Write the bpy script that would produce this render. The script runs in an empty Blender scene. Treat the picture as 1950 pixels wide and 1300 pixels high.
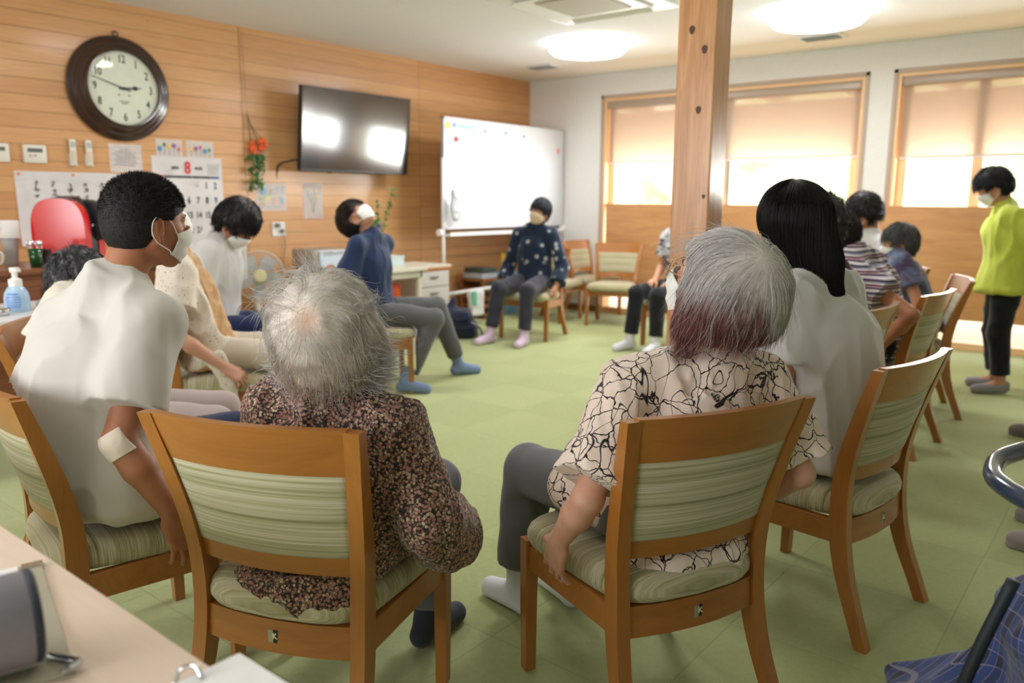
import bpy, bmesh, math, random
import numpy as np
from mathutils import Vector, Matrix, Euler
random.seed(7)
PI = math.pi
SC = bpy.context.scene
COL = SC.collection

# ---------------------------------------------------------------- camera
cd = bpy.data.cameras.new('camera')
cam = bpy.data.objects.new('camera', cd)
COL.objects.link(cam)
SC.camera = cam
cd.sensor_width = 36.0
cd.lens = 1517.0 / 1950.0 * 36.0
cd.clip_start = 0.05
cd.clip_end = 200
cam.location = (5.86, 0.0, 1.23)
_yaw, _pitch, _roll = 0.680, 0.1755, 0.006
_f = Vector((-math.sin(_yaw) * math.cos(_pitch), math.cos(_yaw) * math.cos(_pitch), -math.sin(_pitch)))
_r = Vector((math.cos(_yaw), math.sin(_yaw), 0))
_u = _r.cross(_f)
_r2 = _r * math.cos(_roll) + _u * math.sin(_roll)
_u2 = -_r * math.sin(_roll) + _u * math.cos(_roll)
cam.rotation_euler = Matrix((_r2, _u2, -_f)).transposed().to_euler()
cd.dof.use_dof = True
cd.dof.focus_distance = 1.85
cd.dof.aperture_fstop = 2.9

# ---------------------------------------------------------------- world, exposure
SC.view_settings.view_transform = 'Standard'
SC.view_settings.look = 'None'
SC.view_settings.gamma = 1.0
SC.view_settings.use_curve_mapping = False
SC.view_settings.exposure = 0.30
SC.cycles.max_bounces = 10
SC.cycles.diffuse_bounces = 8
SC.cycles.glossy_bounces = 3
SC.cycles.transmission_bounces = 4
SC.cycles.transparent_max_bounces = 12
SC.cycles.sample_clamp_indirect = 6.0
SC.cycles.caustics_reflective = False
SC.cycles.caustics_refractive = False
w = bpy.data.worlds.new('overcast_sky')
SC.world = w
w.use_nodes = True
nt = w.node_tree
bg = nt.nodes['Background']
bg.inputs['Color'].default_value = (0.93, 0.97, 1.0, 1)
bg.inputs['Strength'].default_value = 5.5

def rect_light(name, loc, size, rot, energy, color=(1, 1, 1)):
    l = bpy.data.lights.new(name, 'AREA')
    l.shape = 'RECTANGLE'; l.size, l.size_y = size
    l.energy = energy; l.color = color
    o = bpy.data.objects.new(name, l); COL.objects.link(o)
    o.location = loc; o.rotation_euler = rot
    return o
# window light: the sky outside the back windows, one rectangle in each opening
rect_light('daylight_back_left', (2.36, 7.9, 1.42), (2.6, 0.46), (-PI / 2, 0, 0), 95, (1.0, 0.97, 1.0))
rect_light('daylight_back_right', (5.3, 7.9, 1.42), (2.6, 0.46), (-PI / 2, 0, 0), 95, (1.0, 0.97, 1.0))

rect_light('front_fill_light', (3.4, -2.7, 1.5), (3.5, 1.4), (PI / 2, 0, 0), 46, (1.0, 0.94, 0.985))  # soft fill added behind the viewpoint; no window is known there

# ---------------------------------------------------------------- node helpers
def s2l(c):
    return tuple(((v / 255) / 12.92 if v / 255 <= 0.04045 else ((v / 255 + 0.055) / 1.055) ** 2.4) for v in c)

class NT:
    def __init__(self, m):
        self.t = m.node_tree; self.n = self.t.nodes; self.l = self.t.links
        self.b = self.n['Principled BSDF']
    def node(self, kind, props=None, **ins):
        x = self.n.new(kind)
        for k, v in (props or {}).items(): setattr(x, k, v)
        for k, v in ins.items():
            k = k.replace('_', ' ')
            if hasattr(v, 'is_linked') or hasattr(v, 'links'): self.l.new(v, x.inputs[k])
            else: x.inputs[k].default_value = v
        return x
    def link(self, a, b): self.l.new(a, b)
    def mapping(self, scale=(1, 1, 1), rot=(0, 0, 0), coord='Object', loc=(0, 0, 0)):
        tc = self.n.new('ShaderNodeTexCoord')
        mp = self.n.new('ShaderNodeMapping')
        mp.inputs['Scale'].default_value = scale; mp.inputs['Rotation'].default_value = rot; mp.inputs['Location'].default_value = loc
        self.l.new(tc.outputs[coord], mp.inputs['Vector'])
        return mp.outputs['Vector']
    def noise(self, vec, scale=5, detail=3, rough=0.5, dist=0.0, out='Fac'):
        x = self.n.new('ShaderNodeTexNoise')
        x.inputs['Scale'].default_value = scale; x.inputs['Detail'].default_value = detail
        x.inputs['Roughness'].default_value = rough; x.inputs['Distortion'].default_value = dist
        if vec is not None: self.l.new(vec, x.inputs['Vector'])
        return x.outputs[out]
    def ramp(self, fac, stops, interp='LINEAR'):
        x = self.n.new('ShaderNodeValToRGB')
        x.color_ramp.interpolation = interp
        e = x.color_ramp.elements
        while len(e) < len(stops): e.new(0.5)
        for k, (p, c) in enumerate(stops):
            e[k].position = p
            if not hasattr(c, '__len__'): c = (c, c, c)
            e[k].color = tuple(c) + (1,) * (4 - len(c))
        self.l.new(fac, x.inputs['Fac'])
        return x.outputs['Color']
    def mix(self, fac, a, b, mode='MIX'):
        x = self.n.new('ShaderNodeMix'); x.data_type = 'RGBA'; x.blend_type = mode
        for i, v in ((0, fac), (6, a), (7, b)):
            if hasattr(v, 'links'): self.l.new(v, x.inputs[i])
            elif i == 0: x.inputs[0].default_value = v
            else: x.inputs[i].default_value = tuple(v) + (1,) * (4 - len(v))
        return x.outputs[2]
    def math(self, op, a, b=0.0, c=0.0):
        x = self.n.new('ShaderNodeMath'); x.operation = op
        for i, v in enumerate((a, b, c)):
            if hasattr(v, 'links'): self.l.new(v, x.inputs[i])
            else: x.inputs[i].default_value = v
        return x.outputs[0]
    def sep(self, vec):
        x = self.n.new('ShaderNodeSeparateXYZ'); self.l.new(vec, x.inputs[0]); return x.outputs
    def bump(self, h, strength=0.3, dist=0.01):
        x = self.n.new('ShaderNodeBump'); x.inputs['Strength'].default_value = strength; x.inputs['Distance'].default_value = dist
        self.l.new(h, x.inputs['Height'])
        self.l.new(x.outputs['Normal'], self.b.inputs['Normal'])
    def color(self, c): 
        if hasattr(c, 'links'): self.l.new(c, self.b.inputs['Base Color'])
        else: self.b.inputs['Base Color'].default_value = tuple(c) + (1,)

_M = {}
def mat(name, rgb=(200, 200, 200), rough=0.5, metal=0.0, spec=0.5, sheen=0.0, coat=0.0, trans=0.0, alpha=1.0, emit=None, es=1.0, sss=0.0):
    if name in _M: return _M[name]
    m = bpy.data.materials.new(name); m.use_nodes = True
    b = m.node_tree.nodes['Principled BSDF']
    b.inputs['Base Color'].default_value = s2l(rgb) + (1,)
    b.inputs['Roughness'].default_value = rough
    b.inputs['Metallic'].default_value = metal
    b.inputs['Specular IOR Level'].default_value = spec
    b.inputs['Sheen Weight'].default_value = sheen
    b.inputs['Coat Weight'].default_value = coat
    b.inputs['Coat Roughness'].default_value = 0.15
    b.inputs['Transmission Weight'].default_value = trans
    b.inputs['Alpha'].default_value = alpha
    if sss:
        b.inputs['Subsurface Weight'].default_value = sss
        b.inputs['Subsurface Radius'].default_value = (0.012, 0.005, 0.003)
        b.inputs['Subsurface Scale'].default_value = 1.0
    if emit is not None:
        b.inputs['Emission Color'].default_value = s2l(emit) + (1,)
        b.inputs['Emission Strength'].default_value = es
    _M[name] = m
    return m

def speckle(name, rgb, rough=0.6, amt=0.08, scale=60, bump=0.0, **kw):
    """plain coloured surface with a slight mottling"""
    if name in _M: return _M[name]
    m = mat(name, rgb, rough, **kw); t = NT(m)
    v = t.mapping()
    n = t.noise(v, scale, 3)
    c = s2l(rgb)
    t.color(t.ramp(n, [(0.3, tuple(x * (1 - amt) for x in c)), (0.7, tuple(min(1, x * (1 + amt)) for x in c))]))
    if bump: t.bump(n, bump, 0.002)
    return m

def wood(name, dark, light, axis=2, rough=0.4, scale=1.0, coat=0.0, stretch=14.0, contrast=1.0, bump=0.05):
    """grain running along one object axis"""
    if name in _M: return _M[name]
    m = mat(name, light, rough, coat=coat); t = NT(m)
    s = [stretch * scale] * 3; s[axis] = 1.0 * scale
    v = t.mapping(tuple(s))
    n1 = t.noise(v, 2.2, 4, 0.6, 0.8)
    s2 = [60.0 * scale] * 3; s2[axis] = 2.5 * scale
    n2 = t.noise(t.mapping(tuple(s2)), 3.0, 3, 0.6)
    f = t.math('ADD', t.math('MULTIPLY', n1, 0.7), t.math('MULTIPLY', n2, 0.3))
    lo, hi = 0.5 - 0.17 / contrast, 0.5 + 0.17 / contrast
    t.color(t.ramp(f, [(lo, s2l(dark)), (hi, s2l(light))]))
    if bump: t.bump(f, bump, 0.002)
    return m

# ---------------------------------------------------------------- object helpers
def empty(name, loc=(0, 0, 0), rz=0.0, rot=None, label=None, cat=None, group=None):
    o = bpy.data.objects.new(name, None); COL.objects.link(o)
    o.empty_display_size = 0.1
    o.location = loc; o.rotation_euler = rot if rot else (0, 0, rz)
    tag(o, label, cat, group)
    return o

def tag(o, label=None, cat=None, group=None, kind=None):
    if label: o['label'] = label
    if cat: o['category'] = cat
    if group: o['group'] = group
    if kind: o['kind'] = kind
    return o

def link(name, me, m=None, parent=None, loc=None, rot=None):
    o = bpy.data.objects.new(name, me); COL.objects.link(o)
    if m is not None:
        for x in (m if isinstance(m, (list, tuple)) else [m]): me.materials.append(x)
    if parent: o.parent = parent
    if loc is not None: o.location = loc
    if rot is not None: o.rotation_euler = rot
    return o

def build(name, bm, m=None, parent=None, smooth=False, loc=None, rot=None, bevel=0.0, seg=2, ang=0.6):
    """bmesh -> one mesh object"""
    if bevel:
        es = [e for e in bm.edges if len(e.link_faces) == 2 and e.calc_face_angle(0) > ang]
        bmesh.ops.bevel(bm, geom=es, offset=bevel, segments=seg, affect='EDGES', profile=0.5, clamp_overlap=True)
    me = bpy.data.meshes.new(name)
    bmesh.ops.recalc_face_normals(bm, faces=bm.faces)
    bm.to_mesh(me); bm.free()
    if smooth:
        for p in me.polygons: p.use_smooth = True
        if smooth != 'all':
            try: me.set_sharp_from_angle(angle=0.7)
            except Exception: pass
    return link(name, me, m, parent, loc, rot)

def bx(bm, c, s, rot=None, mi=0):
    """box by centre and full size"""
    M = Matrix.Translation(c)
    if rot: M = M @ Euler(rot).to_matrix().to_4x4()
    r = bmesh.ops.create_cube(bm, size=1.0, matrix=M @ Matrix.Diagonal((s[0], s[1], s[2], 1)))
    if mi:
        for f in {f for v in r['verts'] for f in v.link_faces}: f.material_index = mi
    return r['verts']

def bb(bm, lo, hi, mi=0):
    return bx(bm, [(a + b) / 2 for a, b in zip(lo, hi)], [abs(b - a) for a, b in zip(lo, hi)], mi=mi)

def newbox(name, lo, hi, m, parent=None, bevel=0.0, smooth=False):
    bm = bmesh.new(); bb(bm, lo, hi)
    return build(name, bm, m, parent, smooth=smooth, bevel=bevel)

def tube(bm, pts, r, n=10, cap=True, mi=0, flat=None):
    """round tube along a polyline; r a number or a list"""
    pts = [Vector(p) for p in pts]; rs = r if hasattr(r, '__len__') else [r] * len(pts)
    rings = []; up = None
    for i, p in enumerate(pts):
        d = (pts[min(i + 1, len(pts) - 1)] - pts[max(i - 1, 0)]).normalized()
        if up is None:
            up = Vector((0, 0, 1)) if abs(d.z) < 0.9 else Vector((1, 0, 0))
        a = d.cross(up).normalized(); b = a.cross(d).normalized(); up = b
        ring = []
        for k in range(n):
            t = 2 * PI * k / n
            q = a * math.cos(t) * rs[i] + b * math.sin(t) * rs[i] * (flat if flat else 1)
            ring.append(bm.verts.new(p + q))
        rings.append(ring)
    for A, B in zip(rings, rings[1:]):
        for k in range(n):
            f = bm.faces.new((A[k], A[(k + 1) % n], B[(k + 1) % n], B[k])); f.material_index = mi
    if cap:
        for R in (rings[0][::-1], rings[-1]):
            f = bm.faces.new(R); f.material_index = mi

def smoothpath(pts, n=6):
    """Catmull-Rom through points"""
    P = [Vector(p) for p in pts]; P = [2 * P[0] - P[1]] + P + [2 * P[-1] - P[-2]]
    out = []
    for i in range(1, len(P) - 2):
        for k in range(n):
            t = k / n
            out.append(0.5 * ((2 * P[i]) + (P[i + 1] - P[i - 1]) * t + (2 * P[i - 1] - 5 * P[i] + 4 * P[i + 1] - P[i + 2]) * t * t + (3 * P[i] - P[i - 1] - 3 * P[i + 1] + P[i + 2]) * t ** 3))
    out.append(P[-2]); return out

def lathe(bm, prof, n=28, M=None, mi=0, close=False):
    """profile of (r, z) pairs around z"""
    rings = []
    for r, z in prof:
        if r < 1e-5:
            v = Vector((0, 0, z)); rings.append([bm.verts.new(M @ v if M else v)])
        else:
            ring = []
            for k in range(n):
                v = Vector((r * math.cos(2 * PI * k / n), r * math.sin(2 * PI * k / n), z))
                ring.append(bm.verts.new(M @ v if M else v))
            rings.append(ring)
    if close: rings.append(rings[0])
    for A, B in zip(rings, rings[1:]):
        if len(A) == 1 and len(B) == 1: continue
        for k in range(n):
            a, a2 = A[k % len(A)], A[(k + 1) % len(A)]; b, b2 = B[k % len(B)], B[(k + 1) % len(B)]
            vs = [a]
            for x in (a2, b2, b):
                if x not in vs: vs.append(x)
            if len(vs) > 2:
                try: f = bm.faces.new(vs); f.material_index = mi
                except ValueError: pass

def prism(bm, pts, d, M=None, mi=0):
    """polygon in xy extruded by vector d"""
    d = Vector(d)
    A = [bm.verts.new((M @ Vector((p[0], p[1], 0))) if M else Vector((p[0], p[1], 0))) for p in pts]
    D = (M.to_3x3() @ d) if M else d
    B = [bm.verts.new(v.co + D) for v in A]
    n = len(pts); fs = [bm.faces.new(A[::-1]), bm.faces.new(B)]
    for k in range(n): fs.append(bm.faces.new((A[k], A[(k + 1) % n], B[(k + 1) % n], B[k])))
    for f in fs: f.material_index = mi

def loft(bm, secs, cap=True, mi=0, closed=False):
    """secs: list of rings (lists of points), same count"""
    R = [[bm.verts.new(p) for p in s] for s in secs]
    n = len(R[0])
    if closed: R.append(R[0])
    for A, B in zip(R, R[1:]):
        for k in range(n):
            f = bm.faces.new((A[k], A[(k + 1) % n], B[(k + 1) % n], B[k])); f.material_index = mi
    if cap and not closed:
        bm.faces.new(R[0][::-1]).material_index = mi; bm.faces.new(R[-1]).material_index = mi

def copy_tree(o, parent=None):
    c = o.copy(); COL.objects.link(c)
    if parent: c.parent = parent
    for ch in [x for x in CHILD.get(o, o.children)]: copy_tree(ch, c)
    return c
CHILD = {}

_fc = {}
def text_mesh(s, size=0.1, extrude=0.0005, align='CENTER', bold=0.0, xs=1.0):
    """text as mesh data lying in xy, facing +z"""
    k = (s, size, extrude, align, bold, xs)
    if k in _fc: return _fc[k]
    c = bpy.data.curves.new('lettering', 'FONT'); c.body = s; c.size = size; c.extrude = extrude
    c.align_x = align; c.align_y = 'CENTER'; c.offset = bold; c.resolution_u = 3
    o = bpy.data.objects.new('lettering', c); COL.objects.link(o)
    bpy.context.view_layer.update()
    me = bpy.data.meshes.new_from_object(o.evaluated_get(bpy.context.evaluated_depsgraph_get()))
    bpy.data.objects.remove(o)
    if xs != 1.0:
        for v in me.vertices: v.co.x *= xs
    _fc[k] = me
    return me

def add_text(bm, s, M, size, mi=0, bold=0.0, xs=1.0, align='CENTER'):
    me = text_mesh(s, size, 0.0004, align, bold, xs)
    t = bmesh.new(); t.from_mesh(me); t.transform(M)
    for f in t.faces: f.material_index = mi
    tmp = bpy.data.meshes.new('t'); t.to_mesh(tmp); t.free(); bm.from_mesh(tmp); bpy.data.meshes.remove(tmp)

# ================================================================ ROOM
H = 2.57          # ceiling height
YB = 7.55         # window wall
XR = 9.6; YF = -2.4

# --- materials of the shell
def wall_panel_mat():
    m = mat('cedar_panelling', (206, 152, 98), 0.42, coat=0.25); t = NT(m)
    v = t.mapping()
    X, Y, Z = t.sep(v)
    # boards 105 mm high, sheets 1.98 m wide
    zb = t.math('DIVIDE', Z, 0.105)
    fz = t.math('FRACT', zb)
    bid = t.math('FLOOR', zb)
    sid = t.math('FLOOR', t.math('DIVIDE', t.math('ADD', Y, 0.18), 1.98))
    cmb = t.n.new('ShaderNodeCombineXYZ'); t.link(bid, cmb.inputs[0]); t.link(sid, cmb.inputs[1])
    wn = t.n.new('ShaderNodeTexWhiteNoise'); wn.noise_dimensions = '3D'; t.link(cmb.outputs[0], wn.inputs['Vector'])
    grain = t.noise(t.mapping((6, 1.1, 26)), 2.0, 5, 0.62, 1.2)
    fine = t.noise(t.mapping((20, 3, 160)), 2.0, 3, 0.6)
    f = t.math('ADD', t.math('ADD', t.math('MULTIPLY', grain, 0.55), t.math('MULTIPLY', fine, 0.25)), t.math('MULTIPLY', wn.outputs['Value'], 0.22))
    c = t.ramp(f, [(0.26, s2l((188, 134, 84))), (0.52, s2l((207, 156, 104))), (0.8, s2l((220, 176, 126)))])
    # knots
    vor = t.n.new('ShaderNodeTexVoronoi'); vor.inputs['Scale'].default_value = 2.6; t.link(t.mapping((1, 0.9, 2.6)), vor.inputs['Vector'])
    kn = t.ramp(vor.outputs['Distance'], [(0.0, 0.45), (0.045, 1.0)])
    c = t.mix(1.0, c, kn, 'MULTIPLY')
    groove = t.ramp(fz, [(0.0, 0.0), (0.035, 1.0), (0.97, 1.0), (1.0, 0.0)])
    fy = t.math('FRACT', t.math('DIVIDE', t.math('ADD', Y, 0.18), 1.98))
    gy = t.ramp(fy, [(0.0, 0.0), (0.003, 1.0), (0.997, 1.0), (1.0, 0.0)])
    g = t.math('MULTIPLY', groove, gy)
    gg = t.ramp(g, [(0.0, 0.55), (1.0, 1.0)])
    t.color(t.mix(1.0, c, gg, 'MULTIPLY'))
    t.bump(g, 0.5, 0.004)
    return m
M_PANEL = wall_panel_mat()
M_PLASTER = speckle('white_plaster', (222, 221, 216), 0.85, 0.03, 90, 0.15)
M_CEIL = speckle('ceiling_board', (226, 225, 224), 0.9, 0.02, 50, 0.1)

def carpet_mat():
    m = mat('green_carpet_tiles', (139, 158, 96), 0.95, spec=0.15, sheen=0.25); t = NT(m)
    v = t.mapping(loc=(0.0, 0.4, 0))
    X, Y, Z = t.sep(v)
    a = t.math('FLOOR', t.math('DIVIDE', X, 0.5)); b = t.math('FLOOR', t.math('DIVIDE', Y, 0.5))
    cmb = t.n.new('ShaderNodeCombineXYZ'); t.link(a, cmb.inputs[0]); t.link(b, cmb.inputs[1])
    wn = t.n.new('ShaderNodeTexWhiteNoise'); wn.noise_dimensions = '3D'; t.link(cmb.outputs[0], wn.inputs['Vector'])
    chk = t.math('MODULO', t.math('ABSOLUTE', t.math('ADD', a, b)), 2.0)
    big = t.noise(t.mapping(), 1.3, 2)
    fib = t.noise(t.mapping((1, 1, 1)), 330, 2, 0.7)
    mid = t.noise(t.mapping((1, 1, 1)), 45, 4, 0.7)
    f = t.math('ADD', t.math('ADD', t.math('MULTIPLY', wn.outputs['Value'], 0.05), t.math('ADD', 0.09, t.math('MULTIPLY', chk, 0.035))), t.math('ADD', t.math('MULTIPLY', fib, 0.42), t.math('ADD', t.math('MULTIPLY', mid, 0.3), t.math('MULTIPLY', big, 0.14))))
    c = t.ramp(f, [(0.30, s2l((134, 146, 94))), (0.52, s2l((158, 169, 114))), (0.75, s2l((178, 189, 134)))])
    fx = t.math('FRACT', t.math('DIVIDE', X, 0.5)); fy = t.math('FRACT', t.math('DIVIDE', Y, 0.5))
    e = 0.005
    g = t.math('MULTIPLY', t.ramp(fx, [(0, 0.0), (e, 1.0), (1 - e, 1.0), (1, 0.0)]), t.ramp(fy, [(0, 0.0), (e, 1.0), (1 - e, 1.0), (1, 0.0)]))
    t.color(t.mix(1.0, c, t.ramp(g, [(0, 0.72), (1, 1.0)]), 'MULTIPLY'))
    h = t.math('ADD', t.math('MULTIPLY', fib, 0.6), t.math('MULTIPLY', g, 0.5))
    t.bump(h, 0.45, 0.004)
    return m
M_CARPET = carpet_mat()

def struct(name, lo, hi, m, bevel=0):
    o = newbox(name, lo, hi, m, bevel=bevel); o['kind'] = 'structure'; return o

struct('floor', (-0.15, YF - 0.15, -0.1), (XR + 0.15, YB + 0.2, 0), M_CARPET)
struct('ceiling', (-0.15, YF - 0.15, H), (XR + 0.15, YB + 0.2, H + 0.12), M_CEIL)
struct('wall_left', (-0.15, YF, 0), (0, YB + 0.2, H), M_PANEL)

def wall_with_holes(name, axis, pos, th, a0, a1, z0, z1, holes, m):
    """axis 1: wall in plane y=pos running along x; holes (a,b,za,zb)"""
    bm = bmesh.new()
    xs = sorted({a0, a1} | {h[0] for h in holes} | {h[1] for h in holes})
    for i in range(len(xs) - 1):
        l, r = xs[i], xs[i + 1]
        zs = [z0]
        for h in holes:
            if h[0] <= l + 1e-6 and h[1] >= r - 1e-6: zs += [h[2], h[3]]
        zs.append(z1); zs = sorted(zs)
        for k in range(0, len(zs), 2):
            if zs[k + 1] - zs[k] < 1e-4: continue
            if axis == 1: bb(bm, (l, pos, zs[k]), (r, pos + th, zs[k + 1]))
            else: bb(bm, (pos, l, zs[k]), (pos + th, r, zs[k + 1]))
    bmesh.ops.remove_doubles(bm, verts=bm.verts, dist=1e-5)
    o = build(name, bm, m); o['kind'] = 'structure'; return o

HOLES_B = [(1.02, 3.70, 0.0, 2.31), (3.965, 6.65, 0.0, 2.31)]
wall_with_holes('wall_back', 1, YB, 0.16, 0.0, XR, 0, H, HOLES_B, M_PLASTER)
HOLES_R = []
wall_with_holes('wall_front', 1, YF - 0.15, 0.15, -0.15, XR + 0.15, 0, H, [(1.6, 5.2, 0.8, 2.2)], M_PLASTER)  # opening added in this unseen wall to let the fill light through
for _x in (1.6, 3.4):  # frames made up for the added opening, out of view
    _w = empty('window_%d' % (5 + int(_x > 2)), (_x, YF - 0.15, 0.8)); _w['kind'] = 'structure'
    bm = bmesh.new(); bb(bm, (0, 0, 0), (.05, .15, 1.4)); bb(bm, (1.75, 0, 0), (1.8, .15, 1.4)); bb(bm, (.05, 0, 0), (1.75, .15, .05)); bb(bm, (.05, 0, 1.35), (1.75, .15, 1.4)); build('window_frame', bm, M_PLASTER, _w)
wall_with_holes('wall_right', 0, XR, 0.15, YF, YB + 0.16, 0, H, HOLES_R, M_PLASTER)

# --- window joinery
M_FRAME = wood('window_frame_wood', (226, 182, 134), (238, 202, 158), axis=0, rough=0.45)
M_FRAMEV = wood('window_frame_wood_upright', (226, 182, 134), (238, 202, 158), axis=2, rough=0.45)
M_BOARD = wood('wainscot_wood', (176, 124, 76), (206, 156, 104), axis=0, rough=0.5, stretch=9, contrast=0.8)
M_TRIM = mat('taupe_trim', (176, 156, 138), 0.5)
M_SASH = mat('grey_sash', (150, 158, 152), 0.4)
M_CASS = mat('blind_cassette', (168, 150, 134), 0.35, spec=0.6)
M_RAIL = mat('blind_bottom_rail', (215, 208, 205), 0.4)
def glass_mat(nm='window_glass', gl_=0.07):
    m = bpy.data.materials.new(nm); m.use_nodes = True; n = m.node_tree
    n.nodes.clear()
    o = n.nodes.new('ShaderNodeOutputMaterial'); tr = n.nodes.new('ShaderNodeBsdfTransparent'); gl = n.nodes.new('ShaderNodeBsdfGlossy')
    gl.inputs['Roughness'].default_value = 0.02;     mx = n.nodes.new('ShaderNodeMixShader')
    mx.inputs[0].default_value = gl_; n.links.new(tr.outputs[0], mx.inputs[1]); n.links.new(gl.outputs[0], mx.inputs[2]); n.links.new(mx.outputs[0], o.inputs[0])
    tr.inputs[0].default_value = (0.95, 0.97, 0.96, 1)
    return m
M_GLASS = glass_mat()
M_GLASSC = glass_mat('clock_glass', 0.02)
def screen_mat():
    """sheer roller blind: part of the light passes straight, part is scattered"""
    m = bpy.data.materials.new('sheer_blind_cloth'); m.use_nodes = True; n = m.node_tree
    n.nodes.clear()
    o = n.nodes.new('ShaderNodeOutputMaterial'); tr = n.nodes.new('ShaderNodeBsdfTransparent'); tl = n.nodes.new('ShaderNodeBsdfTranslucent'); df = n.nodes.new('ShaderNodeBsdfDiffuse')
    tr.inputs[0].default_value = (0.84, 0.745, 0.64, 1); tl.inputs[0].default_value = (0.46, 0.385, 0.31, 1); df.inputs[0].default_value = (0.78, 0.69, 0.60, 1)
    m1 = n.nodes.new('ShaderNodeMixShader'); m1.inputs[0].default_value = 0.45
    n.links.new(tl.outputs[0], m1.inputs[1]); n.links.new(df.outputs[0], m1.inputs[2])
    m2 = n.nodes.new('ShaderNodeMixShader'); m2.inputs[0].default_value = 0.33
    n.links.new(m1.outputs[0], m2.inputs[1]); n.links.new(tr.outputs[0], m2.inputs[2])
    n.links.new(m2.outputs[0], o.inputs[0])
    return m
M_BLIND = screen_mat()

def window_back(idx, x0, x1, stiles, greys):
    root = empty('window_%d' % idx, (x0, YB, 0)); root['kind'] = 'structure'
    W_ = x1 - x0
    bm = bmesh.new()
    # thin dark casing, set proud of the plaster, then deep jambs
    bb(bm, (-0.035, -0.012, 0), (0.0, 0.02, 2.345)); bb(bm, (W_, -0.012, 0), (W_ + 0.035, 0.02, 2.345)); bb(bm, (-0.035, -0.012, 2.31), (W_ + 0.035, 0.02, 2.345))
    build('casing', bm, M_TRIM, root, bevel=0.003)
    bm = bmesh.new()
    bb(bm, (0, 0.0, 0), (0.03, 0.16, 2.31)); bb(bm, (W_ - 0.03, 0.0, 0), (W_, 0.16, 2.31))
    build('jamb', bm, M_FRAMEV, root, bevel=0.003)
    bm = bmesh.new()
    bb(bm, (0.03, 0.0, 2.28), (W_ - 0.03, 0.16, 2.31)); bb(bm, (0.03, 0.0, 1.165), (W_ - 0.03, 0.17, 1.2)); bb(bm, (0.03, 0.02, 0.40), (W_ - 0.03, 0.16, 0.44)); bb(bm, (0.03, 0.02, 0.0), (W_ - 0.03, 0.16, 0.06))
    build('rail', bm, M_FRAME, root, bevel=0.003)
    for k, (s, wd) in enumerate(stiles):
        bm = bmesh.new(); bb(bm, (s, 0.085, 1.2), (s + wd, 0.125, 2.28)); build('stile', bm, M_FRAMEV, root, bevel=0.003)
    for k, (s, wd) in enumerate(greys):
        bm = bmesh.new(); bb(bm, (s, 0.09, 1.2), (s + wd, 0.12, 2.28)); build('sash_stile', bm, M_SASH, root, bevel=0.003)
    bm = bmesh.new(); bb(bm, (0.03, 0.10, 1.2), (W_ - 0.03, 0.104, 2.28)); build('pane', bm, M_GLASS, root)
    bm = bmesh.new(); bb(bm, (0.03, 0.10, 0.06), (W_ - 0.03, 0.104, 0.40)); build('pane', bm, M_GLASS, root)
    return root
window_back(1, 1.02, 3.70, [(0.03, 0.07), (1.34, 0.06), (2.58, 0.07)], [(1.40, 0.035)])
window_back(2, 3.965, 6.65, [(0.03, 0.075), (0.60, 0.085), (1.52, 0.075), (2.56, 0.09)], [(1.60, 0.035)])

wain = struct('trim_2', (1.10, YB - 0.045, 0.26), (6.9, YB - 0.014, 1.20), M_BOARD, bevel=0.003)
wain.name = 'wainscot_board'

def blind(x0, x1, zb, label):
    r = empty('roller_blind', (x0, YB + 0.03, 2.28), label=label, cat='blind', group='sheer roller blinds in the back windows')
    W_ = x1 - x0
    bm = bmesh.new(); bb(bm, (0, -0.028, -0.075), (W_, 0.03, 0.0)); build('cassette', bm, M_CASS, r, bevel=0.012, smooth=True)
    bm = bmesh.new(); bb(bm, (0.012, 0.028, zb - 2.28), (W_ - 0.012, 0.0292, -0.06)); build('cloth', bm, M_BLIND, r)
    bm = bmesh.new(); bb(bm, (0.01, 0.021, zb - 2.28 - 0.022), (W_ - 0.01, 0.037, zb - 2.28)); build('bottom_rail', bm, M_RAIL, r, bevel=0.004)
    return r
blind(1.055, 3.665, 1.645, 'sheer peach roller blind half down in the window behind the wooden pillar')
blind(4.0, 6.615, 1.62, 'sheer peach roller blind in the right window above the person in the lime shirt')

for k, (a, b, c, d) in enumerate(HOLES_R):
    root = empty('window_%d' % (k + 3), (XR, a, 0)); root['kind'] = 'structure'
    L = b - a; bm = bmesh.new()
    bb(bm, (0.0, 0, c), (0.15, 0.05, d)); bb(bm, (0.0, L - 0.05, c), (0.15, L, d)); bb(bm, (0.0, 0.05, c), (0.15, L - 0.05, c + 0.05)); bb(bm, (0, 0.05, d - 0.05), (0.15, L - 0.05, d)); bb(bm, (0.05, L / 2 - 0.03, c + 0.05), (0.1, L / 2 + 0.03, d - 0.05))
    build('window_frame', bm, M_FRAMEV, root, bevel=0.003)
    bm = bmesh.new(); bb(bm, (0.07, 0.05, c + 0.05), (0.074, L - 0.05, d - 0.05)); build('pane', bm, M_GLASS, root)

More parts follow.
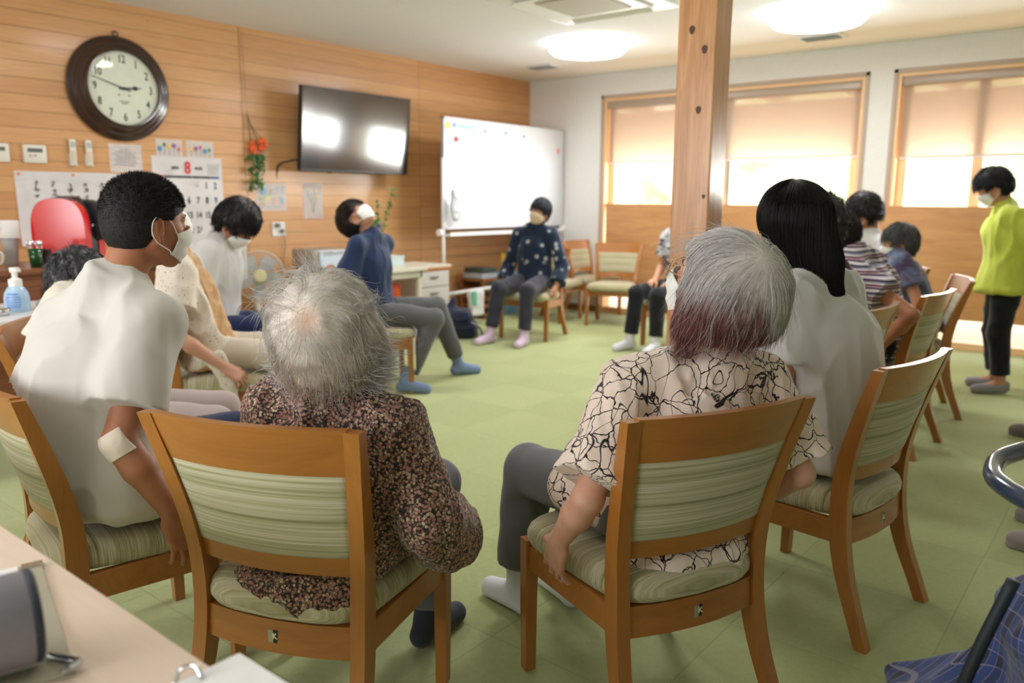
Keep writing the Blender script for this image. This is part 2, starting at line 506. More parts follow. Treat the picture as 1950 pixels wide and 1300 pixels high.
# --- square pillar standing free in the room
def pillar_mat():
    m = mat('pillar_timber', (206, 155, 100), 0.33, coat=0.6); t = NT(m)
    m.node_tree.nodes['Principled BSDF'].inputs['Coat Roughness'].default_value = 0.22
    g = t.noise(t.mapping((12, 12, 0.9)), 2.2, 4, 0.6, 1.0)
    f2 = t.noise(t.mapping((70, 70, 2)), 2.0, 2, 0.6)
    f = t.math('ADD', t.math('MULTIPLY', g, 0.7), t.math('MULTIPLY', f2, 0.3))
    t.color(t.ramp(f, [(0.32, s2l((181, 117, 63))), (0.5, s2l((207, 148, 92))), (0.68, s2l((224, 172, 118)))]))
    t.bump(f, 0.05, 0.002)
    return m
M_PILLAR = pillar_mat()
pil = struct('trim_1', (4.272, 3.0, 0), (4.437, 3.14, H), M_PILLAR, bevel=0.006)
pil.name = 'wooden_pillar'; pil['kind'] = 'structure'
M_KNOT = speckle('knot_wood', (86, 48, 24), 0.5, 0.3, 200)
def knots():
    bm = bmesh.new()
    for x, z, r in ((4.334, 1.892, 0.0125), (4.391, 1.813, 0.0125), (4.376, 1.586, 0.0115), (4.415, 1.249, 0.007), (4.347, .763, 0.007), (4.35, 2.2, 0.008)):
        pts = [(r * math.cos(a) * (1 + 0.12 * math.sin(3 * a)), r * 1.35 * math.sin(a)) for a in [2 * PI * k / 16 for k in range(16)]]
        Mx = Matrix.Translation((x, 3.0003, z)) @ Matrix.Rotation(PI / 2, 4, 'X')
        prism(bm, pts, (0, 0, 0.0012), Mx)
    o = build('knot', bm, M_KNOT, None); o.parent = pil
    return o
knots()

# --- skirting along the left wall
struct('baseboard_left', (0.0, YF, 0), (0.012, YB, 0.06), mat('skirting', (150, 100, 60), 0.5), bevel=0.003)
struct('baseboard_back', (0.012, YB - 0.012, 0), (0.98, YB, 0.06), mat('skirting'), bevel=0.003)

# --- ceiling fittings
M_DIFF = mat('lit_diffuser', (255, 255, 255), 0.4, emit=(236, 246, 255), es=6.5)
M_WHITE = mat('white_plastic', (236, 236, 232), 0.4)
M_WHITE2 = mat('white_enamel', (228, 230, 230), 0.3)
def ceiling_light(x, y, label, r=0.33):
    t = empty('ceiling_light', (x, y, H), label=label, cat='ceiling light', group='round ceiling lights')
    bm = bmesh.new(); lathe(bm, [(0, 0), (r * 0.86, 0), (r * 0.86, -0.035), (0, -0.035)], 48); build('base', bm, M_WHITE, t, smooth=True)
    bm = bmesh.new(); lathe(bm, [(0, -0.03), (r * 0.98, -0.03), (r, -0.045), (r * 0.985, -0.075), (r * 0.9, -0.10), (r * 0.6, -0.118), (0, -0.125)], 64)
    build('diffuser', bm, M_DIFF, t, smooth='all')
    l = bpy.data.lights.new('ceiling_lamp', 'AREA'); l.shape = 'DISK'; l.size = r * 1.7; l.energy = 22; l.color = (1.0, 0.965, 0.985)
    o = bpy.data.objects.new('ceiling_lamp', l); COL.objects.link(o); o.parent = t; o.location = (0, 0, -0.135)
    return t
ceiling_light(1.84, 5.98, 'lit round white ceiling light left of the wooden pillar')
ceiling_light(3.78, 6.0, 'lit round white ceiling light right of the wooden pillar, cut by the top edge')
# fill lights added out of view to brighten the foreground; no fixtures known there
for x, y, e_ in ((1.84, 3.2, 16), (3.78, 3.2, 20), (1.84, .5, 8), (3.9, .2, 4)):
    l = bpy.data.lights.new('ceiling_lamp', 'AREA'); l.shape = 'DISK'; l.size = 0.56; l.energy = e_; l.color = (1.0, 0.955, 0.97)
    o = bpy.data.objects.new('ceiling_lamp', l); COL.objects.link(o); o.location = (x, y, H - 0.02)  # shares the fitted lamps' name, but is a bare added fill light

def aircon():
    t = empty('ceiling_air_conditioner', (2.62, 4.76, H), label='white ceiling cassette air conditioner at the top edge beside the pillar', cat='air conditioner')
    bm = bmesh.new(); s = 0.475
    bb(bm, (-s, -s, -0.028), (s, s, 0.0)); build('panel', bm, M_WHITE, t, bevel=0.012, smooth=True)
    bm = bmesh.new(); bb(bm, (-0.24, -0.24, -0.04), (0.24, 0.24, -0.028)); build('grille', bm, mat('aircon_grille', (188, 182, 168), 0.6), t, bevel=0.006)
    for a in range(4):
        bm = bmesh.new(); bx(bm, (0, 0, 0), (0.66, 0.075, 0.008), rot=(0.35, 0, 0))
        o = build('louvre', bm, M_WHITE2, t, bevel=0.003)
        o.location = (0.345 * math.sin(a * PI / 2), -0.345 * math.cos(a * PI / 2), -0.034); o.rotation_euler = (0, 0, a * PI / 2)
    return t
aircon()
def vent(x, y, sx, sy, label, nm='ceiling_vent'):
    t = empty(nm, (x, y, H), label=label, cat='ceiling vent')
    bm = bmesh.new(); bb(bm, (-sx / 2, -sy / 2, -0.014), (sx / 2, sy / 2, 0)); build('frame', bm, M_WHITE2, t, bevel=0.004)
    bm = bmesh.new()
    n = 6
    for k in range(n): bx(bm, (0, -sy * 0.38 + sy * 0.76 * k / (n - 1), -0.018), (sx * 0.8, sy * 0.07, 0.006), rot=(0.4, 0, 0))
    o = build('slat', bm, mat('vent_slat', (160, 164, 164), 0.5), t)
vent(3.50, 6.93, 0.36, 0.20, 'white rectangular ceiling vent between the second ceiling light and the windows')
vent(0.78, 6.75, 0.34, 0.2, 'white rectangular ceiling vent near the corner behind the first ceiling light')

# --- outside: veranda roof, posts, deck, hedge
M_SOFFIT = wood('veranda_timber', (176, 118, 66), (214, 160, 104), axis=0, rough=0.6)
def veranda():
    r = empty('veranda', (0, 7.8, 0), label='wooden veranda roof and posts seen through the blinds outside the windows', cat='veranda')
    bm = bmesh.new(); bb(bm, (-1.0, 0.0, 2.52), (9.5, 2.3, 2.56)); build('soffit', bm, M_SOFFIT, r)
    for k in range(11):
        bm = bmesh.new(); bb(bm, (-0.8 + k * 0.95, 0.0, 2.40), (-0.74 + k * 0.95, 2.3, 2.52)); build('rafter', bm, mat('pale_rafter', (232, 200, 160), 0.6), r)
    bm = bmesh.new(); bb(bm, (-1.0, 2.05, 1.86), (9.5, 2.17, 2.42)); build('fascia_beam', bm, M_SOFFIT, r)
    for x in (0.6, 2.92, 5.2, 7.4):
        bm = bmesh.new(); bb(bm, (x, 2.05, 0.0), (x + 0.1, 2.15, 1.9)); build('post', bm, mat('white_post', (236, 232, 226), 0.6), r)
    bm = bmesh.new(); bb(bm, (-1.0, 0.0, -0.08), (9.5, 2.3, 0.0)); build('deck', bm, mat('deck_boards', (214, 196, 172), 0.7), r)
veranda()
g = struct('ground', (-14, YB + 0.2, -0.12), (24, 34, -0.1), speckle('pale_gravel', (240, 240, 236), 0.9, 0.1, 3))
g['kind'] = 'structure'
def hedge():
    bm = bmesh.new(); rng = random.Random(3)
    for k in range(130):
        x = rng.uniform(-12, 22); z = rng.uniform(0.5, 3.6); y = 19 + rng.uniform(-0.8, 0.8) ; r = rng.uniform(0.5, 1.0)
        bmesh.ops.create_icosphere(bm, subdivisions=2, radius=r, matrix=Matrix.Translation((x, y, z)))
    for v in bm.verts: v.co += Vector((rng.uniform(-.08, .08), rng.uniform(-.08, .08), rng.uniform(-.08, .08)))
    o = build('garden_hedge', bm, speckle('hedge_leaves', (206, 218, 170), 0.8, 0.2, 6)); tag(o, 'bright green garden hedge seen faintly through the window blinds', 'hedge', kind='stuff')
hedge()

# ================================================================ CHAIRS
M_CHAIR = wood('chair_beech', (146, 90, 34), (174, 112, 48), axis=2, rough=0.34, coat=0.45, stretch=10, contrast=0.7)
M_CHAIRX = wood('chair_beech_rail', (146, 90, 34), (174, 112, 48), axis=0, rough=0.34, coat=0.45, stretch=10, contrast=0.7)
def stripe_mat(nm, sy, sz):
    m = mat(nm, (170, 168, 130), 0.85, sheen=0.3, spec=0.2); t = NT(m)
    a = t.noise(t.mapping((0.22, 210 * sy, 210 * sz)), 1.0, 2, 0.6)
    b = t.noise(t.mapping((0.18, 70 * sy, 70 * sz)), 1.0, 2, 0.5)
    th = t.noise(t.mapping((900, 1100, 1100)), 1.0, 1)
    f = t.math('ADD', t.math('ADD', t.math('MULTIPLY', a, 0.62), t.math('MULTIPLY', t.math('ADD', t.math('MULTIPLY', b, 0.6), 0.2), 0.45)), t.math('MULTIPLY', t.math('SUBTRACT', th, 0.5), 0.05))
    c = t.ramp(f, [(0.36, s2l((122, 120, 82))), (0.47, s2l((158, 154, 116))), (0.56, s2l((180, 174, 144))), (0.68, s2l((206, 198, 176)))])
    t.color(c); t.bump(f, 0.25, 0.0015)
    return m
M_STRIPE = stripe_mat('striped_green_upholstery_back', .05, 1.0)
M_STRIPES = stripe_mat('striped_green_upholstery_seat', 1.0, .05)
M_PLATE = mat('maker_plate', (176, 172, 150), 0.35, metal=0.6)
M_PLATEK = mat('maker_plate_ink', (24, 26, 22), 0.4)

POST = [(0.0, .212, -.268, .034), (.08, .207, -.238, .038), (.18, .199, -.200, .044), (.28, .194, -.176, .050), (.38, .193, -.168, .050),
        (.48, .198, -.172, .047), (.58, .207, -.192, .043), (.68, .219, -.221, .037), (.76, .230, -.247, .031), (.80, .235, -.260, .028)]
def post_at(z):
    for a, b in zip(POST, POST[1:]):
        if z <= b[0]:
            t = (z - a[0]) / (b[0] - a[0]); return tuple(a[i] + (b[i] - a[i]) * t for i in (1, 2, 3))
    return POST[-1][1:]

def curved_bar(z0, z1, th, bow, inset=0.016, n=14, nz=4, ywise=0.0, puff=0.0):
    """bar between the rear posts, bowed backwards in plan"""
    bm = bmesh.new(); secs = []
    for i in range(n + 1):
        u = -1 + 2 * i / n; ring = []
        for k in range(nz + 1):
            z = z0 + (z1 - z0) * k / nz; x, y, d = post_at(z); hw = x - inset
            p = puff * math.sin(PI * k / nz) * (1 - u ** 4)
            ring.append(Vector((u * hw, y + ywise - bow * (1 - u * u) - th / 2 - p, z)))
        for k in range(nz, -1, -1):
            z = z0 + (z1 - z0) * k / nz; x, y, d = post_at(z); hw = x - inset
            p = puff * math.sin(PI * k / nz) * (1 - u ** 4)
            ring.append(Vector((u * hw, y + ywise - bow * (1 - u * u) + th / 2 + p, z)))
        secs.append(ring)
    loft(bm, secs); return bm

def make_chair():
    t = empty('dining_chair')
    for s in (-1, 1):
        bm = bmesh.new(); secs = []
        for z, x, y, d in POST:
            w_ = .017
            secs.append([Vector((s * x - w_, y - d / 2, z)), Vector((s * x + w_, y - d / 2, z)), Vector((s * x + w_, y + d / 2, z)), Vector((s * x - w_, y + d / 2, z))])
        # finer loft through interpolation
        fine = []
        for i in range(len(secs) - 1):
            P = [secs[max(i - 1, 0)], secs[i], secs[i + 1], secs[min(i + 2, len(secs) - 1)]]
            for q in range(3):
                tt = q / 3
                fine.append([0.5 * ((2 * P[1][k]) + (P[2][k] - P[0][k]) * tt + (2 * P[0][k] - 5 * P[1][k] + 4 * P[2][k] - P[3][k]) * tt ** 2 + (3 * P[1][k] - P[0][k] - 3 * P[2][k] + P[3][k]) * tt ** 3) for k in range(4)])
        fine.append(secs[-1]); loft(bm, fine)
        build('rear_leg', bm, M_CHAIR, t, bevel=0.004, smooth=True, ang=0.9)
        bm = bmesh.new(); secs = []
        for z, x, y, h in ((0, .222, .196, .0145), (.2, .224, .194, .0165), (.372, .225, .190, .018)):
            secs.append([Vector((s * x - h, y - h, z)), Vector((s * x + h, y - h, z)), Vector((s * x + h, y + h, z)), Vector((s * x - h, y + h, z))])
        loft(bm, secs); build('front_leg', bm, M_CHAIR, t, bevel=0.003, smooth=True, ang=0.9)
        bm = bmesh.new()
        a = Vector((s * .196, -.16, .315)); b = Vector((s * .224, .18, .325))
        d = (b - a); L = d.length; ang = math.atan2(d.y, d.x)
        bx(bm, (a + b) / 2, (L, .022, .068), rot=(0, -math.asin(d.z / L), ang)); build('side_rail', bm, M_CHAIRX, t, bevel=0.003)
    build('top_rail', curved_bar(.700, .803, .022, .032, inset=.012), M_CHAIRX, t, bevel=0.004, smooth=True, ang=0.9)
    build('lower_back_rail', curved_bar(.462, .512, .020, .026), M_CHAIRX, t, bevel=0.003, smooth=True, ang=0.9)
    build('back_seat_rail', curved_bar(.278, .350, .022, .022, ywise=-.004), M_CHAIRX, t, bevel=0.003, smooth=True, ang=0.9)
    bm = bmesh.new(); bb(bm, (-.21, .182, .30), (.21, .204, .365)); build('front_rail', bm, M_CHAIRX, t, bevel=0.003)
    build('backrest', curved_bar(.505, .706, .022, .030, inset=.010, n=18, nz=10, ywise=.002, puff=.008), M_STRIPE, t, smooth='all')
    # seat cushion: rounded trapezoid with a crowned top
    bm = bmesh.new(); N = 48; out = []
    for k in range(N):
        a = 2 * PI * k / N; c, s_ = math.cos(a), math.sin(a); e = 0.34
        ux = math.copysign(abs(c) ** e, c); uy = math.copysign(abs(s_) ** e, s_)
        y = .018 + .215 * uy
        hw = .198 + .05 * (y + .2) / .43
        if uy < 0: y -= .022 * (1 - ux * ux) * abs(uy)
        if uy > 0: y += .018 * (1 - ux * ux) * abs(uy)
        out.append((ux * hw, y))
    secs = []
    for sc_, z in ((.90, .350), (.965, .356), (1.0, .372), (1.0, .388), (.975, .404), (.93, .415), (.80, .423), (.5, .427), (.2, .428)):
        secs.append([Vector((x * sc_, .018 + (y - .018) * sc_, z)) for x, y in out])
    loft(bm, secs)
    build('seat', bm, M_STRIPES, t, smooth='all')
    # maker's plate on the outside of the back seat rail
    x, y, d = post_at(.315); yy = y - .004 - .022 - .011
    bm = bmesh.new(); bb(bm, (-.0105, yy - .0016, .300), (.0015, yy + .002, .328)); bb(bm, (.0015, yy - .0016, .300), (.0105, yy + .002, .328), mi=1)
    Mx = Matrix.Translation((.0052, yy - .0018, .315)) @ Matrix.Rotation(PI / 2, 4, 'X')
    add_text(bm, 'K', Mx, .017, mi=2, bold=.0008)
    build('maker_plate', bm, [M_PLATE, M_PLATEK, mat('plate_letter', (214, 210, 186), 0.4)], t)
    return t

CH0 = make_chair()
_used = [False]
def chair(x, y, rz, label, z=0.0, tilt=None, sc=1.0):
    if _used[0]: c = copy_tree(CH0)
    else: c = CH0; _used[0] = True
    c.location = (x, y, z); c.rotation_euler = tilt if tilt else (0, 0, rz)
    if sc != 1.0: c.scale = (1, 1, sc)
    tag(c, label, 'chair', 'wooden dining chairs with striped green upholstery')
    return c
CA = (3.793, .917, -.154); CB = (4.408, 1.09, .382); CC = (4.946, 1.662, 1.136); CDD = (5.106, 2.45, 1.43)
CE = (4.72, 3.56, 1.55); CF = (4.79, 4.33, 1.50); CG = (4.74, 5.18, 1.94)
CP5 = (2.99, 1.25, -.62); CP6 = (2.40, 2.03, -.62); CP7 = (1.86, 2.42, -.95); CP8 = (1.92, 3.45, -.62)
CP9 = (1.48, 5.72, -2.94); CP10 = (2.72, 6.15, 2.9); CP13 = (4.32, 5.85, 2.35); CEM = (1.62, 6.86, 3.5)
chair(*CB, 'wooden dining chair under the white-haired person in the brown floral blouse, nearest the table')
chair(*CA, 'wooden dining chair under the person in the cream T-shirt with buzzed hair')
chair(*CC, 'wooden dining chair under the person with grey hair and reddish tips, front right')
chair(*CDD, 'wooden dining chair under the person with long black hair')
chair(*CE, 'wooden dining chair mostly hidden behind the white T-shirt, under the person with dark curly hair')
chair(*CF, 'wooden dining chair behind the person in the striped shirt')
chair(*CG, 'wooden dining chair showing its green pad beside the person in the lime shirt', )
chair(*CP5, 'wooden dining chair at the left edge in front of the white table')
chair(*CP6, 'wooden dining chair under the person in the white lace vest')
chair(*CP7, 'wooden dining chair under the person in white T-shirt and navy shorts, beside the electric fan')
chair(*CP8, 'wooden dining chair under the person in the navy T-shirt leaning back')
chair(*CP9, 'wooden dining chair under the person in the navy patterned blouse by the whiteboard')
chair(*CP10, 'wooden dining chair under the person in the black and white shirt behind the pillar')
chair(*CEM, 'empty green-padded wooden dining chair facing the room by the window wall')
chair(1.00, 6.70, -1.45, 'empty wooden dining chair side-on between the whiteboard and the corner, nearer one')
chair(1.12, 7.27, -1.57, 'empty wooden dining chair side-on near the room corner, its pale edge facing the viewer')
chair(*CP13, 'wooden dining chair under the person in white T-shirt and black mask')

# ================================================================ SMOOTH-BLENDED SURFACES (for bodies, clothes, hair masses)
def A3(v): return np.array(v, dtype=np.float64)
def nrm(v):
    v = A3(v); return v / (np.linalg.norm(v) + 1e-12)
def frame(fwd, up=(0, 0, 1)):
    """columns: right, forward, up"""
    f = nrm(fwd); r = nrm(np.cross(f, up)); u = np.cross(r, f)
    return np.stack([r, f, u], 1)
def rotf(yaw=0, pitch=0, roll=0):
    """head frame: yaw left +, pitch up +, roll towards the right shoulder +  (degrees)"""
    y, p, r = math.radians(yaw), math.radians(pitch), math.radians(roll)
    Rz = np.array([[math.cos(y), -math.sin(y), 0], [math.sin(y), math.cos(y), 0], [0, 0, 1]])
    Rx = np.array([[1, 0, 0], [0, math.cos(p), -math.sin(p)], [0, math.sin(p), math.cos(p)]])
    Ry = np.array([[math.cos(r), 0, math.sin(r)], [0, 1, 0], [-math.sin(r), 0, math.cos(r)]])
    return Rz @ Rx @ Ry

class Sdf:
    def __init__(s): s.P = []; s.lo = A3([1e9] * 3); s.hi = A3([-1e9] * 3)
    def add(s, f, op='u', k=0.02, box=None):
        s.P.append((f, op, k))
        if op == 'u' and box is not None:
            s.lo = np.minimum(s.lo, box[0]); s.hi = np.maximum(s.hi, box[1])
        return s
    def cap(s, a, b, ra, rb=None, k=0.02, op='u', flat=None, fa=False, fb=False):
        a, b = A3(a), A3(b); rb = ra if rb is None else rb
        m = max(ra, rb) * 1.05
        bx_ = (np.minimum(a, b) - m, np.maximum(a, b) + m)
        n = nrm(b - a); fx = None
        a0, b0 = a, b
        if flat is not None: u_, sc = nrm(flat[0]), flat[1]
        def f(P):
            q = P - a0; ba = b0 - a0
            if flat is not None:
                q = q + np.outer(q @ u_, u_) * (1 / sc - 1); ba = ba + u_ * (ba @ u_) * (1 / sc - 1)
            t = np.clip((q @ ba) / max(ba @ ba, 1e-12), 0, 1)
            d = np.linalg.norm(q - np.outer(t, ba), axis=1) - (ra + (rb - ra) * t)
            if flat is not None: d = d * min(1.0, math.sqrt(sc))
            if fa: d = np.maximum(d, (a0 - P) @ n)
            if fb: d = np.maximum(d, (P - b0) @ n)
            return d
        return s.add(f, op, k, bx_)
    def chain(s, pts, rs, k=0.02, kk=None, op='u', flat=None):
        for i in range(len(pts) - 1): s.cap(pts[i], pts[i + 1], rs[i], rs[i + 1], k if i == 0 else (kk or k), op, flat)
        return s
    def ell(s, c, r, R=None, k=0.02, op='u'):
        c, r = A3(c), A3(r); R_ = np.eye(3) if R is None else R
        m = r.max()
        def f(P):
            q = (P - c) @ R_
            k0 = np.linalg.norm(q / r, axis=1); k1 = np.linalg.norm(q / (r * r), axis=1)
            return k0 * (k0 - 1) / np.maximum(k1, 1e-9)
        return s.add(f, op, k, (c - m, c + m))
    def box(s, c, h, R=None, rr=0.01, k=0.02, op='u'):
        c, h = A3(c), A3(h); R_ = np.eye(3) if R is None else R
        def f(P):
            q = np.abs((P - c) @ R_) - (h - rr)
            return np.linalg.norm(np.maximum(q, 0), axis=1) + np.minimum(q.max(1), 0) - rr
        m = np.linalg.norm(h)
        return s.add(f, op, k, (c - m, c + m))
    def plane(s, n, o, k=0.01, op='s'):
        """removes the half space on the side of n beyond point o"""
        n = nrm(n); o = A3(o)
        return s.add(lambda P: -((P - o) @ n), op, k)
    def torus(s, c, n, R, r, k=0.01, sx=1.0, ax=None):
        c, n = A3(c), nrm(n); ax_ = nrm(ax) if ax is not None else None
        def f(P):
            q = P - c
            if ax_ is not None: q = q + np.outer(q @ ax_, ax_) * (1 / sx - 1)
            h = q @ n; p = q - np.outer(h, n)
            return np.hypot(np.linalg.norm(p, axis=1) - R, h) - r
        return s.add(f, 'u', k, (c - R * max(1, sx) - r, c + R * max(1, sx) + r))
    def spine(s, pts, hw, hd, X=None, k=0.03, ek=0.05, op='u', Xs=None, e=2.0):
        """body of varying oval section along a bent axis; hw half widths, hd half depths"""
        pts = np.array(pts, float); n = len(pts)
        A = nrm(pts[-1] - pts[0])
        u = np.linspace(0, n - 1, 60); idx = np.arange(n)
        def cub(v):
            v = np.array(v, float); P = np.concatenate([[2 * v[0] - v[1]], v, [2 * v[-1] - v[-2]]])
            out = []
            for x in u:
                i = min(int(x), n - 2); t = x - i
                a, b, c, d = P[i], P[i + 1], P[i + 2], P[i + 3]
                out.append(.5 * ((2 * b) + (c - a) * t + (2 * a - 5 * b + 4 * c - d) * t * t + (3 * b - a - 3 * c + d) * t ** 3))
            return np.array(out)
        C = cub(pts); W = cub(hw); D = cub(hd)
        if Xs is None: XX = np.repeat(nrm(X)[None], 60, 0)
        else: XX = cub(np.array([nrm(x) for x in Xs])); XX /= np.linalg.norm(XX, axis=1)[:, None]
        S_ = (C - C[0]) @ A; S_ = np.maximum.accumulate(S_ + np.arange(60) * 1e-7)
        def f(P):
            t = (P - C[0]) @ A
            c = np.stack([np.interp(t, S_, C[:, i]) for i in range(3)], 1)
            x = np.stack([np.interp(t, S_, XX[:, i]) for i in range(3)], 1)
            w_ = np.interp(t, S_, W); d_ = np.interp(t, S_, D)
            q = P - c; lx = (q * x).sum(1); F = np.cross(A[None], x); ly = (q * F).sum(1)
            if e == 2.0: rr = np.sqrt((lx / w_) ** 2 + (ly / d_) ** 2)
            else: rr = (np.abs(lx / w_) ** e + np.abs(ly / d_) ** e) ** (1 / e)
            d = (rr - 1) * np.minimum(w_, d_)
            z = np.maximum(S_[0] - t, t - S_[-1])
            h = np.clip(.5 + .5 * (z - d) / ek, 0, 1)
            return d * (1 - h) + z * h + ek * h * (1 - h)
        m = max(max(hw), max(hd)) * 1.1
        return s.add(f, op, k, (C.min(0) - m, C.max(0) + m))
    def ev(s, P, sel=None):
        d = None
        for i, (f, op, k) in enumerate(s.P):
            if sel is not None and not sel[i]: continue
            x = f(P)
            if op == 'u':
                if d is None: d = x
                else:
                    h = np.clip(.5 + .5 * (x - d) / k, 0, 1); d = x * (1 - h) + d * h - k * h * (1 - h)
            elif d is not None:
                x = -x if op == 's' else x
                h = np.clip(.5 + .5 * (d - x) / k, 0, 1); d = x * (1 - h) + d * h + k * h * (1 - h)
        return d
    def grad(s, P, e=0.0015):
        g = np.stack([s.ev(P + A3(v)) - s.ev(P - A3(v)) for v in ((e, 0, 0), (0, e, 0), (0, 0, e))], 1)
        return g / (np.linalg.norm(g, axis=1)[:, None] + 1e-9)
    def mesh(s, vox=0.008, disp=None, damp=0.0):
        lo = s.lo - vox * 3 - damp; hi = s.hi + vox * 3 + damp
        B = 10
        nb = np.ceil((hi - lo) / vox / B).astype(int) + 1
        N = nb * B + 1
        ctr = np.stack(np.meshgrid(*[(np.arange(n) * B + B / 2) * vox for n in nb], indexing='ij'), -1).reshape(-1, 3) + lo
        D = []; R = math.sqrt(3) * B / 2 * vox
        dall = np.stack([f(ctr) for f, op, k in s.P]); Dc = s.ev(ctr)
        V = np.where(Dc > 0, 1.0, -1.0).astype(np.float32).reshape(nb)
        G = np.ones(N, np.float32)
        G[:-1, :-1, :-1] = np.repeat(np.repeat(np.repeat(V, B, 0), B, 1), B, 2)
        act = np.nonzero(np.abs(Dc) < 1.5 * R + damp)[0]
        loc = np.stack(np.meshgrid(*[np.arange(B + 1)] * 3, indexing='ij'), -1).reshape(-1, 3)
        ks = np.array([k for f, op, k in s.P]); isect = np.array([op == 'i' for f, op, k in s.P])
        for a in act:
            i, j, k = np.unravel_index(a, nb); o = np.array([i, j, k]) * B
            P = (loc + o) * vox + lo
            sel = (dall[:, a] < 1.6 * R + ks + damp) | isect
            if not any(sel[q] and s.P[q][1] == 'u' for q in range(len(s.P))): continue
            d = s.ev(P, sel)
            if disp is not None: d = d + disp(P)
            G[o[0]:o[0] + B + 1, o[1]:o[1] + B + 1, o[2]:o[2] + B + 1] = d.reshape(B + 1, B + 1, B + 1)
        return surface_nets(G, lo, vox)

def surface_nets(G, lo, vox):
    ins = G < 0
    c = np.zeros(tuple(n - 1 for n in G.shape), np.int8)
    for dx in (0, 1):
        for dy in (0, 1):
            for dz in (0, 1):
                c += ins[dx:dx + c.shape[0], dy:dy + c.shape[1], dz:dz + c.shape[2]]
    cells = np.argwhere((c > 0) & (c < 8))
    idx = -np.ones(c.shape, np.int32); idx[cells[:, 0], cells[:, 1], cells[:, 2]] = np.arange(len(cells))
    acc = np.zeros((len(cells), 3)); cnt = np.zeros(len(cells))
    cor = [(0, 0, 0), (1, 0, 0), (0, 1, 0), (1, 1, 0), (0, 0, 1), (1, 0, 1), (0, 1, 1), (1, 1, 1)]
    val = [G[cells[:, 0] + a, cells[:, 1] + b, cells[:, 2] + d] for a, b, d in cor]
    for a, b in ((0, 1), (2, 3), (4, 5), (6, 7), (0, 2), (1, 3), (4, 6), (5, 7), (0, 4), (1, 5), (2, 6), (3, 7)):
        va, vb = val[a], val[b]; m = (va < 0) != (vb < 0)
        t = np.where(m, va / np.where(va - vb == 0, 1, va - vb), 0)
        p = A3(cor[a])[None] + t[:, None] * (A3(cor[b]) - A3(cor[a]))[None]
        acc += p * m[:, None]; cnt += m
    verts = lo + (cells + acc / cnt[:, None]) * vox
    faces = []
    for ax in range(3):
        sl0 = [slice(None)] * 3; sl1 = [slice(None)] * 3
        sl0[ax] = slice(0, -1); sl1[ax] = slice(1, None)
        a, b = ins[tuple(sl0)], ins[tuple(sl1)]
        e = np.argwhere(a != b)
        o1, o2 = [x for x in range(3) if x != ax]
        e = e[(e[:, o1] > 0) & (e[:, o2] > 0) & (e[:, o1] < G.shape[o1] - 1) & (e[:, o2] < G.shape[o2] - 1)]
        q = []
        for d1, d2 in ((-1, -1), (0, -1), (0, 0), (-1, 0)):
            t = e.copy(); t[:, o1] += d1; t[:, o2] += d2; q.append(idx[t[:, 0], t[:, 1], t[:, 2]])
        q = np.stack(q, 1); fl = a[e[:, 0], e[:, 1], e[:, 2]]
        if ax == 1: fl = ~fl
        q = np.where(fl[:, None], q, q[:, ::-1]); faces.append(q)
    return verts, np.concatenate(faces)

def np_mesh(name, verts, faces, smooth=True):
    me = bpy.data.meshes.new(name)
    nf, w_ = faces.shape
    me.vertices.add(len(verts)); me.vertices.foreach_set('co', np.asarray(verts, np.float32).ravel())
    me.loops.add(nf * w_); me.loops.foreach_set('vertex_index', np.asarray(faces, np.int32).ravel())
    me.polygons.add(nf); me.polygons.foreach_set('loop_start', np.arange(0, nf * w_, w_, dtype=np.int32))
    me.polygons.foreach_set('use_smooth', np.ones(nf, bool))
    me.update(calc_edges=True); me.validate()
    return me

def sdf_obj(name, S, m, parent, vox=0.008, disp=None, damp=0.0, colfn=None):
    v, f = S.mesh(vox, disp, damp)
    me = np_mesh(name, v, f)
    if colfn is not None:
        ca = me.color_attributes.new('tint', 'FLOAT_COLOR', 'POINT')
        c = np.ones((len(me.vertices), 4), np.float32); c[:, :3] = colfn(v)[:len(me.vertices)]
        ca.data.foreach_set('color', c.ravel())
    return link(name, me, m, parent)

# cheap lattice noise
_rs = np.random.RandomState(11); _NT = _rs.rand(64, 64, 64).astype(np.float32)
def vnoise(P):
    i = np.floor(P).astype(int); f = P - i; f = f * f * (3 - 2 * f); i &= 63; j = (i + 1) & 63
    x0, y0, z0 = i.T; x1, y1, z1 = j.T; a, b, c = f.T
    L = lambda p, q, t: p + (q - p) * t
    return L(L(L(_NT[x0, y0, z0], _NT[x1, y0, z0], a), L(_NT[x0, y1, z0], _NT[x1, y1, z0], a), b), L(L(_NT[x0, y0, z1], _NT[x1, y0, z1], a), L(_NT[x0, y1, z1], _NT[x1, y1, z1], a), b), c)
def folds(amp, scale, seed=0.0, R=None, sharp=2.4):
    """displacement: long soft creases; scale per axis of frame R"""
    sc = A3(scale); M = np.eye(3) if R is None else R
    def f(P):
        q = (P @ M) * sc + seed
        w_ = vnoise(q * 0.5 + 7.3)[:, None] * 1.6
        n = vnoise(q + w_) - 0.5
        r = 1 - 2 * np.abs(n)
        return amp * (0.5 - np.clip(r, 0, 1) ** sharp * 1.0) + amp * 0.5 * (vnoise(q * 2.3 + 3.1) - .5)
    return f
def fsum(*fs): return lambda P: sum(f(P) for f in fs)

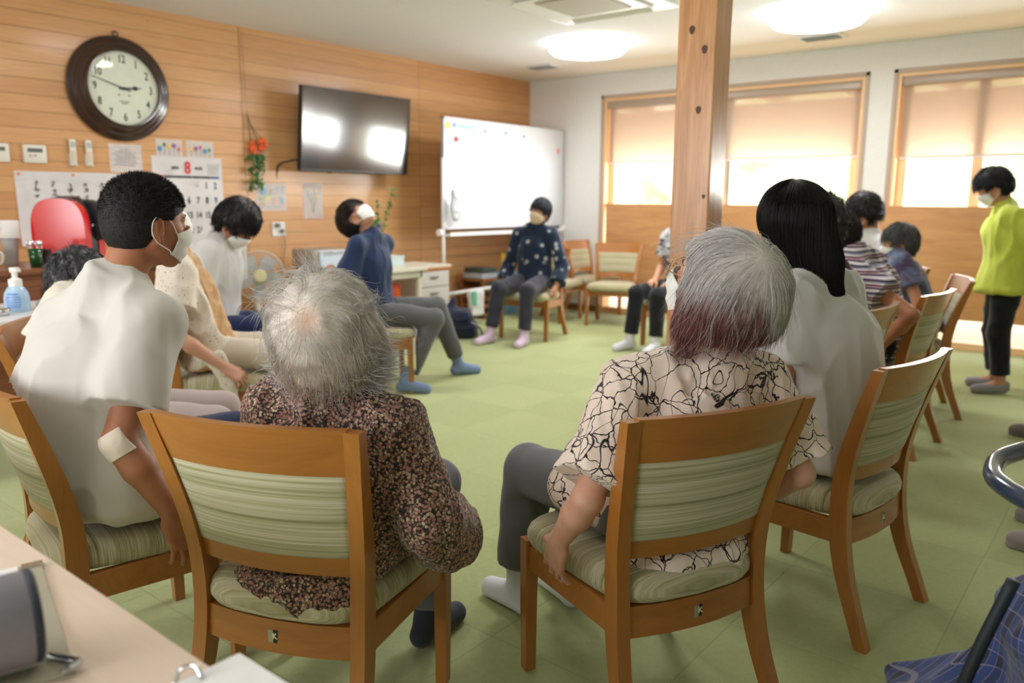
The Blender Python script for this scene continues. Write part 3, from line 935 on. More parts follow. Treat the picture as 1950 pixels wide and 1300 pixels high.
# ================================================================ PEOPLE
def skin_mat(name, rgb, rough=0.5):
    if name in _M: return _M[name]
    m = mat(name, rgb, rough, sss=0.12, spec=0.35); t = NT(m)
    c = s2l(rgb)
    n = t.noise(t.mapping(), 28, 4, 0.6); n2 = t.noise(t.mapping(), 160, 2, 0.6)
    col = t.ramp(n, [(0.3, (c[0] * .90, c[1] * .82, c[2] * .80)), (0.55, c), (0.8, (min(1, c[0] * 1.07), c[1] * 1.03, c[2] * 1.0))])
    t.color(col); t.bump(n2, 0.12, 0.001)
    return m
SK_TAN = skin_mat('skin_tanned', (168, 114, 84))
SK_OLD = skin_mat('skin_weathered', (200, 152, 128))
SK_FAIR = skin_mat('skin_fair', (214, 166, 140))
SK_MID = skin_mat('skin_medium', (196, 146, 116))

def cloth(name, rgb, rough=0.85, amt=0.04, weave=900, bump=0.25, sheen=0.2):
    if name in _M: return _M[name]
    m = mat(name, rgb, rough, sheen=sheen, spec=0.2); t = NT(m); c = s2l(rgb)
    n = t.noise(t.mapping(), weave, 2, 0.6)
    b = t.noise(t.mapping(), 7, 3)
    t.color(t.mix(0.5, t.ramp(n, [(0.3, tuple(x * (1 - amt) for x in c)), (0.7, tuple(min(1, x * (1 + amt)) for x in c))]), t.ramp(b, [(0.3, tuple(x * (1 - amt) for x in c)), (0.7, tuple(min(1, x * (1 + amt)) for x in c))])))
    t.bump(n, bump, 0.0008)
    return m
M_TEE = cloth('cream_tshirt_cotton', (200, 197, 190))
M_TEEW = cloth('white_tshirt_cotton', (204, 204, 204))
M_NAVY = cloth('navy_cotton', (34, 50, 84))
M_NAVYS = cloth('navy_shorts_cloth', (24, 42, 84))
M_BEIGE = cloth('beige_trouser_cloth', (208, 198, 182))
M_LILAC = cloth('lilac_grey_trouser_cloth', (176, 162, 160))
M_GREYT = cloth('slate_trouser_cloth', (104, 106, 112))
M_GREYD = cloth('dark_grey_trouser_cloth', (88, 90, 92))
M_BLACKT = cloth('black_trouser_cloth', (26, 28, 34))
M_INDIGO = cloth('charcoal_trouser_cloth', (52, 52, 64))
M_LIME = cloth('lime_tshirt_cotton', (192, 206, 80))
M_SOCKW = cloth('white_sock_knit', (214, 218, 226), bump=0.6)
M_SOCKN = cloth('dark_navy_sock_knit', (46, 50, 60), bump=0.6)
M_SOCKP = cloth('lilac_sock_knit', (214, 190, 218))
M_SOCKB = cloth('blue_slipper_sock', (120, 140, 178))
M_MASK = cloth('white_mask_fabric', (234, 234, 230), 0.9, 0.02, 500, 0.15)
M_MASKB = cloth('beige_mask_fabric', (205, 186, 154), 0.9)
M_MASKK = cloth('black_mask_fabric', (24, 24, 28), 0.9)
M_CORD = mat('white_elastic_cord', (236, 234, 230), 0.7)
M_EYEW = mat('eye_white', (230, 226, 220), 0.25)
M_EYEB = mat('eye_dark', (26, 18, 14), 0.15)
M_BROW = mat('brow_hair', (30, 24, 22), 0.7)

def floral_mat():
    """small dense blossoms on near-black ground"""
    m = mat('ditsy_floral_print', (90, 60, 50), 0.8, sheen=0.2, spec=0.2); t = NT(m)
    v = t.mapping()
    def vor(sc, feat='F1', loc=0.0):
        x = t.n.new('ShaderNodeTexVoronoi'); x.inputs['Scale'].default_value = sc; x.feature = feat
        t.link(t.mapping(loc=(loc, loc, loc)), x.inputs['Vector']); return x
    a = vor(160); d = a.outputs['Distance']; hue = t.sep(a.outputs['Color'])[0]
    petal = t.ramp(hue, [(0.0, s2l((152, 112, 96))), (0.3, s2l((174, 148, 122))), (0.55, s2l((146, 100, 90))), (0.8, s2l((118, 98, 76))), (0.93, s2l((190, 170, 146)))], 'CONSTANT')
    isf = t.ramp(d, [(0.0, 1.0), (0.46, 1.0), (0.60, 0.0)])
    c = t.mix(isf, s2l((46, 36, 33)), petal)
    cen = t.ramp(d, [(0.0, 1.0), (0.13, 1.0), (0.2, 0.0)])
    c = t.mix(t.math('MULTIPLY', cen, 0.55), c, s2l((84, 46, 40)))
    b = vor(260, loc=3.0); dots = t.ramp(b.outputs['Distance'], [(0.0, 1.0), (0.16, 1.0), (0.24, 0.0)])
    c = t.mix(t.math('MULTIPLY', dots, 0.35), c, s2l((214, 200, 176)))
    t.color(c); t.bump(t.noise(v, 700, 2), 0.2, 0.0008)
    return m
M_FLORAL = floral_mat()

def line_floral_mat():
    """black hand-drawn outline flowers on pale blush cotton"""
    m = mat('line_drawn_floral_print', (222, 202, 188), 0.85, sheen=0.2, spec=0.2); t = NT(m)
    base = t.mapping()
    wob = t.noise(base, 16, 3, 0.6, out='Color')
    vm = t.n.new('ShaderNodeVectorMath'); vm.operation = 'MULTIPLY_ADD'; t.link(wob, vm.inputs[0]); vm.inputs[1].default_value = (0.045, 0.045, 0.045); t.link(base, vm.inputs[2])
    def edge(sc, width, vec, off=0.0):
        x = t.n.new('ShaderNodeTexVoronoi'); x.feature = 'DISTANCE_TO_EDGE'; x.inputs['Scale'].default_value = sc
        mp = t.n.new('ShaderNodeMapping'); mp.inputs['Location'].default_value = (off, off, off); t.link(vec, mp.inputs[0]); t.link(mp.outputs[0], x.inputs['Vector'])
        return t.ramp(x.outputs['Distance'], [(0.0, 1.0), (width, 1.0), (width * 1.6, 0.0)])
    e1 = edge(17, 0.014, vm.outputs[0]); e2 = edge(9, 0.008, vm.outputs[0], 4.0)
    # contour lines of a soft noise read as looping stems
    n = t.noise(t.mapping((1, 1, 1)), 6.5, 1.5, 0.5, 0.6)
    bands = t.math('ABSOLUTE', t.math('SUBTRACT', t.math('FRACT', t.math('MULTIPLY', n, 6.0)), 0.5))
    e3 = t.ramp(bands, [(0.0, 1.0), (0.014, 1.0), (0.028, 0.0)])
    v2 = t.n.new('ShaderNodeTexVoronoi'); v2.inputs['Scale'].default_value = 10; t.link(vm.outputs[0], v2.inputs['Vector'])
    hs = t.noise(t.mapping(), 260, 2, 0.7)
    cen = t.math('MULTIPLY', t.ramp(v2.outputs['Distance'], [(0.0, 1.0), (0.10, 1.0), (0.13, 0.0)]), t.ramp(hs, [(0.42, 0.0), (0.5, 1.0)]))
    ink = t.math('MAXIMUM', t.math('MAXIMUM', e1, e3), t.math('MAXIMUM', e2, cen))
    t.color(t.mix(ink, s2l((226, 208, 194)), s2l((34, 30, 34))))
    w_ = t.noise(t.mapping((1400, 1400, 260)), 1.0, 2)
    t.bump(w_, 0.35, 0.001)
    return m
M_LINEF = line_floral_mat()

def vcol_mat(name, rough=0.5, spec=0.4, noise_amt=0.25, scale=400, sheen=0.0, alpha_edge=False):
    if name in _M: return _M[name]
    m = mat(name, (128, 128, 128), rough, spec=spec, sheen=sheen); t = NT(m)
    at = t.n.new('ShaderNodeAttribute'); at.attribute_name = 'tint'
    n = t.noise(t.mapping(), scale, 2)
    t.color(t.mix(1.0, at.outputs['Color'], t.ramp(n, [(0.3, 1 - noise_amt), (0.7, 1.0)]), 'MULTIPLY'))
    return m
M_HAIRC = vcol_mat('hair_strands', 0.38, 0.5, 0.15)
M_HAIRM = vcol_mat('hair_undermass', 0.55, 0.3, 0.18, scale=160)

def hair_fibre_mat():
    """light hair: fibres let light through"""
    m = _M['hair_strands']; n = m.node_tree; b = n.nodes['Principled BSDF']
    tl = n.nodes.new('ShaderNodeBsdfTranslucent'); mx = n.nodes.new('ShaderNodeMixShader'); mx.inputs[0].default_value = 0.3
    src = b.inputs['Base Color'].links[0].from_socket; n.links.new(src, tl.inputs[0])
    out = [x for x in n.nodes if x.type == 'OUTPUT_MATERIAL'][0]
    n.links.new(b.outputs[0], mx.inputs[1]); n.links.new(tl.outputs[0], mx.inputs[2]); n.links.new(mx.outputs[0], out.inputs[0])
hair_fibre_mat()

def hair_mat(name, rgb, rough=0.35, streak=0.35, axis_scale=(90, 90, 6)):
    if name in _M: return _M[name]
    m = mat(name, rgb, rough, spec=0.6); t = NT(m); c = s2l(rgb)
    n = t.noise(t.mapping(axis_scale), 2.0, 3, 0.6, 0.4)
    t.color(t.ramp(n, [(0.3, tuple(x * (1 - streak) for x in c)), (0.7, tuple(min(1, x * (1 + streak)) for x in c))]))
    t.bump(n, 0.8, 0.003)
    return m
M_HBLACK = hair_mat('black_hair', (26, 23, 24), 0.42)
M_HGREY = hair_mat('dark_grey_hair', (74, 74, 78), 0.5, 0.6)
M_HSALT = hair_mat('salt_and_pepper_hair', (96, 96, 100), 0.5, 0.7)

# ---- body building blocks --------------------------------------------------
def head_prims(S, c, R, s=1.0, jaw=1.0):
    L = lambda x, y, z: c + R @ (A3((x, y, z)) * s)
    S.ell(L(0, -.012, .032), A3((.076, .094, .084)) * s, R, k=.03)
    S.ell(L(0, .030, -.032), A3((.060 * jaw, .056, .076)) * s, R, k=.035)
    for q in (-1, 1):
        S.cap(L(.053 * q * jaw, -.004, -.045), L(.020 * q, .060, -.092), .017 * s, .016 * s, k=.02)
        S.ell(L(.040 * q, .056, -.022), A3((.022, .020, .020)) * s, R, k=.02)
    S.ell(L(0, .066, -.096), A3((.024, .018, .017)) * s, R, k=.015)
    S.cap(L(-.034, .073, .022), L(.034, .073, .022), .011 * s, k=.015)
    for q in (-1, 1): S.ell(L(.031 * q, .093, .0), A3((.017, .012, .010)) * s, R, k=.010, op='s')
    S.cap(L(0, .084, .008), L(0, .101, -.030), .0065 * s, .0105 * s, k=.010)
    for q in (-1, 1): S.ell(L(.011 * q, .094, -.034), A3((.008, .009, .007)) * s, R, k=.006)
    S.cap(L(-.018, .084, -.058), L(.018, .084, -.058), .0065 * s, k=.008)
    S.cap(L(-.015, .083, -.068), L(.015, .083, -.068), .0070 * s, k=.006)
    # eyelids
    for q in (-1, 1): S.ell(L(.031 * q, .078, .0), A3((.015, .0115, .0095)) * s, R, k=.004)
    # ears
    for q in (-1, 1):
        Re = R @ rotf(yaw=-22 * q)
        S.ell(L(.079 * q, -.010, -.006), A3((.009, .019, .031)) * s, Re, k=.008)
        S.ell(L(.087 * q, -.004, -.002), A3((.006, .010, .018)) * s, Re, k=.006, op='s')
        S.ell(L(.078 * q, -.002, -.036), A3((.006, .009, .010)) * s, Re, k=.006)
        S.cap(L(.084 * q, -.024, .010), L(.083 * q, -.020, -.022), .0045 * s, k=.005)

def hand_prims(S, w_, f, n, side, curl=(25, 30, 20), spread=6, thumb=(35, 20, 15), s=1.0, k=.006, fan=None):
    """w_ wrist, f finger direction, n palm-side normal; side +1 right, -1 left hand"""
    f = nrm(f); n = nrm(A3(n) - f * np.dot(n, f)); t = -np.cross(n, f) * side      # t: towards the thumb
    w_ = A3(w_)
    R = np.stack([t, f, n], 1)
    S.box(w_ + f * .046 * s, A3((.037, .044, .0125)) * s, R, rr=.012 * s, k=.012)
    S.cap(w_ - f * .01 * s, w_ + f * .03 * s, .022 * s, .025 * s, k=.015, flat=(n, .62))
    S.ell(w_ + (f * .032 + t * .024 + n * .008) * s, A3((.016, .028, .014)) * s, R, k=.012)      # thumb mound
    ln = (.074, .082, .076, .060); off = (.029, .010, -.009, -.027); rad = (.0083, .0086, .0082, .0072); base = (.084, .088, .085, .079)
    for i in range(4):
        a = math.radians((1.2 - i) * spread)
        d = f * math.cos(a) + t * math.sin(a)
        p = w_ + (f * base[i] + t * off[i]) * s
        cu = curl[i] if hasattr(curl[0], '__len__') else curl
        ax = np.cross(n, d) * -1; ang = 0; r = rad[i] * s
        S.ell(p - n * .002 * s, A3((1.15, 1.2, 1.1)) * r, R, k=.006)
        seg = (.46, .30, .24); q = p
        for j in range(3):
            ang += math.radians(cu[j])
            dj = d * math.cos(ang) + n * math.sin(ang)
            e = q + dj * ln[i] * seg[j] * s
            S.cap(q, e, r * (1.02 - .06 * j), r * (.97 - .09 * j), k=.0035)
            q = e
    a0 = math.radians(thumb[0])
    p = w_ + (f * .030 + t * .030 + n * .004) * s
    d = nrm(f * math.cos(a0) + t * math.sin(a0) + n * .25)
    inn = nrm(-t * .6 + f * .4 + n * .5); q = p; ang = 0
    for j, (l, r1, r2) in enumerate(((.036, .0125, .0105), (.030, .0105, .0095), (.024, .0095, .0075))):
        dj = nrm(d * math.cos(ang) + inn * math.sin(ang)); e = q + dj * l * s
        S.cap(q, e, r1 * s, r2 * s, k=.006); q = e; ang += math.radians(thumb[min(j + 1, 2)])

def body(J, s=1.0, fat=1.0, seat=True, hands=True, g=0.0, fine=True):
    """one continuous figure; J holds joints"""
    S = Sdf(); X = J.get('X', (1, 0, 0)); Xt = J.get('Xt', X)
    tor = J['torso']        # pelvis .. chest points
    n = len(tor)
    hw = [x * fat for x in ([.150, .130, .150, .125] if n == 4 else [.150, .150, .125])]
    hd = [x * fat for x in ([.105, .092, .105, .075] if n == 4 else [.105, .105, .075])]
    Xs = [A3(X) * (1 - i / (n - 1)) + A3(Xt) * i / (n - 1) for i in range(n)]
    hw = [x * .85 for x in hw]; hd = [x * .82 for x in hd]
    S.spine([A3(p) for p in tor], A3(hw) * s, A3(hd) * s, Xs=Xs, k=.03, ek=.06)
    c = A3(J['head']); R = J['R']
    nk = A3(J['neck']); hb = c + R @ A3((0, -.030, -.055)) * s
    S.cap(nk - A3((0, 0, .03)), hb, .054 * s, .050 * s, k=.03)
    head_prims(S, c, R, s * J.get('hs', 1.0), J.get('jaw', 1.0))
    legs_(S, J, s, fat)
    if seat: seat_cut(S, .431)
    for q, t in ((1, 'R'), (-1, 'L')):
        sh, el, wr = A3(J['sh' + t]), A3(J['el' + t]), A3(J['wr' + t])
        S.cap(nk - A3((0, 0, .012)), sh, .036 * s, .034 * s, k=.03)
        S.cap(sh, el, .042 * s * fat, .036 * s, k=.03)
        mid = el + (wr - el) * .35
        S.cap(el, mid, .036 * s, .037 * s, k=.012); S.cap(mid, wr, .036 * s, .023 * s, k=.012)
        if hands and ('hf' + t) in J:
            hk = J.get('hk' + t, {})
            hand_prims(S, wr, J['hf' + t], J['hn' + t], q, s=s * J.get('hands', .95), **hk)
    return S

def legs_(S, J, s, fat):
    for q, t in ((1, 'R'), (-1, 'L')):
        hp, kn, an = A3(J['hip' + t]), A3(J['kn' + t]), A3(J['an' + t])
        S.cap(hp, kn, .070 * s * fat, .055 * s, k=.04)
        cf = kn + (an - kn) * .35; back = J.get('calf', A3((0, -.012, 0)))
        S.cap(kn, cf + back, .052 * s, .050 * s, k=.015); S.cap(cf + back, an, .050 * s, .033 * s, k=.015)
        toe = A3(J['toe' + t]); fd = nrm(toe - an); heel = an + A3((0, 0, -.045)) - nrm(A3((fd[0], fd[1], 0))) * .028
        S.cap(an, heel, .033 * s, .026 * s, k=.012); S.cap(an - A3((0, 0, .02)), toe, .034 * s, .024 * s, k=.015)
        S.cap(heel, toe, .026 * s, .022 * s, k=.015)

def seat_cut(S, z=.431, y0=-.24, y1=.235, hx=.30):
    S.box((0, (y0 + y1) / 2, z - .15), (hx, (y1 - y0) / 2, .15), rr=.02, k=.02, op='s')

def shirt(J, s=1.0, g=.016, hem=None, sleeve=.62, sg=.022, flare=.012, collar=True, fat=1.0, hemg=.012, bottom=None, boxy=1.0, neckr=.068, sl_k=.03):
    S = Sdf(); X = J.get('X', (1, 0, 0)); Xt = J.get('Xt', X)
    tor = [A3(p) for p in J['torso']]; n = len(tor)
    if bottom is not None: tor = [A3(bottom)] + tor[0:]
    hw = [.150, .130, .150, .125] if n == 4 else [.150, .150, .125]
    hd = [.105, .092, .105, .075] if n == 4 else [.105, .105, .075]
    hw = [x * fat for x in hw]; hd = [x * fat for x in hd]
    hw[1] = max(hw[1], .140 * boxy * fat)
    if bottom is not None: hw = [hw[0] * 1.04] + hw; hd = [hd[0] * 1.06] + hd
    m = len(tor)
    Xs = [A3(X) * (1 - i / (m - 1)) + A3(Xt) * i / (m - 1) for i in range(m)]
    gg = [g + hemg * (1 - i / (m - 1)) for i in range(m)]
    S.spine(tor, [a * s + b for a, b in zip(hw, gg)], [a * s + b for a, b in zip(hd, gg)], Xs=Xs, k=.03, ek=.045)
    nk = A3(J['neck'])
    for q, t in ((1, 'R'), (-1, 'L')):
        sh, el, wr = A3(J['sh' + t]), A3(J['el' + t]), A3(J['wr' + t])
        S.cap(nk - A3((0, 0, .010)), sh, .048 * s + g * .9, .044 * s + g, k=.04)
        sl = J.get('sleeve' + t, sleeve)
        if sl <= 1:
            e = sh + (el - sh) * sl
            S.cap(sh, e, .050 * s + g, .046 * s + sg + flare, k=sl_k, fb=True)
            dn = nrm(el - sh)
            if False: S.cap(e - dn * .010, e + dn * .05, .041 * s + sg + flare, k=.003, op='s', fa=True)
        else:
            S.cap(sh, el, .050 * s + g, .042 * s + sg, k=.03)
            e = el + (wr - el) * (sl - 1)
            S.cap(el, e, .042 * s + sg, .034 * s + sg + flare, k=.02, fb=True)
    if collar:
        c = A3(J['head']); R = J['R']; hb = c + R @ A3((0, -.030, -.055)) * s; ax = nrm(hb - nk)
        S.torus(nk + ax * J.get('collar_h', .012), nrm(ax + A3((0, 0, .3)) + J.get('ctilt', A3((0, 0, 0)))), neckr * s, .0095, k=.012)
    return S

def trousers(J, s=1.0, g=.012, cuff=.93, cg=.018, fat=1.0, seat=True, knee=None):
    S = Sdf(); X = J.get('X', (1, 0, 0))
    tor = [A3(p) for p in J['torso']]
    p0 = tor[0]
    S.ell(p0 + A3((0, 0, .01)), (.136 * s * fat + g, .096 * s * fat + g, .10 * s + g), frame(np.cross((0, 0, 1), X)), k=.04)
    for t in 'RL':
        hp, kn, an = A3(J['hip' + t]), A3(J['kn' + t]), A3(J['an' + t])
        if knee is not None:
            e = hp + (kn - hp) * knee
            S.cap(hp, e, .072 * s * fat + g, .070 * s + g + cg, k=.05, fb=True)
        else:
            S.cap(hp, kn, .072 * s * fat + g, .060 * s + g, k=.05)
            e = kn + (an - kn) * cuff
            S.cap(kn, e, .058 * s + g, .040 * s + cg, k=.02, fb=True)
    if seat: seat_cut(S, .430)
    return S

def footwear(J, t, s=1.0, g=.004, up=.35, shoe=False):
    S = Sdf(); kn, an, toe = A3(J['kn' + t]), A3(J['an' + t]), A3(J['toe' + t])
    fd = nrm(toe - an); hd_ = nrm(A3((fd[0], fd[1], 0)))
    heel = an + A3((0, 0, -.045)) - hd_ * .028
    if not shoe: S.cap(an, an + (kn - an) * up, .034 * s + g, .042 * s + g, k=.015, fb=True)
    S.cap(an if not shoe else heel + A3((0, 0, .02)), heel, .033 * s + g, .027 * s + g, k=.012); S.cap(an - A3((0, 0, .02 if not shoe else .035)), toe, .034 * s + g, .025 * s + g, k=.015)
    S.cap(heel, toe, .027 * s + g, .024 * s + g, k=.015)
    S.cap(heel, toe + A3((0, 0, -.004)), .027 * s + g, .028 * s + g, k=.01)
    return S

def mask(parent, c, R, s, m, loops=True, drop=0.0, name='face_mask', thick=.0016, wrap=.60, wid=.069):
    """pleated surgical mask hugging nose, cheeks and chin, with ear loops"""
    c = A3(c); nu, nv = 24, 16; V = []; F = []
    for j in range(nv + 1):
        v = j / nv
        for i in range(nu + 1):
            u = -1 + 2 * i / nu
            a = u * 1.12
            # profile over nose (top), lips, chin (bottom)
            z = .002 - .106 * v + .010 * abs(u) * (1 - v) * 0 - .020 * (1 - v) * u * u + .030 * v * u * u
            ymid = np.interp(v, [0, .25, .5, .75, 1], [.103, .115, .105, .097, .083])
            pl = .0022 * math.sin(v * PI * 6) * (1 - abs(u) ** 3)
            x = wid * math.sin(a) / math.sin(1.12) * (1 - .16 * v * v)
            y = (ymid + pl) * (1 - (abs(u) ** 2.1) * wrap) + .006
            V.append(c + R @ (A3((x, y, z - drop)) * s))
    for j in range(nv):
        for i in range(nu):
            a = j * (nu + 1) + i; F.append((a, a + 1, a + nu + 2, a + nu + 1))
    me = np_mesh(name, np.array(V), np.array(F)); o = link(name, me, m, parent)
    md = o.modifiers.new('thickness', 'SOLIDIFY'); md.thickness = thick; md.offset = 0
    if loops:
        for q in (-1, 1):
            bm = bmesh.new()
            top = V[nu if q > 0 else 0]; bot = V[-1 if q > 0 else nv * (nu + 1)]
            L = lambda x, y, z: c + R @ (A3((x * q, y, z)) * s)
            tube(bm, smoothpath([bot, L(.071, .028, -.062), L(.079, -.006, -.044), L(.085, -.026, -.018), L(.086, -.024, .014), L(.080, -.002, .027), L(.074, .03, .010), top], 5), .0014, 6)
            oo = build('ear_loop', bm, M_CORD, o, smooth='all')
    return o

def face_bits(parent, c, R, s, closed=False, brow=M_BROW):
    c = A3(c); L = lambda x, y, z: c + R @ (A3((x, y, z)) * s)
    for q in (-1, 1):
        if not closed:
            S = Sdf(); S.ell(L(.031 * q, .0815, .0), A3((.0095, .0085, .0045)) * s, R)
            sdf_obj('eye', S, M_EYEB, parent, vox=.0015)
        else:
            bm = bmesh.new(); tube(bm, smoothpath([L(.018 * q, .0885, -.004), L(.030 * q, .0905, -.0065), L(.043 * q, .084, -.003)], 4), .0011, 5)
            build('eyelash', bm, M_BROW, parent, smooth='all')
        bm = bmesh.new(); tube(bm, smoothpath([L(.014 * q, .087, .024), L(.030 * q, .086, .030), L(.048 * q, .073, .024)], 5), [.002 * s, .0026, .003, .0032, .0034, .0034, .0032, .003, .0026, .002, .0012][:11], 6)
        build('eyebrow', bm, brow, parent, smooth='all')

def hair_cap(S, c, R, s, g=.012, back=-.075, low=-.02, top=0.0, fringe=.052, side=.02):
    """short hair volume: a shell over the cranium with the face cut away"""
    c = A3(c); L = lambda x, y, z: c + R @ (A3((x, y, z)) * s)
    S.ell(L(0, -.014, .035 + top * .5), (A3((.078, .096, .086 + top)) * s + g), R, k=.02)
    S.ell(L(0, -.045, -.010), (A3((.066, .062, .07)) * s + g), R, k=.03)
    # cut: face region and below hairline
    S.box(L(0, .10, -.06 + fringe - .052), A3((.075, .075, .085)) * s, R @ rotf(pitch=8), rr=.03, k=.012, op='s')
    for q in (-1, 1): S.box(L(.10 * q, .045, -.075 + side - .02), A3((.045, .06, .085)) * s, R, rr=.02, k=.010, op='s')
    S.plane(R @ A3((0, .25, -1)), L(0, -.07, low - .055), k=.012)
    return S

# ---- strands ---------------------------------------------------------------
def strands(name, parent, paths, radius, m, cols, sides=3):
    """paths (n, k, 3); cols (n, k, 3); one mesh of fine three-sided tubes"""
    n, k, _ = paths.shape
    d = np.empty_like(paths); d[:, 1:-1] = paths[:, 2:] - paths[:, :-2]; d[:, 0] = paths[:, 1] - paths[:, 0]; d[:, -1] = paths[:, -1] - paths[:, -2]
    d /= np.linalg.norm(d, axis=2, keepdims=True) + 1e-9
    ref = np.where(np.abs(d[..., 2:3]) > .9, A3((1, 0, 0)), A3((0, 0, 1)))
    a = np.cross(d, ref); a /= np.linalg.norm(a, axis=2, keepdims=True) + 1e-9; b = np.cross(d, a)
    tp = radius * np.interp(np.linspace(0, 1, k), [0, .1, .75, 1], [.7, 1, .8, .15])[None, :, None]
    V = []
    for j in range(sides):
        t = 2 * PI * j / sides; V.append(paths + (a * math.cos(t) + b * math.sin(t)) * tp)
    V = np.stack(V, 2)                                  # n,k,sides,3
    idx = np.arange(n * k * sides).reshape(n, k, sides)
    F = []
    for j in range(sides):
        j2 = (j + 1) % sides
        F.append(np.stack([idx[:, :-1, j], idx[:, :-1, j2], idx[:, 1:, j2], idx[:, 1:, j]], -1).reshape(-1, 4))
    me = np_mesh(name, V.reshape(-1, 3), np.concatenate(F))
    ca = me.color_attributes.new('tint', 'FLOAT_COLOR', 'POINT')
    c = np.ones((n, k, sides, 4), np.float32); c[..., :3] = cols[:, :, None, :]
    ca.data.foreach_set('color', c.ravel())
    return link(name, me, m, parent)

def grow(rng, S, roots, flow, length, k=14, lift=(-.004, .006), wander=.12, end_lift=.0, gravity=None, stick=1.0, relief=0.0):
    """strands that follow the surface of S from the roots along flow(P, t)"""
    n = len(roots); P = roots.copy(); out = [P.copy()]
    off = rng.uniform(lift[0], lift[1], n); step = length / (k - 1)
    wv = rng.normal(0, wander, (n, 3))
    for j in range(1, k):
        t = j / (k - 1)
        g = S.grad(P); d = flow(P, t) + wv + rng.normal(0, wander * .35, (n, 3))
        d = d - g * (d * g).sum(1)[:, None] * stick
        d /= np.linalg.norm(d, axis=1)[:, None] + 1e-9
        P = P + d * step[:, None]
        v = S.ev(P); tgt = off * min(1, t * 3) + end_lift * max(0, t - .6) * (1 + rng.rand(n))
        corr = np.clip(v - tgt - relief * (vnoise(P * 34) - .5), -.02, .02)
        if stick >= 1: P = P - S.grad(P) * corr[:, None]
        else: P = P - S.grad(P) * (np.minimum(corr, 0))[:, None]
        out.append(P.copy())
    return np.stack(out, 1)

def extend(rng, pth, low, lo=.02, hi=.05, grav=.6, flick=None, k=5):
    """free-hanging ends added to strands whose end lies in the mask low"""
    n = len(pth); t = pth[:, -1] - pth[:, -2]; t /= np.linalg.norm(t, axis=1)[:, None] + 1e-9
    L = np.where(low, rng.uniform(lo, hi, n), .003); P = pth[:, -1].copy(); out = [pth]
    jit = rng.normal(0, .16, (n, 3))
    for j in range(k):
        d = t * (1 - grav) + A3((0, 0, -1)) * grav + jit * (j + 1) / k
        if flick is not None: d = d + flick(P) * (j / k)
        d /= np.linalg.norm(d, axis=1)[:, None]; P = P + d * (L / k)[:, None]; out.append(P[:, None, :].copy())
    return np.concatenate(out, 1)

def surf_points(rng, S, n, cond, c, rad=.16):
    """random points on the surface of S around c that satisfy cond(P)"""
    res = []
    tot = 0
    while tot < n:
        d = rng.normal(size=(n * 2, 3)); d /= np.linalg.norm(d, axis=1)[:, None]
        P = A3(c) + d * rad
        for _ in range(8): P = P - S.grad(P) * S.ev(P)[:, None] * .95
        ok = cond(P) & (np.abs(S.ev(P)) < .003)
        P = P[ok]; res.append(P); tot += len(P)
    return np.concatenate(res)[:n]

# ---------------------------------------------------------------- front row
def person(ch, label, group=None, dz=0.0):
    return empty('person', (ch[0], ch[1], dz), rz=ch[2], label=label, cat='person', group=group)

def legs(J, x=0.0, hipy=-.03, kn=(.40, .47), an=(.40, .085), sp=(.09, .12, .11), hz=.515, toe=.14, splay=.03):
    for q, t in ((1, 'R'), (-1, 'L')):
        J['hip' + t] = (x + q * sp[0], hipy, hz); J['kn' + t] = (x + q * sp[1], kn[0], kn[1]); J['an' + t] = (x + q * sp[2], an[0], an[1])
        J['toe' + t] = (x + q * (sp[2] + splay), an[0] + toe, .030)

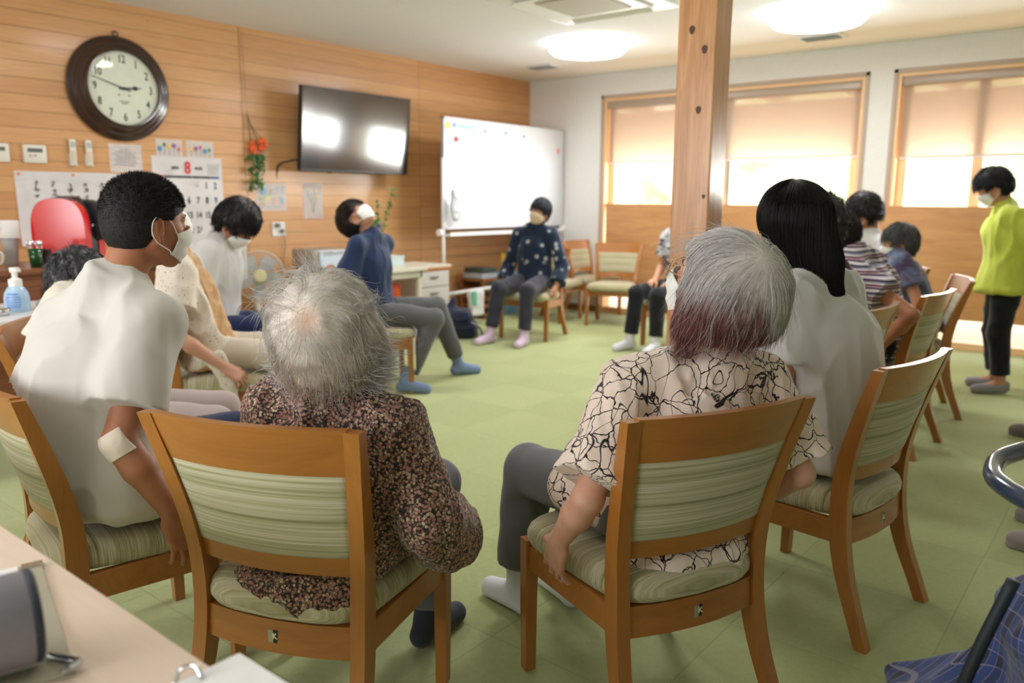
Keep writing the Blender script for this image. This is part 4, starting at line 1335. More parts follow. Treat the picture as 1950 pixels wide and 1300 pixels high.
# ===== white-haired person, brown floral blouse (back view) =====
def person_floral():
    t = person(CB, 'person seen from behind with fluffy white hair and a brown ditsy-floral blouse')
    J = dict(torso=[(.045, -.075, .50), (.050, -.085, .60), (.060, -.085, .705), (.070, -.080, .775)], neck=(.076, -.080, .815),
             head=(.088, -.085, .955), R=rotf(yaw=-4, pitch=14), shR=(.222, -.060, .752), elR=(.305, -.075, .560), wrR=(.268, .105, .462),
             shL=(-.075, -.055, .762), elL=(-.17, -.02, .560), wrL=(-.205, .11, .462),
             hfR=(-.15, .75, -.35), hnR=(-.25, -.3, -1), hfL=(.1, .75, -.35), hnL=(.2, -.3, -1), hkR=dict(curl=(35, 40, 25), spread=5))
    legs(J, .03, an=(.345, .085), kn=(.385, .465), sp=(.085, .10, .085))
    S = body(J, .92); sdf_obj('body', S, SK_OLD, t, vox=.0048)
    B = shirt(J, .92, g=.020, sleeve=1.93, sg=.030, flare=.030, hemg=.016, bottom=(.045, -.045, .448), neckr=.066, boxy=1.05, fat=1.03)
    # gathered, ballooning lower sleeves
    for q, tt in ((1, 'R'), (-1, 'L')):
        el, wr = A3(J['el' + tt]), A3(J['wr' + tt])
        B.ell(el + (wr - el) * .45 + A3((.012 * q, -.005, -.040)), (.062, .115, .066), frame(wr - el), k=.03)
        B.cap(el + (wr - el) * .93, el + (wr - el) * 1.0, .040, .036, k=.012, fb=True)
    # soft stand collar
    nk = A3(J['neck']); B.torus(nk + A3((.004, -.006, .040)), (0.05, .25, 1), .058, .015, k=.012); B.torus(nk + A3((.004, -.005, .020)), (0.05, .25, 1), .062, .015, k=.012)
    B.torus(nk + A3((.006, -.004, .004)), (0.05, .22, 1), .068, .012, k=.02)
    B.ell((.03, -.122, .405), (.195, .098, .062), k=.02)
    seat_cut(B, .432, y0=-.145); B.plane((0, 0, -1), (0, 0, .362), k=.01); B.box((0, -.311, .596), (.30, .10, .175), R=rotf(pitch=14), rr=.004, k=.01, op='s'); B.box((0, -.240, .487), (.26, .058, .032), rr=.004, k=.006, op='s')
    dsp = fsum(folds(.018, (9, 9, 4.2), 1.0), folds(.006, (26, 26, 12), 5.0))
    sdf_obj('blouse', B, M_FLORAL, t, vox=.0055, disp=dsp, damp=.018)
    T = trousers(J, .92, cuff=.90); sdf_obj('trousers', T, M_GREYT, t, vox=.008, disp=folds(.006, (8, 8, 8)), damp=.008)
    for q in 'RL': sdf_obj('sock', footwear(J, q, .92, up=.22), M_SOCKN, t, vox=.006)
    # hair
    c, R = A3(J['head']), J['R']; L = lambda x, y, z: c + R @ A3((x, y, z))
    Hs = Sdf(); Hs.ell(L(0, -.020, .030), (.104, .112, .108), R, k=.03)
    Hs.ell(L(0, -.050, -.045), (.092, .062, .082), R, k=.05)
    Hs.ell(L(.062, .005, -.050), (.048, .062, .066), R, k=.04); Hs.ell(L(-.060, .005, -.048), (.046, .062, .062), R, k=.04)
    Hs.box(L(0, .125, -.075), (.060, .07, .10), R, rr=.03, k=.02, op='s')
    sdf_obj('hair_mass', Hs, M_HAIRM, t, vox=.005, disp=lambda P: .006 - .012 * (vnoise(P * 34) - .5), damp=.014,
            colfn=lambda v: A3(s2l((240, 231, 220))) + np.clip(1 - np.linalg.norm(v - L(.030, -.105, .068), axis=1)[:, None] / .045, 0, 1) * (A3(s2l((220, 176, 152))) - A3(s2l((240, 231, 220)))))
    rng = np.random.RandomState(5)
    wh = L(.030, -.105, .068)
    hl = lambda P: (P - c) @ R
    def cond(P):
        q = hl(P); return (q[:, 2] > -.135) & ~((q[:, 1] > .06) & (q[:, 2] < .05) & (np.abs(q[:, 0]) < .05)) & (np.linalg.norm(P - wh, axis=1) > .004)
    n = 4300
    roots = surf_points(rng, Hs, n, cond, c)
    lay = vnoise(roots * 55)
    def flow(P, tt):
        o = P - wh; o /= np.linalg.norm(o, axis=1)[:, None] + 1e-6
        q = hl(P); sideways = np.outer(np.sign(q[:, 0]) * np.clip(.5 - tt, 0, 1) * .35, R[:, 0])
        curl = np.cross(o, P - c) * 2.0
        w3 = np.stack([vnoise(P * 24 + a) for a in (0, 9, 17)], 1) - .5
        return o * (1.1 - .55 * tt) + A3((0, 0, -1)) * (.25 + .9 * tt) + sideways + curl * .2 + w3 * 1.0
    ln = rng.uniform(.055, .135, n)
    pth = grow(rng, Hs, roots, flow, ln, k=12, lift=(-.003, .009), wander=.10, end_lift=.006, relief=.014)
    pth = extend(rng, pth, pth[:, -1, 2] < c[2] - .05, .010, .040, .45, flick=lambda P: (P - c) / .1 * .8)
    q = hl(pth.reshape(-1, 3)).reshape(pth.shape)
    base = np.where(rng.rand(n)[:, None] < .14, A3([s2l((186, 174, 162))]), A3([s2l((255, 252, 247))])) * rng.uniform(.82, 1.08, (n, 1))
    warm = np.clip((.02 - q[..., 2]) / .10, 0, 1)[..., None] * .75
    cols = base[:, None, :] * (1 - warm) + warm * base[:, None, :] * A3((.92, .80, .66))
    strands('hair', t, pth, .00040, M_HAIRC, cols)
    # flyaway wisps and flicked ends
    n2 = 900; r2 = surf_points(rng, Hs, n2, cond, c)
    def flow2(P, tt):
        w3 = np.stack([vnoise(P * 14 + a) for a in (3, 12, 23)], 1) - .5
        return (P - wh) / .1 * .5 + A3((0, 0, -.35)) + w3 * 3.4
    p2 = grow(rng, Hs, r2, flow2, rng.uniform(.04, .10, n2), k=12, lift=(.002, .02), wander=.5, stick=.55)
    strands('flyaway_hair', t, p2, .00032, M_HAIRC, np.tile(A3(s2l((226, 224, 222))), (n2, 12, 1)))
    n3 = 1000; side = rng.rand(n3) < .72
    r3 = np.where(side[:, None], L(.085, .0, -.055), L(-.092, -.01, -.045)) + rng.normal(0, 1, (n3, 3)) * A3((.012, .026, .026))
    k3 = 10; P = r3.copy(); out = [P.copy()]
    outw = np.where(side[:, None], R[:, 0], -R[:, 0])
    dv = rng.normal(0, .22, (n3, 3))
    for j in range(1, k3):
        tt = j / (k3 - 1); d = A3((0, 0, -1)) * (1 - 1.2 * tt) + outw * (.35 + 1.1 * tt) + R[:, 1] * .25 + dv
        P = P + d / np.linalg.norm(d, axis=1)[:, None] * rng.uniform(.0045, .0078, (n3, 1)); out.append(P.copy())
    strands('flicked_hair', t, np.stack(out, 1), .00065, M_HAIRC, np.tile(A3(s2l((228, 226, 224))), (n3, k3, 1)))
    return t
person_floral()

# ===== grey hair with reddish tips, line-drawn floral blouse, head tipped back =====
def person_line():
    t = person(CC, 'person with silver hair reddish at the tips, glasses and line-drawn floral blouse, head tipped back')
    R = rotf(yaw=24, pitch=20, roll=-3)
    J = dict(torso=[(.040, -.045, .50), (.050, -.065, .62), (.065, -.085, .750), (.080, -.095, .825)], neck=(.088, -.115, .868),
             head=(.070, -.135, 1.045), R=R, shR=(.250, -.105, .800), elR=(.325, -.175, .580), wrR=(.262, -.02, .462),
             shL=(-.098, -.070, .822), elL=(-.258, -.140, .598), wrL=(-.282, -.060, .474),
             hfL=(.10, .38, -.85), hnL=(1, .1, .15), hfR=(-.1, .5, -.8), hnR=(-1, 0, .15),
             hkL=dict(curl=(10, 26, 26), spread=13, thumb=(48, 15, 10)), hkR=dict(curl=(45, 45, 30)))
    legs(J, .0, kn=(.44, .462), an=(.46, .085), sp=(.085, .10, .085), hz=.515)
    J['anL'] = (-.115, .47, .085); J['toeL'] = (-.145, .60, .03); J['anR'] = (.045, .45, .085); J['toeR'] = (.045, .59, .03)
    S = body(J, .96); sdf_obj('body', S, SK_OLD, t, vox=.0045)
    B = shirt(J, .96, g=.020, sleeve=.86, sg=.020, flare=.022, hemg=.022, bottom=(.040, -.04, .447), neckr=.070, fat=1.05, boxy=1.08)
    dsp = fsum(folds(.014, (8, 8, 4.5), 2.0), folds(.004, (25, 25, 12), 8.0))
    # the hem spreads over the seat and thigh
    B.ell((-.055, .07, .52), (.165, .15, .092), k=.04); B.ell((.03, -.118, .408), (.175, .092, .056), k=.02)
    seat_cut(B, .433, y0=-.145); B.plane((0, 0, -1), (0, 0, .385), k=.01); B.box((0, -.311, .596), (.30, .10, .175), R=rotf(pitch=14), rr=.004, k=.01, op='s'); B.box((0, -.240, .487), (.26, .058, .032), rr=.004, k=.006, op='s')
    sdf_obj('blouse', B, M_LINEF, t, vox=.0055, disp=dsp, damp=.016)
    T = trousers(J, .96, cuff=.80, cg=.030, g=.016)
    sdf_obj('trousers', T, M_GREYT, t, vox=.007, disp=folds(.008, (9, 6, 9)), damp=.01)
    for q in 'RL': sdf_obj('sock', footwear(J, q, .96, up=.25), M_SOCKW, t, vox=.005)
    c = A3(J['head']); L = lambda x, y, z: c + R @ A3((x, y, z))
    mask(t, c, R, .96, M_MASK, wrap=.52, wid=.067)
    face_bits(t, c, R, .96, closed=False)
    # glasses
    g = empty('glasses'); g.parent = t
    bm = bmesh.new(); 
    for q in (-1, 1):
        ring = [L(.033 * q + .026 * math.cos(a), .108 - .012 * math.cos(a) * q, .000 + .019 * math.sin(a)) for a in [2 * PI * i / 28 for i in range(29)]]
        tube(bm, ring, .0011, 6, cap=False)
    tube(bm, smoothpath([L(-.008, .112, .003), L(0, .116, .006), L(.008, .112, .003)], 4), .0012, 6)
    build('rim', bm, mat('gold_metal', (196, 150, 96), 0.25, metal=1.0), g, smooth='all')
    for q in (-1, 1):
        bm = bmesh.new(); tube(bm, smoothpath([L(.059 * q, .097, .004), L(.076 * q, .045, .005), L(.082 * q, -.005, .008), L(.084 * q, -.025, -.012)], 5), .0014, 6)
        build('temple', bm, mat('gold_metal'), g, smooth='all')
        bm = bmesh.new(); prism(bm, [(.0255 * math.cos(a), .0185 * math.sin(a)) for a in [2 * PI * i / 24 for i in range(24)]], (0, 0, .0008))
        n_ = R @ rotf(yaw=-24 * q) ; M4 = Matrix([list(n_[0]) + [0], list(n_[1]) + [0], list(n_[2]) + [0], [0, 0, 0, 1]])
        build('lens', bm, M_GLASS, g).matrix_local = Matrix.Translation(Vector(L(.033 * q, .107, 0))) @ M4 @ Matrix.Rotation(PI / 2, 4, 'X')
    # hair: chin-length bob
    Hs = Sdf(); Hs.ell(L(0, -.030, .030), (.108, .122, .104), R, k=.03)
    Hs.ell(c + A3((.022, -.040, -.050)), (.126, .104, .092), R, k=.05)
    Hs.ell(L(-.082, -.018, -.078), (.030, .045, .050), R, k=.04); Hs.ell(L(.082, -.018, -.078), (.030, .045, .050), R, k=.04)
    Hs.box(L(0, .112, -.070), (.13, .082, .125), R @ rotf(pitch=-10), rr=.03, k=.02, op='s')
    Hs.plane((0, 0, -1), c + A3((0, 0, -.125)), k=.03)
    kz = lambda v: np.clip((c[2] - v[:, 2:3] - .11) / .05, 0, 1)
    under = lambda v: A3(s2l((222, 214, 210))) * (1 - kz(v)) + kz(v) * A3(s2l((150, 88, 80)))
    sdf_obj('hair_mass', Hs, M_HAIRM, t, vox=.006, disp=lambda P: .005 - .006 * (vnoise(P * 34) - .5), damp=.012, colfn=under)
    rng = np.random.RandomState(8)
    wh = L(-.035, -.095, .100)
    hl = lambda P: (P - c) @ R
    def cond(P):
        q = hl(P); return (P[:, 2] > c[2] - .11) & ~((q[:, 1] > .03) & (q[:, 2] < .04))
    n = 5600; roots = surf_points(rng, Hs, n, cond, c)
    def flow(P, tt):
        o = P - wh; o /= np.linalg.norm(o, axis=1)[:, None] + 1e-6
        w3 = np.stack([vnoise(P * 16 + a) for a in (0, 9, 17)], 1) - .5
        return o * (1.2 - .5 * tt) + (A3((0, 0, -1)) * .7 - R[:, 2] * .5) * (.15 + 1.0 * tt) + w3 * .55
    ln = rng.uniform(.08, .185, n)
    pth = grow(rng, Hs, roots, flow, ln, k=14, lift=(-.003, .007), wander=.08, end_lift=.003, relief=.009)
    pth = extend(rng, pth, pth[:, -1, 2] < c[2] - .075, .015, .060, .6)
    q = hl(pth.reshape(-1, 3)).reshape(pth.shape)
    base = np.where(rng.rand(n)[:, None] < .16, A3([s2l((186, 176, 170))]), A3([s2l((255, 252, 250))])) * rng.uniform(.82, 1.08, (n, 1))
    red = A3([s2l((152, 82, 74))]) * rng.uniform(.55, 1.25, (n, 1))
    hgt = (c[2] - pth[..., 2]) + .45 * np.clip(q[..., 1] - .01, 0, 1) + .085 * np.clip((-.03 - q[..., 0]) / .04, 0, 1) + .03 * np.clip((q[..., 0] - .06) / .03, 0, 1) + rng.normal(0, .014, n)[:, None]
    k_ = np.clip((hgt - .088) / .045, 0, 1)[..., None] * .92
    cols = base[:, None, :] * (1 - k_) + red[:, None, :] * k_
    strands('hair', t, pth, .00042, M_HAIRC, cols)
    n2 = 500; r2 = surf_points(rng, Hs, n2, cond, c)
    def flow2(P, tt):
        w3 = np.stack([vnoise(P * 10 + a) for a in (3, 12, 23)], 1) - .5
        return (P - wh) / .1 * .8 + A3((0, 0, -.5)) + w3 * 2.2
    p2 = grow(rng, Hs, r2, flow2, rng.uniform(.05, .12, n2), k=12, lift=(.002, .014), wander=.3, stick=.6)
    strands('flyaway_hair', t, p2, .0003, M_HAIRC, np.tile(A3(s2l((210, 206, 204))), (n2, 12, 1)))
    return t
person_line()

# ===== buzz-cut person in cream T-shirt, profile to the right =====
def person_tee():
    t = person(CA, 'person with buzzed black hair, white mask and cream T-shirt, gauze taped on the elbow')
    Xt = nrm((.86, .50, 0)); R = rotf(yaw=7, pitch=-5, roll=4)
    J = dict(X=(.98, .2, 0), Xt=tuple(Xt), torso=[(.03, -.04, .52), (.02, -.065, .66), (.005, -.045, .83), (.0, -.02, .93)], neck=(.0, .015, 1.005),
             head=(.0, .112, 1.165), R=R, shR=(.140, .055, .925), elR=(.225, -.060, .665), wrR=(.278, .035, .474),
             shL=(-.118, -.070, .905), elL=(-.165, -.135, .665), wrL=(-.235, -.02, .475),
             hfR=(.02, .25, -.95), hnR=(-1, .05, .1), hfL=(0, .3, -.9), hnL=(1, 0, 0),
             hkR=dict(curl=(10, 26, 26), spread=10, thumb=(40, 10, 10)), hkL=dict(curl=(45, 45, 30)), hs=.925, collar_h=.022, ctilt=A3((.1, .25, 0)))
    legs(J, .02, kn=(.47, .49), an=(.45, .09), sp=(.095, .12, .11), hz=.525)
    S = body(J, 1.06); sdf_obj('body', S, SK_TAN, t, vox=.0045)
    B = shirt(J, 1.06, g=.026, sleeve=.72, sg=.026, flare=.016, hemg=.026, bottom=(.03, -.03, .440), neckr=.064, boxy=1.08, fat=1.0)
    seat_cut(B, .432)
    Rf = frame((.3, .2, -1), (1, 0, 0))
    dsp = fsum(folds(.013, (10, 10, 1.8), 3.0), folds(.002, (18, 18, 8), 9.0))
    sdf_obj('tshirt', B, M_TEE, t, vox=.006, disp=dsp, damp=.02)
    T = trousers(J, 1.06, knee=.8); sdf_obj('shorts', T, M_NAVYS, t, vox=.009, disp=folds(.006, (8, 8, 8)), damp=.008)
    for q in 'RL': sdf_obj('sock', footwear(J, q, 1.0, up=.3), M_SOCKW, t, vox=.007)
    c = A3(J['head']); L = lambda x, y, z: c + R @ A3((x, y, z))
    mask(t, c, R, .98, M_MASK); face_bits(t, c, R, .98)
    # gauze square with tape over the point of the right elbow
    el = A3(J['elR']); nn = nrm((.72, -.68, .05)); u_ = nrm(np.cross((0, 0, 1), nn)); w_ = np.cross(nn, u_)
    u2 = u_ * math.cos(.55) + w_ * math.sin(.55); w2 = -u_ * math.sin(.55) + w_ * math.cos(.55)
    G = Sdf(); G.P = [(lambda P: S.ev(P) - .0038 - .0025 * (vnoise(P * 90) - .5), 'u', .01)]
    G.box(el + nn * .040 + A3((0, 0, -.004)), (.036, .040, .032), np.stack([u2, nn, w2], 1), rr=.003, k=.001, op='i')
    G.lo = el - .08; G.hi = el + .09
    sdf_obj('taped_gauze', G, cloth('gauze_tape', (226, 212, 196), 0.45, .06, 400), t, vox=.0025)
    # buzzed hair
    Hs = Sdf(); hair_cap(Hs, c, R, .98, g=.0075, low=-.035, fringe=.066, side=.026)
    sdf_obj('hair_mass', Hs, mat('buzz_under', (20, 17, 17), 0.75), t, vox=.0045, disp=lambda P: .002 * (vnoise(P * 160) - .3), damp=.004)
    rng = np.random.RandomState(2)
    hl = lambda P: (P - c) @ R / .98
    def cond(P):
        q = hl(P); return (q[:, 2] > -.085) & ((q[:, 1] < .035) | (q[:, 2] > .052))
    n = 22000; roots = surf_points(rng, Hs, n, cond, c, .17)
    g = Hs.grad(roots); q = hl(roots)
    top = np.clip((q[:, 2] - .0) / .08, 0, 1)
    ln = (.0035 + .0085 * top) * rng.uniform(.6, 1.15, n)
    d = g + R[:, 1] * .35 * top[:, None] - R[:, 2] * .55 * (1 - top[:, None]) + rng.normal(0, .22, (n, 3)); d /= np.linalg.norm(d, axis=1)[:, None]
    k_ = 3; pth = np.stack([roots - g * .002 + d * ln[:, None] * j / (k_ - 1) for j in range(k_)], 1)
    cols = np.tile(A3(s2l((26, 22, 23))) * rng.uniform(.5, 1.5, (n, 1))[:, None, :], (1, k_, 1))
    strands('hair', t, pth, .00042, M_HAIRC, cols)
    return t
person_tee()

# ===== long straight black hair, white T-shirt =====
def person_long():
    t = person(CDD, 'person seen from behind with long straight black hair and a white T-shirt')
    R = rotf(yaw=-38, pitch=-6, roll=-4)
    J = dict(torso=[(.0, -.03, .52), (.0, -.035, .66), (.0, .00, .84), (.0, .035, .95)], neck=(.0, .060, 1.015),
             head=(-.01, .135, 1.165), R=R, shR=(.16, .04, .945), elR=(.22, .02, .70), wrR=(.16, .20, .52),
             shL=(-.16, .04, .945), elL=(-.215, .03, .70), wrL=(-.15, .21, .52), hfR=(-.3, .9, -.2), hnR=(0, -.2, -1), hfL=(.3, .9, -.2), hnL=(0, -.2, -1))
    legs(J, 0, kn=(.44, .47))
    S = body(J, 1.0); sdf_obj('body', S, SK_MID, t, vox=.006)
    B = shirt(J, 1.0, g=.020, sleeve=.70, sg=.026, flare=.016, hemg=.034, bottom=(0, -.03, .442), neckr=.062, boxy=1.10)
    B.ell((0, .10, .50), (.19, .13, .08), k=.05); seat_cut(B, .432)
    dsp = fsum(folds(.015, (10, 10, 1.8), 4.0), folds(.003, (20, 20, 8), 9.0))
    sdf_obj('tshirt', B, M_TEEW, t, vox=.0065, disp=dsp, damp=.018)
    T = trousers(J, 1.0); sdf_obj('trousers', T, M_BLACKT, t, vox=.009, disp=folds(.006, (8, 8, 8)), damp=.008)
    for q in 'RL': sdf_obj('sock', footwear(J, q, .96, up=.25), M_SOCKW, t, vox=.007)
    c = A3(J['head']); L = lambda x, y, z: c + R @ A3((x, y, z))
    mask(t, c, R, .98, M_MASK)
    Hs = Sdf(); Hs.ell(L(0, -.018, .028), (.100, .112, .104), R, k=.03)
    Hs.cap(L(0, -.045, .0), c + A3((.0, -.075, -.115)), .096, .088, k=.04)
    Hs.cap(c + A3((.0, -.060, -.075)), c + A3((.0, -.150, -.225)), .088, .050, k=.04, flat=(nrm((0, 1, -.55)), .62))
    Hs.box(L(0, .135, -.07), (.075, .065, .13), R, rr=.02, k=.02, op='s')
    sdf_obj('hair_mass', Hs, M_HBLACK, t, vox=.0065, disp=lambda P: .004 * (vnoise(P * A3((40, 40, 6))) - .2), damp=.01)
    rng = np.random.RandomState(12); wh = L(0, -.05, .118); hl = lambda P: (P - c) @ R
    cond = lambda P: (hl(P)[:, 2] > -.05) & ~((hl(P)[:, 1] > .07) & (hl(P)[:, 2] < .02))
    n = 8000; roots = surf_points(rng, Hs, n, cond, c)
    def flow(P, tt):
        o = P - wh; o /= np.linalg.norm(o, axis=1)[:, None] + 1e-6
        back = np.clip((c[2] - .02 - P[:, 2]) / .1, 0, 1)[:, None]
        return o * (1 - tt) * .9 + A3((0, 0, -1.3)) * (.4 + tt) + back * A3((0, -.30, 0))
    ln = rng.uniform(.15, .36, n)
    pth = grow(rng, Hs, roots, flow, ln, k=16, lift=(-.002, .005), wander=.04, end_lift=.0)
    cols = np.tile((A3(s2l((24, 20, 22))) * rng.uniform(.6, 1.5, (n, 1)))[:, None, :], (1, 16, 1))
    strands('hair', t, pth, .0006, M_HAIRC, cols)
    return t
person_long()

# ---------------------------------------------------------------- people further round the circle
HAIRRGB = {'black_hair': s2l((30, 27, 28)), 'dark_grey_hair': s2l((84, 84, 88)), 'salt_and_pepper_hair': s2l((120, 120, 124)), 'dark_brown_hair': s2l((44, 34, 30)), 'blue_black_hair': s2l((38, 44, 56)), 'greying_curly_hair': s2l((58, 54, 55)), 'dark_cropped_hair': s2l((48, 42, 42)), 'cropped_black_hair': s2l((38, 40, 48))}
def gen(ch, label, s=.94, lean=(4, 10), bend=0.0, x0=0.0, y0=-.05, head=(0, 0, 0), hoff=(0, 0, 0), arms='grip', armR=None, armL=None, leg=None, legJ=None,
        skin=None, top=None, sleeve=.62, topname='shirt', bottom=None, botkind='trousers', sock=None, footname='sock', hair='short', hmat=None, hg=.014, msk=None,
        closed=False, vox=.009, fat=1.0, stand=False, shoe=False, topkw=None, jaw=1.0, brow=None, hname='hair', elbow=None, twist=0.0):
    t = person(ch, label)
    z0 = .82 * s if stand else .515
    R = math.radians
    p0 = A3((x0, y0, z0)); d1 = A3((0, math.sin(R(lean[0])), math.cos(R(lean[0])))); d2 = A3((math.sin(R(bend)), math.sin(R(lean[1])), math.cos(R(lean[1])))); d2 /= np.linalg.norm(d2)
    p1 = p0 + d1 * .15 * s; p2 = p1 + d2 * .17 * s; p3 = p2 + d2 * .12 * s
    nk = p3 + d2 * .065 * s
    HR = rotf(*head)
    hc = nk + (d2 * .35 + A3((0, 0, 1)) * .65) * .075 * s + HR @ A3((0, .018, .080)) * s + A3(hoff)
    X = A3((math.cos(R(twist)), -math.sin(R(twist)), -math.tan(R(bend)) * .6)); X /= np.linalg.norm(X)
    J = dict(torso=[p0, p1, p2, p3], X=(1, 0, 0), Xt=tuple(X), neck=nk, head=hc, R=HR, jaw=jaw)
    for q, tt in ((1, 'R'), (-1, 'L')):
        sh = p3 + X * q * .165 * s * (1 + (fat - 1) * .3) + A3((0, .0, .0)); J['sh' + tt] = sh
        if arms == 'grip':
            J['el' + tt] = sh + A3((q * .085, -.10, -.235)) * s; J['wr' + tt] = A3((q * .262 + x0 * .3, .0, .455)); J['hf' + tt] = (0, .35, -.9); J['hn' + tt] = (-q, 0, .15); J['hk' + tt] = dict(curl=(45, 45, 30))
        elif arms == 'lap':
            J['el' + tt] = sh + A3((q * .055, .02, -.26)) * s; J['wr' + tt] = A3((q * .10 + x0, .20, .575)); J['hf' + tt] = (-q * .2, 1, -.25); J['hn' + tt] = (0, -.2, -1)
        else:
            J['el' + tt] = sh + A3((q * .06, -.03, -.27)) * s; J['wr' + tt] = J['el' + tt] + A3((-q * .01, .06, -.22)) * s; J['hf' + tt] = (0, .1, -1); J['hn' + tt] = (-q, 0, 0); J['hk' + tt] = dict(curl=(20, 20, 15))
    for a, tt in ((armR, 'R'), (armL, 'L')):
        if a:
            for k, v in a.items(): J[k + tt] = v
    if stand:
        for q, tt in ((1, 'R'), (-1, 'L')):
            J['hip' + tt] = (q * .085, 0, .78 * s); J['kn' + tt] = (q * .09, .02, .43 * s); J['an' + tt] = (q * .09, -.02, .085); J['toe' + tt] = (q * .115, .12, .03)
    else: legs(J, x0, **(leg or {}))
    if legJ: J.update(legJ)
    S = body(J, s, fat, seat=not stand); sdf_obj('body', S, skin or SK_MID, t, vox=vox * .72)
    kw = dict(g=.016, sleeve=sleeve, sg=.024, flare=.016, hemg=.02, fat=fat, neckr=.062, boxy=1.06)
    kw.update(topkw or {})
    bt = p0 + A3((0, .005, -.07 if not stand else -.09))
    B = shirt(J, s, bottom=bt, **kw)
    if not stand: seat_cut(B, .433, y0=-.17)
    sdf_obj(topname, B, top, t, vox=vox, disp=fsum(folds(.014, (8, 8, 3.4), ch[0] * 7), folds(.004, (20, 20, 9), 5)), damp=.016)
    if botkind == 'shorts': T = trousers(J, s, knee=.80, cg=.02, fat=fat, seat=not stand)
    else: T = trousers(J, s, cuff=.86, cg=.022, fat=fat, seat=not stand)
    sdf_obj(botkind, T, bottom, t, vox=vox, disp=folds(.008, (8, 8, 8), ch[1]), damp=.01)
    if sock:
        for q in 'RL': sdf_obj(footname, footwear(J, q, s, up=.2, shoe=shoe), sock, t, vox=vox * .8)
    c = hc; hs = s
    Hs = Sdf()
    if hair == 'short': hair_cap(Hs, c, HR, hs, g=hg, low=-.02, fringe=.062, side=.022); dn, da = (lambda P: .004 * (vnoise(P * 70) - .5)), .006
    elif hair == 'bowl':
        hair_cap(Hs, c, HR, hs, g=hg, low=-.03, fringe=.040, side=.0, top=.006); dn, da = (lambda P: .008 * (vnoise(P * 34) - .5)), .01
    elif hair == 'curly': hair_cap(Hs, c, HR, hs, g=hg, low=-.03, fringe=.060, side=.005); dn, da = (lambda P: .020 * (vnoise(P * 62) - .55) + .008 * (vnoise(P * 130) - .5)), .02
    elif hair == 'long': hair_cap(Hs, c, HR, hs, g=hg, low=-.05, fringe=.055, side=-.03); dn, da = (lambda P: .008 * (vnoise(P * 40) - .5)), .01
    sdf_obj(hname, Hs, hmat or M_HBLACK, t, vox=vox * .6, disp=dn, damp=da)
    if True:
        rng = np.random.RandomState(int(abs(ch[0] * 100)) + 1); n = 2600; hl = lambda P: (P - c) @ HR / hs
        cond = lambda P: (hl(P)[:, 2] > -.075) & ~((hl(P)[:, 1] > .055) & (hl(P)[:, 2] < .045))
        roots = surf_points(rng, Hs, n, cond, c); wh = c + HR @ A3((0, -.07, .10)) * hs
        wv = {'curly': 1.6, 'short': .5, 'bowl': .25}.get(hair, .4)
        def flow(P, tt):
            o = P - wh; o /= np.linalg.norm(o, axis=1)[:, None] + 1e-6
            w3 = np.stack([vnoise(P * 40 + a) for a in (0, 9, 17)], 1) - .5
            return o - HR[:, 2] * .4 + w3 * wv * 2
        pth = grow(rng, Hs, roots, flow, rng.uniform(.02, .05, n), k=6, lift=(.0, .010 if hair != 'bowl' else .006), wander=.25, stick=.8)
        hc_ = A3(HAIRRGB.get((hmat or M_HBLACK).name, (.012, .010, .011)))
        strands('hair_wisp', t, pth, .0011, M_HAIRC, np.tile((hc_ * rng.uniform(.5, 1.7, (n, 1)))[:, None, :], (1, 6, 1)))
    if msk: mask(t, c, HR, hs, msk)
    face_bits(t, c, HR, hs, closed=closed, brow=brow or M_BROW)
    return t, J, S

def pattern(name, cols, scale, rough=.85, kind='voronoi', stretch=(1, 1, 1)):
    m = mat(name, (128, 128, 128), rough, sheen=.2, spec=.2); t = NT(m)
    v = t.mapping(stretch)
    if kind == 'voronoi':
        x = t.n.new('ShaderNodeTexVoronoi'); x.inputs['Scale'].default_value = scale; t.link(v, x.inputs['Vector'])
        f = x.outputs['Distance']
    elif kind == 'noise': f = t.noise(v, scale, 3, .6, .8)
    elif kind == 'band':
        X, Y, Z = t.sep(v); n = t.noise(t.mapping(), 5, 2)
        f = t.math('FRACT', t.math('MULTIPLY', t.math('ADD', Z, t.math('MULTIPLY', n, .02)), scale))
    t.color(t.ramp(f, [(p, s2l(c)) for p, c in cols], 'CONSTANT' if kind == 'band' else 'LINEAR'))
    t.bump(t.noise(t.mapping(), 600, 2), .2, .001)
    return m
M_POLKA = pattern('navy_flower_dot_print', [(0.0, (176, 178, 176)), (.20, (160, 164, 168)), (.30, (30, 44, 66)), (1, (24, 36, 58))], 13)
M_MONO = pattern('black_white_leaf_print', [(0.0, (40, 40, 46)), (.42, (52, 52, 58)), (.50, (196, 196, 200)), (1, (224, 224, 226))], 14, kind='noise', stretch=(1, 1, 1.6))
M_STRIPED = pattern('maroon_white_stripe_knit', [(0.0, (205, 202, 210)), (.22, (62, 38, 62)), (.36, (170, 150, 160)), (.46, (96, 50, 66)), (.60, (196, 192, 200)), (.72, (120, 124, 140)), (.84, (56, 44, 68))], 17, kind='band')
M_HAWAII = pattern('purple_blue_batik_print', [(0.25, (58, 56, 84)), (.42, (92, 76, 108)), (.52, (96, 120, 150)), (.62, (112, 72, 92)), (.8, (150, 140, 160))], 9, kind='noise')
M_LACE = None
